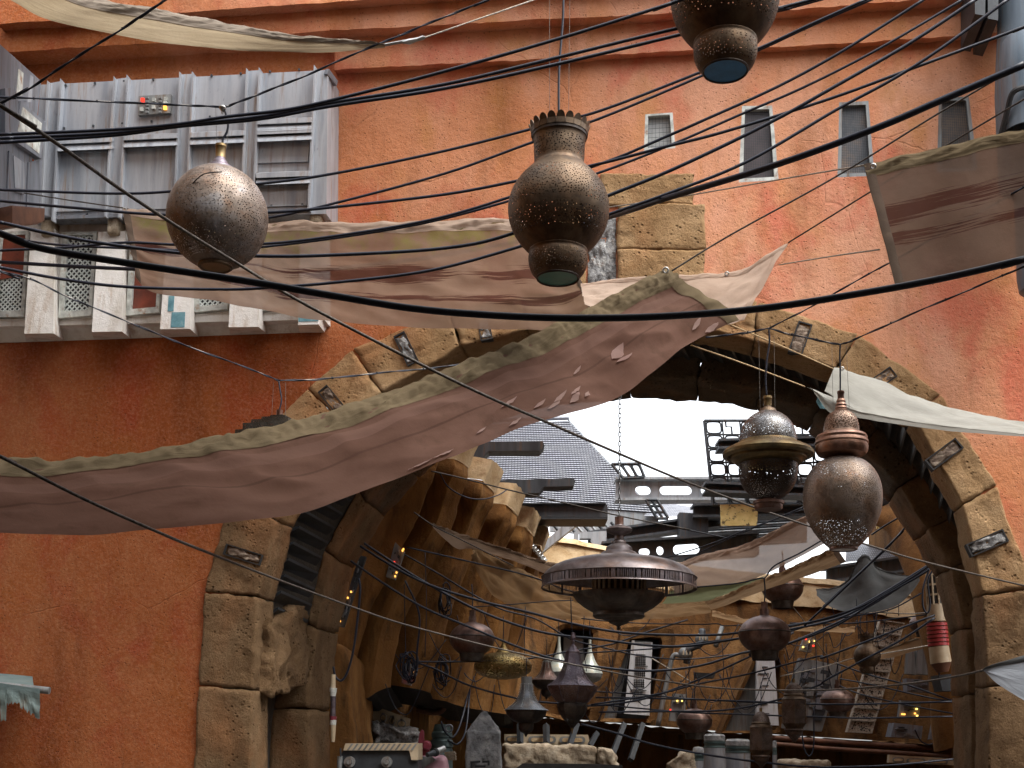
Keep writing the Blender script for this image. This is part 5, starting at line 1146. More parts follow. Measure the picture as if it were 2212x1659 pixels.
t = thing('vent_grille', 'dark framed grille below the short carved panel by the right pillar', 'grille', P(*A6(1600, 1450), 27.3))
mb = MB(); pxp(mb, [A6(1530, 1300), A6(1720, 1310), A6(1700, 1460), A6(1500, 1445)], 27.35, .12); part('panel', mb, M['panel_dark'], t)
mb = MB(); pxp(mb, [A6(1545, 1390), A6(1690, 1395), A6(1680, 1430), A6(1530, 1425)], 27.32, .03); part('mesh', mb, M['machine'], t)
# paired grey flasks, right
for i, (xa, xb) in enumerate(((1335, 1395), (1400, 1490))):
    F = [A6(xa + 10, 760), A6(xb - 10, 770), A6(xb, 880), A6(xb + 5, 960), A6(xa - 5, 950), A6(xa, 870)]
    solo('wall_casing', pxp(MB(), F, 27.9, .2), M['machine'], ['left', 'right'][i] + ' one of two bottle shaped grey casings right of the carved panel', 'casing', 'bottle shaped casings')
# droid-like pipe assembly
pa = thing('pipe_assembly', 'grey pipe and valve assembly slanting up the far wall', 'pipework', P(*A5(1000, 1340), 28.2))
part('pipe', MB().tube(cr([P(*A5(1005, 1345), 28.2), P(*A5(1060, 1080), 28.2), P(*A5(1115, 830), 28.2), P(*A5(1180, 815), 28.1)], 6), .055, 10), M['machine'], pa, smooth='full')
for x, y, r in ((1215, 800, .165), (1335, 690, .15)):
    c = P(*A5(x, y), 28.1); part('valve', MB().lathe((c.x, c.y), [(max(.001, r * math.sin(a)), c.z - r * math.cos(a)) for a in [math.pi * i / 12 for i in range(13)]], 20), M['machine'], pa, smooth=True)
    mb = MB()
    for k in (-1, 0, 1): mb.box(c + Vector((k * r * .45, -r * .85, .01)), .025, .06, .10)
    part('lugs', mb, M['cream'], pa)
part('pipe', MB().tube(cr([P(*A5(1225, 870), 28.1), P(*A5(1230, 780), 28), P(*A5(1275, 750), 28), P(*A5(1330, 720), 28), P(*A5(1340, 620), 28.1)], 6), .08, 10), M['steel'], pa, smooth='full')
part('bracket', MB().tube([P(*A5(1440, 745), 28.1), P(*A5(1490, 600), 28.3)], .055, 8), M['machine'], pa, smooth='full')
# dark square wall openings
for i, q in enumerate(([A5(1290, 940), A5(1440, 950), A5(1425, 985), A5(1290, 985)], [A4(960, 405), A4(1080, 470), A4(1010, 600), A4(890, 520)])):
    solo('wall_opening', pxp(MB(), q, 28.55 if i == 0 else 22.6, .2), M['black'] if i == 0 else M['rust_pipe'], ['dark slot in the far wall above the small copper bowl lantern', 'square dark hatch set in the third rib of the left wall'][i], 'opening')
# brown pipes under the wall lip
cable([(1640, 1592), (1800, 1603), (1960, 1613), (2110, 1622)], 6, 'long brown pipe under the lip of the far wall at right', 'rust_pipe', 28.2, 'pipe', 'pipe')
cable([(1660, 1606), (1800, 1618), (1960, 1628), (2110, 1640)], 5, 'lower dark brown pipe under the far wall at right', 'rust_pipe', 28.0, 'pipe', 'pipe')
cable([A4(1085, 1000), A4(1075, 1100), A4(1060, 1180), A4(1040, 1225), A4(980, 1240), A4(850, 1220)], 7, 'bent rust brown pipe at the foot of the ribbed wall', 'rust_pipe', 24.5, 'pipe', 'pipe')
# dark slanting struts
for i, (a, b) in enumerate(((A5(395, 1330), A5(340, 1490)), (A5(545, 1400), A5(490, 1500)), (A5(750, 1330), A5(665, 1555)), (A5(890, 1330), A5(800, 1600)), (A5(165, 1340), A5(170, 1480)), (A5(-30, 1330), A5(-30, 1480)))):
    solo('strut', MB().tube([P(*a, 27.9), P(*b, 27.2)], .075, 4), M['slat'], 'black slanting strut propping the far wall above the stone ledge', 'strut', 'struts under the far wall')

# ---- items along the bottom edge
def blockpx(nm, pts, Y, d, mat, label, cat, **k): return solo(nm, pxp(MB(), pts, Y, d), M[mat], label, cat, **k)
lg = MB().rock([P(*A4(505, 1310), 22.2), P(*A4(870, 1380), 22.2), P(*A4(870, 1490), 22.2), P(*A4(505, 1490), 22.2), P(*A4(505, 1310), 23), P(*A4(870, 1380), 23), P(*A4(870, 1490), 23), P(*A4(505, 1490), 23)], (22, 10, 4), .09, .15, 5, 3)
solo('rock_ledge', lg, M['rock'], 'mottled grey rock ledge above the striped crate', 'ledge', smooth='full')
def slotrow(label, pts, Y, slots, f):
    t = thing('slotted_frieze', label, 'frieze', P(*f(*pts[2]), Y)); mb = MB(); pxp(mb, pts, Y, .15, f); part('band', mb, M['cream'], t)
    for (x0, y0, x1, y1) in slots:
        mb = MB(); r = (y1 - y0) / 2; n = 8; c = []
        for k in range(n + 1): w = -math.pi / 2 + math.pi * k / n; c.append((x1 - r + r * math.cos(w), (y0 + y1) / 2 + r * math.sin(w)))
        for k in range(n + 1): w = math.pi / 2 + math.pi * k / n; c.append((x0 + r + r * math.cos(w), (y0 + y1) / 2 + r * math.sin(w)))
        pxp(mb, c, Y - .03, .06, f); part('slot', mb, M['machine'], t)
        mb = MB(); pxp(mb, [((x - (x0 + x1) / 2) * .8 + (x0 + x1) / 2, (y - (y0 + y1) / 2) * .55 + (y0 + y1) / 2) for x, y in c], Y - .045, .04, f); part('slot_pane', mb, M['pale_plaster'], t)
slotrow('cream frieze of rounded slots above the rock ledge', [(525, 1190), (800, 1290), (790, 1380), (520, 1300)], 22.9, [(575, 1245, 625, 1320), (640, 1265, 690, 1345), (705, 1290, 770, 1365)], A4)
slotrow('cream frieze of rounded slots above the long stone beam', [(-150, 1405), (480, 1410), (500, 1490), (-150, 1485)], 28.0, [(-140, 1420, -10, 1470), (30, 1420, 240, 1475), (265, 1422, 460, 1478)], A5)
slotrow('pale frieze at the lower right beside the stone pillar', [(1200, 1560), (1690, 1590), (1690, 1640), (1195, 1620)], 27.4, [(1225, 1580, 1310, 1618), (1330, 1588, 1470, 1625), (1490, 1596, 1640, 1632)], A6)
bm = MB().rock([P(*A4(1495, 1480), 25.5), P(*A4(2215, 1500), 25.5), P(*A4(2215, 1720), 25.5), P(*A4(1495, 1720), 25.5), P(*A4(1495, 1480), 26.3), P(*A4(2215, 1500), 26.3), P(*A4(2215, 1720), 26.3), P(*A4(1495, 1720), 26.3)], (34, 12, 4), .05, .12, 6, 3)
sb = thing('stone_beam', 'long pale stone beam with a rounded end at the bottom of the view', 'stone beam', P(1220, 1700, 25.5)); part('beam', bm, M['ledge_stone'], sb, smooth='full')
bm = MB().rock([P(*A5(555, 1508), 25.45), P(*A5(660, 1525), 25.45), P(*A5(742, 1720), 25.45), P(*A5(555, 1720), 25.45), P(*A5(555, 1508), 26.3), P(*A5(660, 1525), 26.3), P(*A5(742, 1720), 26.3), P(*A5(555, 1720), 26.3)], (10, 12, 4), .05, .16, 8, 3)
part('rounded_end', bm, M['ledge_stone'], sb, smooth='full')
mb = MB(); pxp(mb, [A4(1600, 1660), A4(1650, 1625), A4(2211, 1630), A4(2400, 1640), A4(2400, 1800), A4(1560, 1800)], 25.2, .1); part('dark_opening', mb, M['black'], sb)
ar = MB().rock([P(*A5(1060, 1640), 26), P(*A5(1180, 1535), 26), P(*A5(1290, 1540), 26), P(*A5(1290, 1760), 26), P(*A5(1060, 1760), 26.8), P(*A5(1180, 1535), 26.8), P(*A5(1290, 1540), 26.8), P(*A5(1290, 1760), 26.8)], (12, 12, 4), .05, .15, 9, 3)
solo('curved_stone', ar, M['ledge_stone'], 'curved pale stone shoulder left of the grey barrels', 'stone', smooth='full')
ar = MB().rock([P(*A6(350, 1590), 26.4), P(*A6(740, 1600), 26.4), P(*A6(760, 1760), 26.4), P(*A6(350, 1760), 26.4), P(*A6(350, 1590), 27), P(*A6(740, 1600), 27), P(*A6(760, 1760), 27), P(*A6(350, 1760), 27)], (16, 8, 4), .05, .15, 10, 3)
solo('stone_slab', ar, M['ledge_stone'], 'low pale stone slab right of the grey barrels at the bottom edge', 'stone', smooth='full')
# obelisk
ob = thing('obelisk', 'grey stone obelisk with a chipped pointed top at the bottom of the view', 'obelisk', P(1042, 1800, 21))
def obq(y, x0, x1, d0, d1): return [P(x0, y, 21 + d0), P(x1, y, 21 + d0 + .12), P(x1 + 3, y, 21 + d1), P(x0 + 4, y, 21 + d1)]
a = obq(1578, 1008, 1078, 0, .65); b = obq(1900, 998, 1092, -.1, .8)
part('shaft', MB().rock([a[0], a[1], b[1], b[0], a[3], a[2], b[2], b[3]], (14, 44, 12), .024, .03, 11, 4), M['grey_stone'], ob, smooth='full')
c = [P(1041, 1535, 21.28), P(1050, 1537, 21.3), P(1050, 1537, 21.4), P(1041, 1535, 21.4)]
part('point', MB().rock([c[0], c[1], a[1] + Vector((.02, 0, -.05)), a[0] + Vector((-.02, 0, -.05)), c[3], c[2], a[2], a[3]], (12, 12, 10), .026, .03, 12, 4), M['grey_stone'], ob, smooth='full')
mb = MB()
for pts in ([(1255, 1610), (1330, 1605), (1330, 1620), (1270, 1624), (1270, 1660), (1255, 1660)], [(1345, 1605), (1400, 1605), (1400, 1640), (1385, 1640), (1385, 1620), (1345, 1622)], [(1290, 1640), (1370, 1640), (1370, 1655), (1290, 1655)]): pxp(mb, pts, 20.86, .1, A4)
part('carved_key', mb, M['slat'], ob)
# striped crate
crt = thing('striped_crate', 'dark crate with a hazard striped top edge and two round rollers', 'crate', P(*A4(560, 1850), 18))
mb = MB(); pxp(mb, [(300, 1530), (800, 1530), (810, 1600), (860, 1600), (860, 1900), (255, 1900), (285, 1560)], 18, .9, A4); part('body', mb, M['slat'], crt)
mb = MB(); pxp(mb, [(315, 1475), (860, 1472), (860, 1600), (812, 1600), (795, 1528), (300, 1528)], 17.95, .98, A4); part('rim', mb, M['cream'], crt)
mb = MB()
for k in range(13):
    x = 325 + k * 40; pxp(mb, [(x, 1526), (x + 34, 1478), (x + 50, 1478), (x + 16, 1526)], 17.935, .02, A4)
part('stripes', mb, M['machine'], crt)
for x in (345, 625):
    cx, cy = A4(x, 1615); c = P(cx, cy, 17.9); mb = MB()
    for r0, r1, d in ((.0, .036, .03), (.042, .078, 0)):
        vs = []; fs = []
        for k in range(25): 
            w = 2 * math.pi * k / 24
            for r in (max(r0, .001), r1): vs.append(c + Vector((r * math.cos(w), -d, r * math.sin(w)))); vs.append(c + Vector((r * math.cos(w), .08, r * math.sin(w))))
        for k in range(24):
            i = 4 * k; fs += [(i, i + 2, i + 6, i + 4), (i + 2, i + 3, i + 7, i + 6), (i, i + 1, i + 5, i + 4)]
        mb.add(vs, fs)
    part('roller', mb, M['machine'], crt, smooth=True)
part('side_tube', MB().tube([P(*A4(275, 1570), 17.95), P(*A4(272, 1800), 17.95)], .04, 10), M['machine'], crt, smooth=True); part('latch', MB().tube([P(*A4(278, 1510), 17.9), P(*A4(280, 1575), 17.9)], .012, 8), M['slat'], crt, smooth=True)
# teal canister, maroon fin, scope
l = Lan('teal_canister', 'stepped teal grey canister with a ring behind the maroon fin', *A4(1040, 0)[:1], A4(0, 1330)[1], A4(0, 1650)[1], 23, 'canister')
yy = lambda v: A4(0, v)[1]
l.lathe('body', [(1, yy(1330)), (16, yy(1332)), (19, yy(1375)), (19, yy(1385)), (22, yy(1395)), (23, yy(1425)), (21, yy(1432)), (21, yy(1445)), (24, yy(1455)), (25, yy(1500)), (22, yy(1508)), (24, yy(1520)), (25, yy(1700))], M['teal_metal'], 36, 0)
cx, cy = A4(1095, 1362); c = P(cx, cy, 22.7); part('ring', MB().tube([c + Vector((.062 * math.cos(w), 0, .062 * math.sin(w))) for w in [k * math.pi / 10 for k in range(21)]], .018, 8), M['panel_dark'], l.t, smooth='full')
fin = thing('speeder_nose', 'maroon and pink machine nose with an upright fin and a disc', 'machine', P(*A4(960, 1800), 19.5))
mb = MB(); pxp(mb, [(872, 1400), (890, 1370), (905, 1385), (905, 1470), (945, 1500), (950, 1600), (860, 1600), (862, 1480)], 19.6, .12, A4); part('fin', mb, M['maroon'], fin)
cx, cy = A4(925, 1490); c = P(cx, cy, 19.5); part('disc', MB().tube([c + Vector((0, -.06, 0)), c, c + Vector((0, .08, 0)), c + Vector((0, .1, 0))], [.05, .075, .075, .06], 24), M['maroon'], fin)
mb = MB().rock([P(*A4(860, 1570), 19.2), P(*A4(1080, 1570), 19.2), P(*A4(1130, 1800), 19.2), P(*A4(840, 1800), 19.2), P(*A4(880, 1560), 20.2), P(*A4(1060, 1560), 20.2), P(*A4(1100, 1800), 20.2), P(*A4(860, 1800), 20.2)], (10, 10, 8), .01, .3, 14)
part('hull', mb, M['pink'], fin, smooth='full')
mb = MB(); pxp(mb, [(860, 1575), (960, 1570), (1000, 1600), (900, 1660), (850, 1700)], 19.12, .1, A4); part('pod', mb, M['machine'], fin)
sc = thing('scope', 'short dark telescope barrel with a silver body lying over the maroon machine', 'scope', P(*A4(1000, 1580), 18.9))
a, b = P(*A4(1060, 1512), 19.1), P(*A4(1000, 1540), 19.0); c_, d_ = P(*A4(985, 1545), 18.97), P(*A4(930, 1562), 18.85)
part('barrel', MB().tube([a, b], [.045, .055], 16), M['chrome'], sc, smooth=True); part('collar', MB().tube([b, c_], .062, 16), M['black'], sc, smooth=True); part('eyepiece', MB().tube([c_, d_], [.05, .036], 16), M['slat'], sc, smooth=True)
for i in range(3): blockpx('stone_block', [A4(1060 + i * 6, 1540 + i * 22), A4(1130 + i * 5, 1535 + i * 22), A4(1145, 1556 + i * 22), A4(1062 + i * 6, 1560 + i * 22)], 21.5 + i * .02, .4, 'ledge_stone', 'stacked pale stone block behind the scope, ' + ['top', 'middle', 'bottom'][i] + ' one', 'stone', group='stacked blocks behind the scope')
# barrels
def barrel(x0, x1, y0, Y, label, ext=1720):
    cx = (x0 + x1) / 2; r = (x1 - x0) / 2 * .2872; f = lambda v: A5(0, v)[1]
    l = Lan('storage_barrel', label, A5(cx, 0)[0], f(y0), f(ext), Y, 'barrel', 'grey barrels by the court wall')
    l.lathe('lid', [(1, f(y0)), (r * .85, f(y0 + 4)), (r, f(y0 + 18)), (r, f(y0 + 52))], M['grey_stone'], 28, 0)
    l.lathe('band', [(r * .95, f(y0 + 52)), (r * .95, f(y0 + 60)), (r * 1.02, f(y0 + 62)), (r * 1.02, f(y0 + 72)), (r * .95, f(y0 + 76)), (r * .95, f(y0 + 96)), (r * 1.02, f(y0 + 98)), (r * 1.02, f(y0 + 106))], M['teal_metal'], 28, 0)
    l.lathe('drum', [(r, f(y0 + 104)), (r * 1.04, f(ext))], M['panel'], 28, 0)
barrel(1352, 1512, 1402, 25.0, 'grey barrel with a pale domed lid, left of the row'); barrel(1515, 1700, 1440, 25.6, 'wide grey barrel with a dark band behind the hexagonal lantern'); barrel(1868, 1902, 1455, 26.0, 'narrow grey barrel at the right end of the row')
barrel(1270, 1352, 1500, 26.2, 'low grey barrel partly behind the domed lid barrel')

# wall lamp on the inner pillar
wl = thing('wall_lamp', 'tall white and purple tube lamp fixed on the inner stone pillar', 'wall lamp', P(719, 1603, 18.2))
def wseg(nm, y0, y1, r0, r1, mat): a, b = P(720, y0, 18.2), P(719, y1, 18.2); k = PXM(720, 1500, 18.2); part(nm, MB().tube([a, b], [r0 * k, r1 * k], 14), M[mat], wl, smooth=True)
wseg('cage', 1457, 1488, 5, 6, 'cream'); wseg('collar', 1486, 1495, 8, 8, 'frame_white'); wseg('socket', 1495, 1504, 7, 6, 'frame_white'); wseg('glass', 1504, 1548, 6, 6, 'mauve'); wseg('collar', 1547, 1556, 8, 7, 'maroon'); wseg('socket', 1555, 1566, 7, 7, 'frame_white'); wseg('cage', 1566, 1603, 6, 4, 'cream')
# hanging lamp post with red rings, right
rl = thing('ringed_lamp', 'cream and brown hanging lamp with red rubber rings beside the right stone pillar', 'lamp', P(2045, 1452, 19.8))
ax = [P(2012, 1195, 20), P(2020, 1300, 20), P(2028, 1400, 20), P(2037, 1455, 20)]; ap = Poly(ax, 6); k = PXM(2040, 1350, 20)
def rseg(nm, y0, y1, r0, r1, mat, n=20):
    t0, t1 = (y0 - 1195) / 260, (y1 - 1195) / 260; part(nm, MB().tube([ap(t0), ap(t1)], [r0 * k, r1 * k], n), M[mat], rl, smooth=True)
rseg('cage_core', 1242, 1306, 13, 16, 'black'); mb = MB()
for i in range(9):
    w = 2 * math.pi * i / 9; e = Vector((math.cos(w), math.sin(w), 0)); mb.tube([ap((1240 - 1195) / 260) + e * 14 * k, ap((1308 - 1195) / 260) + e * 17 * k], 2.2 * k, 6)
part('cage_bars', mb, M['cream'], rl)
for y in (1240, 1262, 1284, 1306): rseg('cage_ring', y, y + 4, 15 + (y - 1240) * .04, 15 + (y - 1240) * .04, 'cream')
rseg('sleeve', 1308, 1343, 18, 20, 'cream')
for i in range(6): rseg('ring', 1347 + i * 8.5, 1353 + i * 8.5, 22, 22, 'red_ring')
rseg('core', 1344, 1398, 17, 18, 'rust_pipe'); rseg('bowl', 1397, 1432, 21, 22, 'cream'); rseg('tip', 1432, 1452, 22, 12, 'rust_pipe')
solo('lamp_bracket', pxp(MB(), [A6(1570, 960), A6(1700, 950), A6(1700, 1080), A6(1600, 1080)], 20, .4), M['slat'], 'dark bracket under the ringed lamp at the right stone pillar', 'bracket')
# right rib beyond the arch
rib = MB()
q = Poly([P(1905, 1098, 23.5), P(1960, 1120, 22.8), P(1995, 1175, 22.2), P(2018, 1240, 21.8), P(2040, 1330, 21.6), P(2060, 1420, 21.5), P(2075, 1600, 21.5)], 6)
def ribF(a, b): p = q(a); r = .5; w = b * 2 * math.pi; return p + Vector((r * math.cos(w) * .9, r * math.sin(w), r * .4 * math.cos(w))) * (1 + .12 * noise.noise(p * 1.5 + Vector((b, 0, 0))))
rib.grid(lambda a, b: ribF(a, b % 1.0), 40, 14)
solo('plaster_rib', rib, M['ochre'], 'curved ochre plaster rib rising at the right just beyond the arch', 'rib', smooth='full')

# ================================================================== steel roof frame and tiled roof above the court
tr = thing('tiled_roof', 'pale slate tiled roof plane rising behind the left ribbed wall', 'roof', P(1260, 1110, 36))
A_, B_, C_, D_ = P(985, 918, 40), P(1229, 909, 40), P(1416, 1108, 35), P(1100, 1085, 35)
D2 = P(940, 950, 38.5)
tile = NT('slate_tiles'); uv = tile.coord('UV', (1, 1, 1))
br = tile.n('ShaderNodeTexBrick', {'offset': .5}, Vector=uv, Scale=1.0, Color1=(.24, .25, .28), Color2=(.33, .34, .37), Mortar=(.03, .03, .04)); br.inputs['Mortar Size'].default_value = .075; br.inputs['Brick Width'].default_value = .5; br.inputs['Row Height'].default_value = .5; br.inputs['Mortar Smooth'].default_value = .3
b_ = tile.bsdf(Base_Color=br.outputs['Color'], Roughness=.45); M['tiles'] = tile.done(b_)
# overlapping courses of tiles, each course a real step
mb = MB(); NR = 44
def rp(u, v): return A_.lerp(B_, u).lerp(D_.lerp(C_, u), v)
nn = (B_ - A_).cross(D_ - A_).normalized(); nn = nn if nn.z > 0 else -nn
for r in range(NR):
    v0, v1 = r / NR, (r + 1) / NR + .004; z = [rp(-.05, v0) + nn * .0, rp(1, v0), rp(1, v1) + nn * .035, rp(-.05, v1) + nn * .035]
    mb.add(z + [z[3] - nn * .03, z[2] - nn * .03], [(0, 1, 2, 3), (3, 2, 5, 4)], [(0, r * .5), (23, r * .5), (23, r * .5 + .5), (0, r * .5 + .5), (0, r * .5 + .5), (23, r * .5 + .5)])
part('tiles', mb, M['tiles'], tr)
part('ridge_cap', MB().tube([rp(-.05, 0) + nn * .1, rp(1.0, 0) + nn * .1], .07, 8), M['panel_dark'], tr)
part('verge', MB().tube([rp(1, 0), rp(1, 1.01)], .05, 6), M['steel_pale'], tr)
F = [rp(.28, 1.0), rp(1.02, 1.0)]; z = Vector((0, 0, -.75)); part('fascia', MB().prism([F[0], F[1], F[1] + z, F[0] + z], Vector((0, .15, 0))), M['steel_pale'], tr)
# cantilever beams
def beam(pts, Y, label, f=AA, d=.45, mat='steel'):
    t = thing('cantilever_beam', label, 'beam', P(*f(*pts[0]), Y), 'cantilever beams over the ribbed wall'); mb = MB(); pxp(mb, pts, Y, d, f); part('web', mb, M[mat], t)
    return t
b1 = beam([(100, 492), (530, 488), (600, 408), (1010, 406), (1048, 365), (1035, 328), (640, 335), (100, 380)], 23.2, 'dark steel cantilever beam with a cut corner, topmost of three over the ribbed wall')
b2 = beam([(205, 752), (1000, 745), (1045, 695), (1280, 690), (1295, 650), (1285, 628), (420, 648), (200, 690)], 24.4, 'dark steel cantilever beam with a stepped end, middle of three over the ribbed wall')
b3 = beam([(225, 930), (1555, 940), (1555, 860), (1540, 828), (590, 828), (330, 880)], 25.8, 'broad dark steel cantilever beam, lowest of three over the ribbed wall')
mb = MB(); pxp(mb, [(350, 938), (1555, 942), (1555, 956), (350, 952)], 25.6, .9, AA); part('flange', mb, M['slat'], b3)
mb = MB(); pxp(mb, [(590, 826), (1540, 824), (1540, 832), (590, 834)], 25.7, .7, AA); part('flange', mb, M['slat'], b3)
def gird(label, x0, y0, x1, y1, h, Y, holes=(), circ=(), mat='steel', fl=5, name='steel_girder', d=.3):
    """plate girder: web cut by rounded holes, flanges top and bottom (disp px)"""
    t = thing(name, label, 'girder', P((x0 + x1) / 2, (y0 + y1) / 2 + h, Y))
    def pt(x, k): yy_ = y0 + (y1 - y0) * (x - x0) / (x1 - x0); return (x, yy_ + h * k)
    mb = MB(); fsp = fl / h
    loops = [[Vector((*pt(x0, 0), 0)), Vector((*pt(x1, 0), 0)), Vector((*pt(x1, 1), 0)), Vector((*pt(x0, 1), 0))]]
    for (xa, xb, ka, kb) in holes:
        r = h * (kb - ka) / 2; c = []
        r = min(r, (xb - xa) / 2)
        for k in range(9): w = -math.pi / 2 + math.pi * k / 8; p = pt(xb - r, (ka + kb) / 2); c.append(Vector((p[0] + r * math.cos(w), p[1] + h * (kb - ka) / 2 * math.sin(w), 0)))
        for k in range(9): w = math.pi / 2 + math.pi * k / 8; p = pt(xa + r, (ka + kb) / 2); c.append(Vector((p[0] + r * math.cos(w), p[1] + h * (kb - ka) / 2 * math.sin(w), 0)))
        loops.append(c)
    tri = geometry.tessellate_polygon(loops); flat = [v for l in loops for v in l]
    F = [P(v.x, v.y, Y) for v in flat]; n = len(F)
    mb.add(F + [p + Vector((0, .12, 0)) for p in F], [tuple(q) for q in tri] + [tuple(i + n for i in q) for q in tri])
    o = 0
    for l in loops:
        m_ = len(l); b = len(mb.v)
        for i in range(m_):
            a, c = F[o + i], F[o + (i + 1) % m_]; mb.add([a, c, c + Vector((0, .12, 0)), a + Vector((0, .12, 0))], [(0, 1, 2, 3)])
        o += m_
    part('web', mb, M[mat], t)
    for k0, k1 in ((-fsp * .6, fsp * .4), (1 - fsp * .4, 1 + fsp * .6)):
        mb = MB(); pxp(mb, [pt(x0, k0), pt(x1, k0), pt(x1, k1), pt(x0, k1)], Y - d, d * 2); part('flange', mb, M['steel' if mat == 'steel' else mat], t)
    return t
gird('upper steel girder with long oval holes behind the brimmed lantern', 1330, 1033, 1860, 1032, 44, 33.5, [(1372, 1406, .37, .82), (1425, 1495, .37, .82), (1514, 1560, .37, .82), (1580, 1650, .37, .82), (1670, 1740, .37, .82), (1760, 1830, .37, .82)], mat='steel_pale')
gird('lower steel girder with round and oval holes above the saucer lantern', 1300, 1172, 1640, 1150, 44, 31.8, [(1418, 1434, .35, .8), (1454, 1512, .33, .85), (1380, 1404, .4, .78)])
gird('dark tapering girder below the lower edge of the tiled roof', 1270, 1150, 1560, 1110, 22, 32.6)
gird('blue grey roof beam at the right behind the slate grey canvas', 1786, 1226, 1995, 1196, 30, 31.0, mat='blue_metal')
gird('grey cross beam carrying the yellow panels', 1498, 1090, 1960, 1084, 24, 32.0, mat='steel')
gird('dark beam end under the lattice, behind the brimmed lantern foot', 1524, 1042, 1960, 1060, 17, 30.0)
gird('short dark beam across the roof lattice', 1553, 950, 1900, 940, 16, 30.2)
t = thing('roof_post', 'squat dark post below the grey cross beam', 'post', P(1500, 1156, 31.9)); mb = MB(); pxp(mb, [AB_(140, 900), AB_(370, 915), AB_(370, 1085), AB_(140, 1090)], 31.9, .5); part('post', mb, M['steel'], t)
t = thing('roof_post', 'pale post standing beside the saucer lantern top', 'post', P(1250, 1175, 31.9)); mb = MB(); pxp(mb, [AA(1283, 1060), AA(1322, 1060), AA(1322, 1160), AA(1283, 1160)], 31.9, .3); part('post', mb, M['steel_pale'], t); mb = MB(); pxp(mb, [AA(1330, 1060), AA(1545, 1050), AA(1545, 1180), AA(1430, 1180), AA(1420, 1110), AA(1330, 1110)], 32.1, .3); part('gusset', mb, M['steel_pale'], t)
solo('diagonal_brace', pxp(MB(), [AA(890, 1265), AA(1230, 980), AA(1335, 980), AA(1010, 1240), AA(960, 1275)], 28.4, .3), M['steel_pale'], 'blue grey diagonal steel brace rising from the court wall', 'brace')
solo('diagonal_brace', pxp(MB(), [A4(1280, 420), A4(1400, 285), A4(1455, 312), A4(1340, 405), A4(1250, 520), A4(1250, 460)], 26.2, .3), M['steel_pale'], 'short blue grey brace behind the copper pot lantern on the left', 'brace')
solo('plate', pxp(MB(), [AA(905, 975), AA(1120, 975), AA(1060, 1030), AA(905, 1030)], 29, .2), M['steel_pale'], 'pale steel plate hanging under the lowest cantilever beam', 'plate')
# lattice panels: bars and rounded rings
def lattice_panel(label, corners, nx, ny, Y, r=.055, seed=0):
    q = [P(x, y, Y) for x, y in corners]; c = sum(q, Vector()) / 4; t = thing('roof_lattice', label, 'lattice panel', q[3])
    pt = lambda u, v: q[0].lerp(q[1], u).lerp(q[3].lerp(q[2], u), v)
    for i in range(nx + 1): part('bar', MB().tube([pt(i / nx, 0), pt(i / nx, 1)], r * (1.5 if i in (0, nx) else .8), 4), M['steel'], t)
    for j in range(ny + 1): part('rail', MB().tube([pt(0, j / ny), pt(1, j / ny)], r * (1.5 if j in (0, ny) else 1), 4), M['steel'], t)
    for i in range(nx):
        for j in range(ny):
            if (i + j) % 2 and seed % 2 == 0 and i % 2:
                ring = [(.2, .0), (.2, .45), (.5, .45), (.5, 1)]; part('key', MB().tube([pt((i + a) / nx, (j + b) / ny) for a, b in ring], r, 4), M['steel'], t); continue
            ring = []
            for k in range(17):
                w = 2 * math.pi * k / 16; cx_, sx_ = math.cos(w), math.sin(w); e = .5
                ring.append(pt((i + .5 + .42 * math.copysign(abs(cx_) ** e, cx_)) / nx, (j + .5 + .42 * math.copysign(abs(sx_) ** e, sx_)) / ny))
            part('ring', MB().tube(ring, r * .9, 4, False), M['steel'], t)
    return t
lattice_panel('tall open steel lattice of rounded frames against the white sky', [AB_(338, 165), AB_(1330, 165), AB_(1380, 840), AB_(408, 840)], 7, 6, 30.6, .026)
lattice_panel('small tilted lattice frame right of the tiled roof', [AA(1585, 512), AA(1805, 510), AA(1850, 620), AA(1680, 628)], 3, 1, 33, .028, 1)
lattice_panel('narrow ladder lattice hanging by the lower corner of the tiled roof', [AA(1860, 800), AA(1950, 800), AA(2040, 950), AA(1950, 950)], 2, 3, 33, .028, 1)
# slatted pergola strips
pg = thing('slatted_pergola', 'pale slatted pergola sheet seen from below under the yellow panel', 'pergola', P(1600, 1160, 33))
for k in range(12):
    y = 925 + k * 20; part('slat', MB().tube([P(*AB_(300, y + 40), 33.4), P(*AB_(1160, y - 10), 33.4)], .035, 4), M['steel_pale' if k % 2 else 'steel'], pg)
for k in range(9):
    x = 1100 + k * 60; part('slat', MB().tube([P(*AA(x, 980), 33.4), P(*AA(x + 70, 1060), 33.4)], .04, 4), M['steel_pale' if k % 2 else 'steel'], pg)
for i, q in enumerate(([AB_(468, 838), AB_(770, 832), AB_(762, 1005), AB_(474, 1006)], [AB_(1740, 870), AB_(1850, 868), AB_(1856, 1034), AB_(1720, 1030)])):
    solo('yellow_plate', pxp(MB(), q, 30.0, .06), M['yellow'], ['worn yellow plate hung below the brimmed lantern foot', 'worn yellow plate peeping out right of the egg shaped globe'][i], 'plate', 'yellow plates on the cross beam')
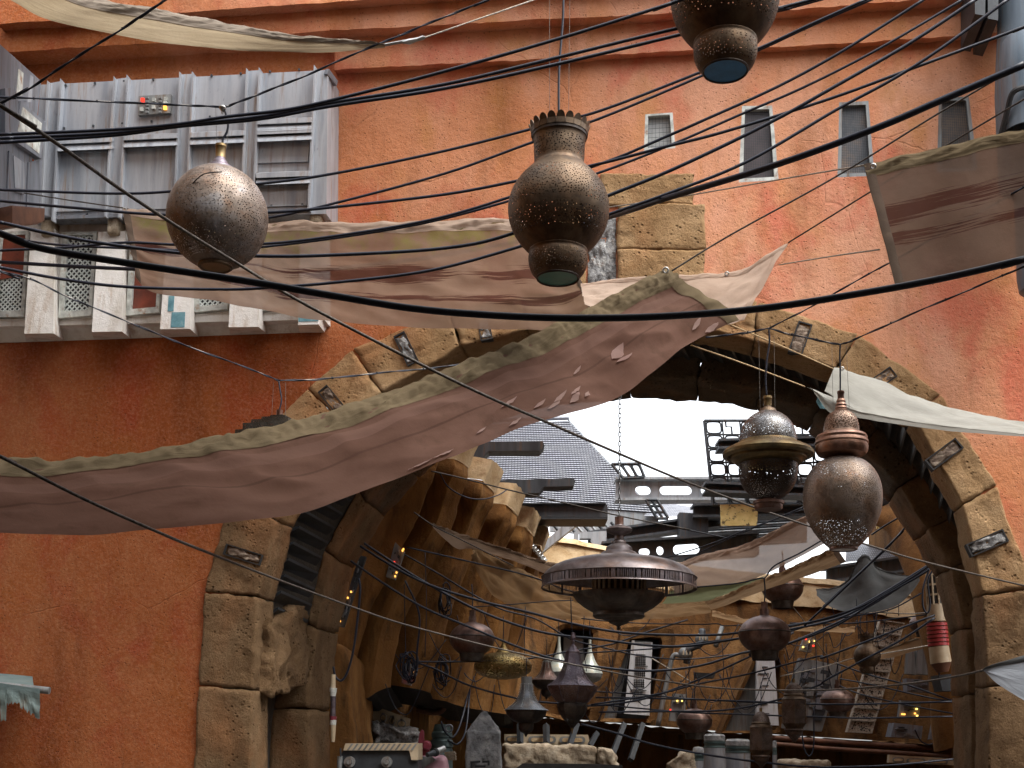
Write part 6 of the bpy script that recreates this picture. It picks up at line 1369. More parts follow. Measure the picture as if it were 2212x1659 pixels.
# second, lower tiled roof and mesh at right
q = [P(*AB_(1480, 1150), 34), P(*AB_(1900, 1165), 34), P(*AB_(1980, 1250), 31.5), P(*AB_(1470, 1300), 31.5)]
rt = thing('tiled_roof', 'low pale tiled roof strip behind the slate grey canvas at right', 'roof', q[3]); part('tiles', MB().add(q, [(0, 1, 2, 3)], [(0, 0), (14, 0), (14, 5), (0, 5)]), M['tiles'], rt)
q = [P(*AB_(0, 815), 37), P(*AB_(260, 860), 37), P(*AB_(260, 935), 34.5), P(*AB_(-150, 930), 34.5)]
rt = thing('tiled_roof', 'low mesh roof strip between the tiled roof and the lattice', 'roof', q[3]); part('tiles', MB().add(q, [(0, 1, 2, 3)], [(0, 0), (14, 0), (14, 5), (0, 5)]), M['tiles'], rt)
mb = MB(); pxp(mb, [(-0, 605), (120, 605), (120, 622), (-0, 622)], 35, .2, AB_)
# ================================================================== canvases over the court
canvas('canvas_awning', 'dark brown hem of canvas stretched from the ribbed wall to the saucer lantern', [AA(140, 1000) + (20.5,), AA(250, 1030) + (20.8,), AA(500, 1120) + (21.5,), AA(800, 1210) + (22.3,), AA(1010, 1285) + (23,), AA(1220, 1315) + (23.4,)],
       [AA(150, 1020) + (20.4,), AA(340, 1190) + (20.7,), AA(480, 1195) + (21.3,), AA(800, 1290) + (22.2,), AA(1030, 1385) + (22.9,), AA(1220, 1450) + (23.3,)], M['cv_brown'], ns=90, nt=14, seed=11, wr=.04, fx=1.2, ft=2, hem=.3, hem_mat=M['cv_brown'], gather=.03, gfreq=6)
canvas('canvas_awning', 'sheer ochre canvas sagging below the saucer lantern', [(1018, 1190, 22), (1060, 1206, 22.2), (1120, 1232, 22.5), (1180, 1258, 22.8), (1280, 1292, 23), (1400, 1304, 23), (1470, 1302, 23), (1536, 1306, 23)],
       [(1014, 1200, 21.6), (1030, 1244, 21.7), (1070, 1292, 21.9), (1150, 1326, 22.2), (1250, 1343, 22.4), (1400, 1341, 22.4), (1480, 1334, 22.4), (1536, 1326, 22.4)], M['cv_ochre'], ns=110, nt=20, seed=12, wr=.12, fx=.4, ft=2.2, hem=.22, hem_mat=M['cv_ochre'], gather=.03, diag=1.2)
canvas('canvas_awning', 'rose tan canvas rising to the right behind the saucer lantern', [(1440, 1222, 21.5), (1520, 1200, 21.5), (1592, 1181, 21.4), (1650, 1158, 21.2), (1699, 1133, 21), (1750, 1112, 20.8)],
       [(1460, 1290, 21), (1505, 1270, 21), (1580, 1262, 21), (1645, 1244, 21), (1710, 1212, 20.8), (1785, 1172, 20.6)], M['cv_rose'], ns=90, nt=22, seed=13, wr=.07, fx=.8, ft=1.6, hem=.2, hem_mat=M['cv_rose'], gather=.03, gfreq=5)
canvas('canvas_awning', 'dull green canvas slung between the rose and the tan strips', [(1450, 1276, 21.2), (1505, 1269, 21.2), (1580, 1262, 21.2), (1655, 1245, 21.2)], [(1430, 1304, 20.8), (1480, 1302, 20.8), (1540, 1294, 20.8), (1640, 1258, 20.8)], M['cv_green'], ns=50, nt=10, seed=14, wr=.04, hem=0)
canvas('canvas_awning', 'narrow orange tan canvas strip running up to the egg shaped globe', [(1522, 1300, 20.2), (1570, 1284, 20.1), (1620, 1262, 20), (1690, 1234, 19.8), (1767, 1199, 19.6), (1806, 1182, 19.5)],
       [(1536, 1317, 19.9), (1580, 1303, 19.8), (1620, 1287, 19.7), (1706, 1257, 19.5), (1780, 1232, 19.3), (1828, 1214, 19.2)], M['cv_orange'], ns=90, nt=14, seed=15, wr=.03, hem=.36, hem_mat=M['cv_orange'], gather=.035, gfreq=7, side=[(.96, 1)], side_mat=M['cv_brown'])
canvas('canvas_awning', 'slate grey canvas with a raised point slung at the right of the court', [(1763, 1278, 21.3), (1800, 1273, 21.3), (1835, 1250, 21.2), (1864, 1199, 21), (1893, 1225, 21.1), (1950, 1242, 21), (1986, 1248, 20.9)],
       [(1766, 1285, 21), (1790, 1309, 20.9), (1835, 1323, 20.8), (1880, 1323, 20.8), (1930, 1312, 20.8), (1962, 1288, 20.8), (1987, 1253, 20.8)], M['cv_slate'], ns=90, nt=20, seed=16, wr=.07, fx=1, ft=1.4, hem=.07, hem_mat=M['cv_slate'])
canvas('canvas_awning', 'rolled tan canvas strip stretched to the small vase lantern', [(1538, 1322, 22), (1615, 1338, 22), (1706, 1353, 22), (1846, 1360, 22)], [(1538, 1332, 21.8), (1615, 1349, 21.8), (1706, 1362, 21.8), (1846, 1367, 21.8)], M['cv_orange'], ns=90, nt=8, seed=17, wr=.03, hem=.5, hem_mat=M['cv_orange'], gather=.04, gfreq=7)
canvas('canvas_awning', 'small tan canvas strip right of the small vase lantern', [(1898, 1408, 22.5), (1935, 1396, 22.4), (1980, 1378, 22.2)], [(1902, 1425, 22.3), (1950, 1414, 22.2), (2020, 1394, 22)], M['cv_orange'], ns=40, nt=10, seed=18, wr=.04, hem=.2, hem_mat=M['cv_tan'])

# ================================================================== lanterns over the court
def pot(name, label, cx, y0, s, Y, cordtop=None, hexcollar=True):
    f = lambda r, y: (r * s, y0 + (y - 1300) * s)
    l = Lan(name, label, cx, y0, y0 + 125 * s, Y)
    l.lathe('body', [f(9, 1329), f(14, 1331), f(30, 1336), f(46, 1347), f(54, 1360), f(55.5, 1366), f(54, 1380), f(47, 1393), f(36, 1403), f(31, 1406)], M['copper'], 56)
    l.lathe('seam', [f(55.6, 1364), f(56.6, 1365.5), f(55.6, 1367)], M['dark_bronze'], 56, 0)
    l.lathe('base', [f(31, 1405), f(30, 1410), f(28, 1420), f(27, 1426), f(23, 1424)], M['dark_bronze'], 40, 0)
    l.lathe('stem', [f(9.5, 1316), f(9.5, 1330)], M['copper'], 20, 0); l.lathe('collar', [f(1, 1300), f(8.5, 1300), f(8.5, 1317), f(9, 1318)], M['copper'], 4, 0, True, rot=.4)
    if cordtop is not None: l.tube('cord', [(cx - 1, cordtop), (cx + 1, (cordtop + y0) / 2), (cx, y0 + 2)], max(.9, 1.6 * s), 'cable')
    return l
pot('pot_lantern', 'large copper pot lantern hanging below the orange tan canvas', 1651.5, 1300, 1.0, 19.0, 1248)
pot('pot_lantern', 'dark copper pot lantern half hidden behind the orange tan canvas', 1690, 1214, .80, 23.0, 1190)
pot('pot_lantern', 'dark copper pot lantern hanging in front of the ribbed wall on the left', 1020, 1318, .88, 20.5, 1262)
pot('pot_lantern', 'small copper pot lantern above the grey barrels', 1500, 1510, .69, 22.0, 1450)
pot('pot_lantern', 'small copper pot lantern before the tall carved panel', 1809, 1468, .655, 22.0, 1420)
pot('pot_lantern', 'copper pot lantern partly behind the ringed lamp at right', 1993, 1312, .50, 22.6, 1290)
l = Lan('disc_lantern', 'flat gold pierced disc lantern left of the octagonal lantern', 1087, 1380, 1468, 21.0)
l.lathe('body', [(16, 1410), (34, 1413), (52, 1421), (61, 1433), (62.5, 1440), (60, 1449), (50, 1458), (34, 1464), (14, 1467), (.5, 1467)], brass('pierced_gold', GLD, .36, [(.05, 1.6)], hscale=34, hth=.3, circ=2 * math.pi * 45 * l.k), 56)
l.lathe('cone', [(3, 1386), (4, 1392), (6, 1396), (8, 1400), (15, 1408), (17, 1411)], M['gold'], 28); l.lathe('socket', [(1, 1380), (3, 1380), (3, 1388)], M['brass_cap'], 16, 0); l.tube('cord', [(1087, 1330), (1088, 1355), (1087, 1382)], 1.0, 'cable')
# octagonal
l = Lan('octagonal_lantern', 'purple grey eight sided lantern with a flaring skirt in the middle of the court', 1237, 1366, 1584, 19.5)
OC = brass('pierced_mauve', PUR, .38, [(.02, 1.2)], hscale=44, hth=.27, circ=2 * math.pi * 35 * l.k)
def sc8(w, v): return 1.0
l.lathe('skirt', [(15, 1411), (18, 1425), (23, 1443), (33, 1463), (45, 1476), (55, 1482)], OC, 8, 2, True, R(11))
l.lathe('roof_cone', [(1.5, 1390), (15.5, 1408), (15.5, 1411)], M['mauve'], 8, 0, True, R(11))
l.lathe('bowl', [(55, 1482), (53, 1490), (47, 1501), (38, 1512), (30, 1518)], brass('pierced_brown_bowl', COP, .42, [(.02, .6)], hscale=44, hth=.22), 8, 2, True, R(11))
l.lathe('lower_cup', [(28, 1517), (34, 1521), (33, 1532), (27, 1545), (17, 1557), (9, 1566), (4, 1572), (.5, 1574)], brass('pierced_cup', DRK, .42, [(.02, .6)], hscale=44, hth=.22), 8, 2, True, R(11))
mb = MB()
for i in range(8):
    w = 2 * math.pi * i / 8 + R(11); d = Vector((math.cos(w), math.sin(w), 0)); pr = l.prof([(15.5, 1411), (18.3, 1425), (23.4, 1443), (33.5, 1463), (45.5, 1476), (55.5, 1482), (53, 1491), (38, 1513), (30, 1518)], 3)
    mb.tube([Vector((l.c.x, l.c.y, z)) + d * r for r, z in pr], .8 * l.k, 5)
part('ribs', mb, M['mauve'], l.t, smooth=True)
l.lathe('finial', [(2.5, 1571), (3, 1575), (1.5, 1579), (2, 1582), (.5, 1585)], M['brass_cap'], 16, 0); l.lathe('socket', [(1, 1366), (4.5, 1367), (4.5, 1372), (6, 1374), (6, 1380), (3.5, 1382), (3.5, 1391)], M['mauve'], 16, 0)
l.tube('cord', [(1233, 1290), (1234, 1330), (1236, 1368)], 1.1, 'cable')
# flared, scalloped pair
def flared(label, cx, y0, s, Y, mat):
    f = lambda r, y: (r * s, y0 + (y - 1462) * s)
    l = Lan('flared_lantern', label, cx, y0, y0 + 130 * s, Y)
    sc = lambda w, v: 1 + .055 * v * v * abs(math.cos(w * 5)) 
    l.lathe('skirt', [f(12.5, 1478), f(14, 1490), f(18, 1504), f(26, 1518), f(37, 1528), f(47, 1534)], mat, 60, 3, False, 0, sc)
    l.lathe('cap', [f(1, 1462), f(11.5, 1462), f(11.5, 1476), f(13, 1477), f(13, 1480)], M['machine'], 28, 0)
    l.lathe('bowl', [f(44, 1533), f(43, 1542), f(36, 1552), f(26, 1559), f(17, 1562)], M['dark_bronze'], 40); l.lathe('tail', [f(17, 1561), f(16, 1575), f(12, 1581), f(5, 1584), f(2, 1590), f(.5, 1592)], M['dark_bronze'], 28, 0)
    mb = MB()
    for i in range(10):
        w = math.pi * i / 5; d = Vector((math.cos(w), math.sin(w), 0)); pr = l.prof([f(13, 1478), f(14.5, 1490), f(18.6, 1504), f(26.6, 1518), f(37.5, 1527)], 4)
        for r, z in pr[::1]:
            c = Vector((l.c.x, l.c.y, z)) + d * (r + .6 * s * l.k); mb.box(c, 1.3 * s * l.k, 1.3 * s * l.k, 1.3 * s * l.k)
    part('beads', mb, M['lattice'], l.t, kind='stuff'); l.tube('cord', [(cx, y0 - 40), (cx, y0 + 1)], 1.0 * max(.7, s), 'cable'); return l
flared('blue grey beaded lantern with a flaring scalloped skirt left of the octagonal lantern', 1137, 1462, 1.0, 20.0, brass('pierced_blue_grey', [(.3, (.11, .12, .13)), (.5, (.20, .21, .22)), (.7, (.30, .30, .30))], .40, [(.02, 1)], hscale=48, hth=.24))
flared('copper beaded lantern with a flaring skirt behind the octagonal lantern', 1181, 1418, .72, 22.5, brass('pierced_rose_copper', COP, .40, [(.02, 1)], hscale=48, hth=.24))
# pale flasks
for i, (cx, y0) in enumerate(((1207, 1374), (1274, 1377))):
    l = Lan('flask_lantern', ['left', 'right'][i] + ' one of two pale green flask lanterns behind the octagonal lantern', cx, y0, y0 + 100, 26.0, group='pale flask lanterns')
    l.lathe('body', [(3, y0), (3.5, y0 + 18), (6, y0 + 34), (14, y0 + 54), (24, y0 + 68), (28, y0 + 78)], M['pale_green'], 36); l.lathe('base', [(28, y0 + 78), (25, y0 + 88), (15, y0 + 96), (.5, y0 + 98)], M['machine'], 36)
    l.tube('cord', [(cx, y0 - 40), (cx, y0 + 1)], .8, 'cable')
# small copy of the vase lantern kind
sv = 28.5 / 109.5
vc, lc_ = vase('small grey vase lantern hanging at the right of the court', 1873, 21.0, sv, 1455 - 600 * sv, 'gl_teal', False)
part('cord', MB().tube([P(1872, 1300, 21), P(1873, 1371, 21)], .008, 6), M['cable'], vc)
# hexagonal lanterns
HX = brass('pierced_rust_brown', [(.3, (.07, .05, .04)), (.5, (.14, .10, .08)), (.7, (.20, .15, .12))], .5, [(.02, 3)], hscale=46, hth=.2)
def hexa_l(label, cx, y0, s, Y):
    f = lambda r, y: (r * s, y0 + (y - 1530) * s)
    l = Lan('hexagonal_lantern', label, cx, y0, y0 + 130 * s, Y)
    l.lathe('dome', [f(3, 1538), f(8, 1540), f(15, 1547), f(18.5, 1556), f(19, 1562)], HX, 30); l.lathe('ring', [f(19, 1560), f(21, 1563), f(20, 1566), f(21, 1568), f(25, 1572)], M['bronze'], 30, 0)
    l.lathe('body', [f(26, 1572), f(26.5, 1622)], HX, 6, 0, True, R(20)); l.lathe('roof', [f(20, 1567), f(27, 1573)], M['bronze'], 6, 0, True, R(20)); l.lathe('floor', [f(27, 1621), f(20, 1630), f(19, 1633)], M['bronze'], 6, 0, True, R(20))
    mb = MB()
    for i in range(6):
        w = math.pi * i / 3 + R(20); d = Vector((math.cos(w), math.sin(w), 0)); a, b = l.prof([f(26.2, 1572), f(26.7, 1622)], 0); mb.tube([Vector((l.c.x, l.c.y, a[1])) + d * a[0], Vector((l.c.x, l.c.y, b[1])) + d * b[0]], .9 * s * l.k, 5)
    part('edges', mb, M['bronze'], l.t)
    l.lathe('tail', [f(19, 1632), f(20, 1635), f(17, 1638), f(15, 1645), f(9, 1651), f(4, 1657), f(1, 1661)], HX, 24); l.lathe('socket', [f(1, 1530), f(3.2, 1530), f(3.2, 1539)], M['brass_cap'], 14, 0)
    l.tube('cord', [(cx, y0 - 55), (cx, y0 + 1)], .9, 'cable'); return l
hexa_l('brown hexagonal lantern hanging lowest, in front of the grey barrels', 1644, 1529, 1.0, 18.0); hexa_l('brown hexagonal lantern hanging in front of the grey machine panel', 1715, 1466, 1.06, 19.0)

# ================================================================== cables strung across the court
GC = 'dark cables strung across the court'
def cc(pts, r, label, Y, f=None, mat='cable', group=GC, name='cable', cat='cable'):
    cable([f(*p) if f else p for p in pts], r * 1.2, label, mat, Y, name, cat, group, 6, 6)
def m45(a, b): return [A4(*p) for p in a] + [A5(*p) for p in b]
cc(m45([(380, -60), (440, 0), (870, 250), (1300, 395), (1700, 490)], [(300, 560), (650, 630), (1000, 657), (1400, 660), (1640, 640)]) + [A6(440, 590), A6(900, 480), A6(1500, 130), A6(1600, 60)], 2.2, 'upper main cable swagging across the whole court from the inner pillar to the right', (19.5, 20))
cc(m45([(430, -60), (500, 0), (900, 255), (1350, 490), (1800, 640)], [(550, 690), (900, 735), (1200, 745), (1500, 705), (1700, 670)]) + [A6(440, 620), A6(900, 500), A6(1500, 150)], 2.2, 'second main cable swagging across the court just under the upper one', (19.6, 20.2))
cc(m45([(330, 60), (380, 120), (850, 425), (1250, 600), (1750, 800)], [(450, 885), (900, 930), (1300, 895), (1620, 800), (1720, 780)]) + [A6(450, 720), A6(1000, 470), A6(1490, 160)], 2.0, 'third main cable crossing the dark copper pot lantern on the left', (19.4, 20.4))
cc(m45([(700, 20), (1000, 190), (1300, 370), (1500, 470), (1750, 540)], [(350, 690), (560, 745), (900, 820), (1250, 840), (1700, 790)]), 1.5, 'thin cable from the high control box down to the far wall', (21, 23))
cc(m45([(780, 0), (1000, 50), (1300, 120), (1600, 190), (1800, 250)], [(350, 330), (700, 380)]), 1.5, 'thin cable crossing in front of the sheer ochre canvas', (19, 19.5))
cc(m45([(830, 860), (1000, 920), (1250, 1040), (1650, 1145), (2000, 1180)], [(540, 1190), (900, 1140), (1300, 1000), (1700, 820)]) + [A6(160, 800), A6(480, 640)], 2.0, 'cable from the coiled leads on the second rib dipping low past the octagonal lantern', (21, 20))
cc(m45([(830, 860), (1050, 862), (1300, 858), (1500, 850), (1750, 830)], [(300, 790), (650, 730), (900, 645), (1230, 545)]), 1.7, 'cable from the coiled leads rising to the right under the saucer lantern', (21, 22))
cc([A5(*p) for p in ((380, 800), (700, 780), (1000, 760), (1300, 720), (1640, 680))], 1.4, 'thin cable just above the vented panel top', (22, 22))
cc([A5(*p) for p in ((430, 1330), (700, 1400), (1000, 1490), (1500, 1580), (2000, 1640), (2211, 1650))] + [A6(700, 1655), A6(1200, 1640), A6(1720, 1590)], 2.0, 'lowest cable sagging along the bottom edge past the barrels', (18.5, 19.5))
cc([A5(*p) for p in ((540, 1130), (900, 1135), (1300, 1145), (1700, 1160), (2211, 1180))] + [A6(1000, 1180), A6(1700, 1160)], 1.8, 'nearly level cable across the vented panel and the white tower', (22, 20))
cc([A5(*p) for p in ((540, 1180), (800, 1205), (1200, 1240), (1600, 1255), (1950, 1268), (2211, 1275))] + [A6(1000, 1285), A6(1700, 1272)], 1.6, 'level cable just above the small copper pot lantern', (22, 20))
cc([A5(*p) for p in ((440, 1080), (800, 1100), (1250, 1140), (1700, 1165), (1950, 1172))], 1.4, 'thin level cable behind the vented panel foot', (23, 23))
cc([A5(*p) for p in ((500, 1185), (1000, 1105), (1300, 1030), (1700, 950), (2211, 820))] + [A6(700, 830), A6(1100, 680), A6(1540, 510)], 1.8, 'cable rising from the octagonal lantern to the right pillar', (20, 19.5))
cc([A5(*p) for p in ((560, 1240), (1000, 1235), (1500, 1225), (1900, 1150), (2211, 1040))] + [A6(720, 1000), A6(1000, 850), A6(1300, 690), A6(1540, 530)], 1.9, 'cable rising past the hexagonal lanterns to the right pillar', (20, 19.3))
cc([A6(*p) for p in ((560, 590), (900, 270), (1180, 0), (1300, -120))], 2.0, 'straight taut cable rising steeply in front of the slate grey canvas', (20, 18.5))
cc([A6(*p) for p in ((430, 600), (700, 540), (1000, 440), (1300, 270), (1500, 140), (1560, 100))], 2.0, 'thick cable of the bundle crossing the slate grey canvas', (19.8, 19))
cc([A6(*p) for p in ((430, 730), (800, 590), (1100, 400), (1400, 230), (1500, 170))], 2.0, 'lower cable of the bundle below the slate grey canvas', (19.7, 19))
cc([A6(*p) for p in ((430, 640), (700, 560), (900, 520), (1200, 470), (1440, 345))], 1.4, 'thin cable under the slate grey canvas point', (20.4, 20))
cc([A6(*p) for p in ((790, 870), (1050, 960), (1350, 1040), (1700, 1165))], 1.6, 'cable falling to the right across the carved panel, upper', (22, 20))
cc([A6(*p) for p in ((830, 990), (1050, 1030), (1400, 1110), (1700, 1170))], 1.4, 'cable falling to the right across the carved panel, middle', (22, 20))
cc([A6(*p) for p in ((820, 1040), (1000, 1110), (1350, 1190), (1700, 1255))], 1.4, 'cable falling to the right across the carved panel, lower', (22, 20))
cc([A6(*p) for p in ((450, 570), (800, 575), (1050, 560), (1530, 500))], 1.3, 'thin nearly level cable above the small vase lantern', (21, 20))
cc([A6(*p) for p in ((380, 970), (700, 900), (930, 835), (1150, 800), (1540, 730))], 1.1, 'pale thin wire to the small tan canvas strip', (21, 21), None, 'rope_pale')
cc([A6(*p) for p in ((1130, 490), (1350, 500), (1500, 490))], 1.2, 'short pale wire by the ringed lamp', (21, 20.5), None, 'rope_pale')
cc([A6(*p) for p in ((460, 430), (560, 560), (700, 780), (800, 860))], .9, 'pale slack wire from the half hidden pot lantern', (23, 24), None, 'rope_pale')
cc([A5(*p) for p in ((950, 830), (1120, 930), (1260, 1015))], 1.1, 'short pale wire across the pipe assembly', (24, 24), None, 'rope_pale')
cc([AA(*p) for p in ((140, 570), (400, 630), (800, 730), (1400, 870), (1700, 940), (2212, 1040))], 1.3, 'pair of thin wires from the ribbed wall top across the lowest cantilever beam', (20.5, 22), None, 'rope')
cc([AA(*p) for p in ((0, 900), (160, 1010), (300, 1080), (520, 1190), (800, 1330))], 1.1, 'thin wire along the brown canvas hem', (20, 21), None, 'rope')
cc([AA(*p) for p in ((210, 590), (280, 700), (420, 780), (560, 795), (680, 760), (745, 720))], 1.2, 'slack loop of cable under the middle cantilever beam', (20.6, 22))
cc([AB_(*p) for p in ((180, 1280), (540, 1110), (800, 1000), (1150, 850))], 1.2, 'pair of cables rising behind the egg shaped globe, lower', (21, 21)); cc([AB_(*p) for p in ((0, 1275), (400, 1150), (700, 1030), (1150, 870))], 1.2, 'pair of cables rising behind the egg shaped globe, upper', (21, 21))
cc([AB_(*p) for p in ((0, 1000), (300, 1060), (540, 1110))], 1.2, 'short thin cable in front of the lower steel girder', (22, 22))
cc([AB_(*p) for p in ((1680, 1080), (1800, 1000), (1940, 920))], 1.6, 'short cable beside the second yellow plate', (19.5, 19))
cc([AB_(*p) for p in ((1960, 1010), (1800, 1190), (1600, 1370), (1290, 1659))], 1.8, 'steep cable right of the egg shaped globe', (19, 20))
cc([AB_(*p) for p in ((280, 1500), (600, 1470), (780, 1430), (830, 1420), (900, 1330), (1100, 1230), (1290, 1120))], 1.5, 'tied lead along the orange tan canvas to the large copper pot lantern', (19.2, 19.2))
cc([A5(*p) for p in ((430, 535), (620, 555), (900, 572), (1300, 580), (1450, 575), (1500, 590), (1640, 585))], 1.1, 'thin tied lead under the saucer lantern', (21, 21)); cc([A5(*p) for p in ((-400, 450), (-100, 430), (200, 405), (370, 400))], 1.0, 'thin lead left of the saucer lantern', (21, 21))
cc([A4(765, 250), A4(870, 500), A4(855, 780), A4(845, 960), A4(810, 1020), A4(770, 930)], 1.8, 'heavy lead hanging in a loop from the high control box', (20.5, 20.8))
cable([(775, 1248, 18.6), (778, 1275, 18.6), (772, 1340, 18.6), (764, 1400, 18.6), (752, 1448, 18.6), (738, 1470, 18.6), (725, 1462, 18.6), (720, 1440, 18.6)], 2.4, 'thick black hose hanging in a loop beside the inner stone pillar', name='hose', cat='hose')
cable([A4(1250, 870) + (24,), A4(1235, 1100) + (24,), A4(1180, 1330) + (23.6,), A4(1120, 1430) + (23,), A4(1060, 1380) + (22.8,), A4(1035, 1310) + (22.8,)], 2.2, 'black hose dropping to the teal canister', name='hose', cat='hose')
cable([A4(1255, 950) + (24,), A4(1245, 1150) + (24,), A4(1220, 1380) + (23.5,), A4(1160, 1480) + (23,), A4(1085, 1450) + (22.8,)], 2.0, 'second black hose hanging beside the teal canister hose', name='hose', cat='hose')
cable([A6(1500, 160) + (19.4,), A6(1455, 300) + (19.4,), A6(1450, 430) + (19.4,), A6(1480, 495) + (19.4,), A6(1505, 440) + (19.4,), A6(1490, 250) + (19.4,), A6(1540, 150) + (19.4,)], 2.0, 'black hose looped beside the ringed lamp', name='hose', cat='hose')
cable([A6(1560, 760) + (20,), A6(1565, 860) + (20,), A6(1575, 960) + (20,)], 1.8, 'short black lead under the ringed lamp', name='hose', cat='hose')
cable([A6(540, 1390) + (22,), A6(560, 1520) + (22,), A6(600, 1570) + (22,), A6(630, 1480) + (22,), A6(630, 1200) + (22,)], 1.6, 'grey hose loop hanging below the grey machine panel', name='hose', cat='hose')
cable([A6(1390, 1370) + (25,), A6(1440, 1460) + (25,), A6(1520, 1480) + (25,), A6(1565, 1380) + (25,), A6(1560, 1100) + (25,)], 1.5, 'blue grey hose loop by the pair of grey box units', name='hose', cat='hose')
# coils of spare lead on the walls
rr = random.Random(11)
for (x, y, Y, n, lab) in ((785, 880, 20.8, 9, 'tangle of black leads bunched on the second rib above a control box'), (1050, 900, 22.4, 8, 'tangle of black leads bunched on the wall behind the gold disc lantern'), (1060, 370, 22.0, 6, 'small tangle of leads at the square hatch of the ribbed wall')):
    mb = MB()
    for i in range(n):
        pts = [];  a, b, cx, cy = rr.uniform(25, 60), rr.uniform(40, 120), x + rr.uniform(-25, 25), y + rr.uniform(0, 60)
        for k in range(9): w = 2 * math.pi * k / 8 + rr.random(); pts.append(P(*A4(cx + a * math.cos(w) + rr.uniform(-8, 8), cy + b * math.sin(w)), Y - .15 + rr.uniform(-.1, .1)))
        mb.tube(cr(pts, 5), .012, 5)
    solo('lead_tangle', mb, M['cable'], lab, 'cables', smooth='full')
# slack thin wires hanging between the cables
GW = 'thin slack wires hanging between the court cables'
rr = random.Random(21)
def slack(x0, y0, x1, y1, drop, Y, i):
    n = 5; pts = []
    for k in range(n): u = k / (n - 1); pts.append((x0 + (x1 - x0) * u + rr.uniform(-4, 4), y0 + (y1 - y0) * u + drop * math.sin(math.pi * u)))
    cable(pts, 1.05, 'hair thin slack wire drooping between the court cables', 'cable', Y, 'slack_wire', 'wire', GW, 5, 5)
for i in range(46):
    x = rr.uniform(880, 2030); y = 1330 + rr.uniform(-20, 190) - (30 if x > 1700 else 0); w = rr.uniform(20, 120) * rr.choice((-1, 1)); slack(x, y, x + w, y + rr.uniform(-20, 40), rr.uniform(15, 90), rr.uniform(20.5, 25), i)
for x, y0, y1 in ((918, 1190, 1420), (873, 1240, 1420), (960, 1230, 1330), (1135, 1310, 1420), (1262, 1330, 1450), (1325, 1400, 1530), (1560, 1390, 1520), (1780, 1330, 1480), (1850, 1290, 1380), (1856, 1300, 1375), (1893, 1300, 1400), (1760, 1360, 1520), (1940, 1250, 1330), (1920, 1260, 1330)):
    cable([(x, y0), (x + rr.uniform(-5, 5), (y0 + y1) / 2), (x + rr.uniform(-6, 6), y1)], .95, 'hair thin wire hanging straight down among the court cables', 'cable', rr.uniform(20.5, 23), 'slack_wire', 'wire', 'thin wires hanging straight down in the court', 5, 5)
ch = MB(); a, b = P(*AA(905, 1120), 26), P(*AA(1050, 1285), 24.5); n = 16
for i in range(n):
    c = a.lerp(b, (i + .5) / n); d = (b - a).normalized(); s = d.cross(Vector((0, 0, 1) if i % 2 else (0, 1, 0))).normalized()
    ch.tube([c + d * (.10 * math.cos(w)) + s * (.045 * math.sin(w)) for w in [2 * math.pi * k / 10 for k in range(11)]], .016, 5, False)
ct = thing('chain', 'bright steel chain from a wall plate down to the brown canvas hem', 'chain', b); part('links', ch, M['chrome'], ct, smooth=True); mb = MB(); pxp(mb, [AA(875, 1090), AA(920, 1092), AA(918, 1142), AA(872, 1140)], 26.1, .08); part('wall_plate', mb, M['slat'], ct)

# ================================================================== neighbouring buildings that shade the court (beside and behind the viewer)
def hb(x0, x1, y0, y1, z1, label, z0=0.0, nm='neighbour_building'):
    solo(nm, MB().hexa([Vector(p) for p in ((x0, y0, z0), (x1, y0, z0), (x1, y0, z1), (x0, y0, z1), (x0, y1, z0), (x1, y1, z0), (x1, y1, z1), (x0, y1, z1))]), M['ochre'], label, 'building')
hb(-14, -8.4, -6, 13.3, 17.0, 'ochre building standing along the left side of the lane')
hb(9.5, 15, -6, 12.5, 9.0, 'ochre building standing along the right side of the lane')
hb(-14, 15, -13, -4, 17.0, 'ochre building standing behind the viewer')
hb(-16, -8.9, 20.5, 34, 13, 'ochre building behind the ribbed wall on the left of the court')
hb(9.8, 16, 19, 34, 17, 'ochre building on the right of the court beyond the arch')

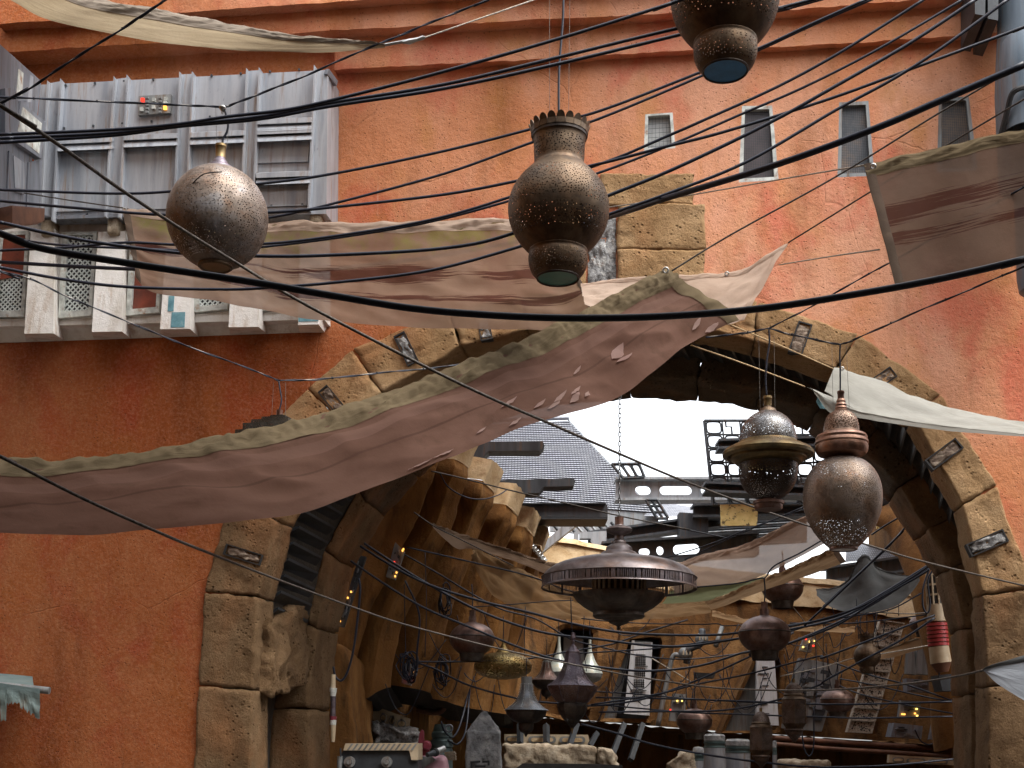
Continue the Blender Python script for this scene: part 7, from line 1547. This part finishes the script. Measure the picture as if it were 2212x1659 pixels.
cn = MB().grid(lambda a, b: Vector((-8.3 + 14.5 * a, -2.5 + 8.0 * b, 7.7 - .5 * math.sin(math.pi * a) + .1 * math.sin(9 * b))), 16, 24)  # out of view, added to cut the light on the lower wall
solo('unseen_shade_canopy', cn, M['cv_slate'], 'wide unseen slate canopy added to shade the lower wall', 'canopy', smooth='full')

cn = MB().grid(lambda a, b: Vector((-7.6 + 9.0 * a, 10.6 + 3.5 * b, 12.7 - .4 * math.sin(math.pi * a) + .08 * math.sin(9 * b))), 16, 12)  # second unseen sheet, added to keep sun off the lower left wall
solo('unseen_shade_canopy', cn, M['cv_brown'], 'unseen brown canopy strip added high up to shade the lower left wall', 'canopy', smooth='full')

# ================================================================== light
world = bpy.data.worlds.new('World'); scene.world = world; world.use_nodes = True
nt = world.node_tree; nt.nodes.clear()
out = nt.nodes.new('ShaderNodeOutputWorld'); bg = nt.nodes.new('ShaderNodeBackground'); sky = nt.nodes.new('ShaderNodeTexSky')
sky.sky_type = 'NISHITA'; sky.sun_disc = False
SE, SA = R(60), R(128)          # elevation; azimuth measured clockwise from +Y
sky.sun_elevation = SE; sky.sun_rotation = SA; sky.air_density = 1.0; sky.dust_density = 3.0; sky.ozone_density = 1.0
hs = nt.nodes.new('ShaderNodeHueSaturation'); hs.inputs['Saturation'].default_value = .2
nt.links.new(sky.outputs[0], hs.inputs['Color']); nt.links.new(hs.outputs[0], bg.inputs[0]); nt.links.new(bg.outputs[0], out.inputs[0]); bg.inputs[1].default_value = .15
sd = bpy.data.lights.new('sun', 'SUN'); sd.energy = .7; sd.angle = R(30); sd.color = (1, .95, .87); so = bpy.data.objects.new('sun', sd); COL.objects.link(so)
dirv = Vector((math.sin(SA) * math.cos(SE), math.cos(SA) * math.cos(SE), math.sin(SE)))
so.rotation_euler = dirv.to_track_quat('Z', 'Y').to_euler(); so.location = dirv * 40
scene.view_settings.view_transform = 'Standard'; scene.view_settings.look = 'None'; scene.view_settings.exposure = 1.95; scene.view_settings.gamma = 1
scene.render.engine = 'CYCLES'
cy = scene.cycles; cy.max_bounces = 8; cy.diffuse_bounces = 4; cy.glossy_bounces = 3; cy.transmission_bounces = 4; cy.transparent_max_bounces = 12; cy.use_denoising = True; cy.sample_clamp_indirect = 6
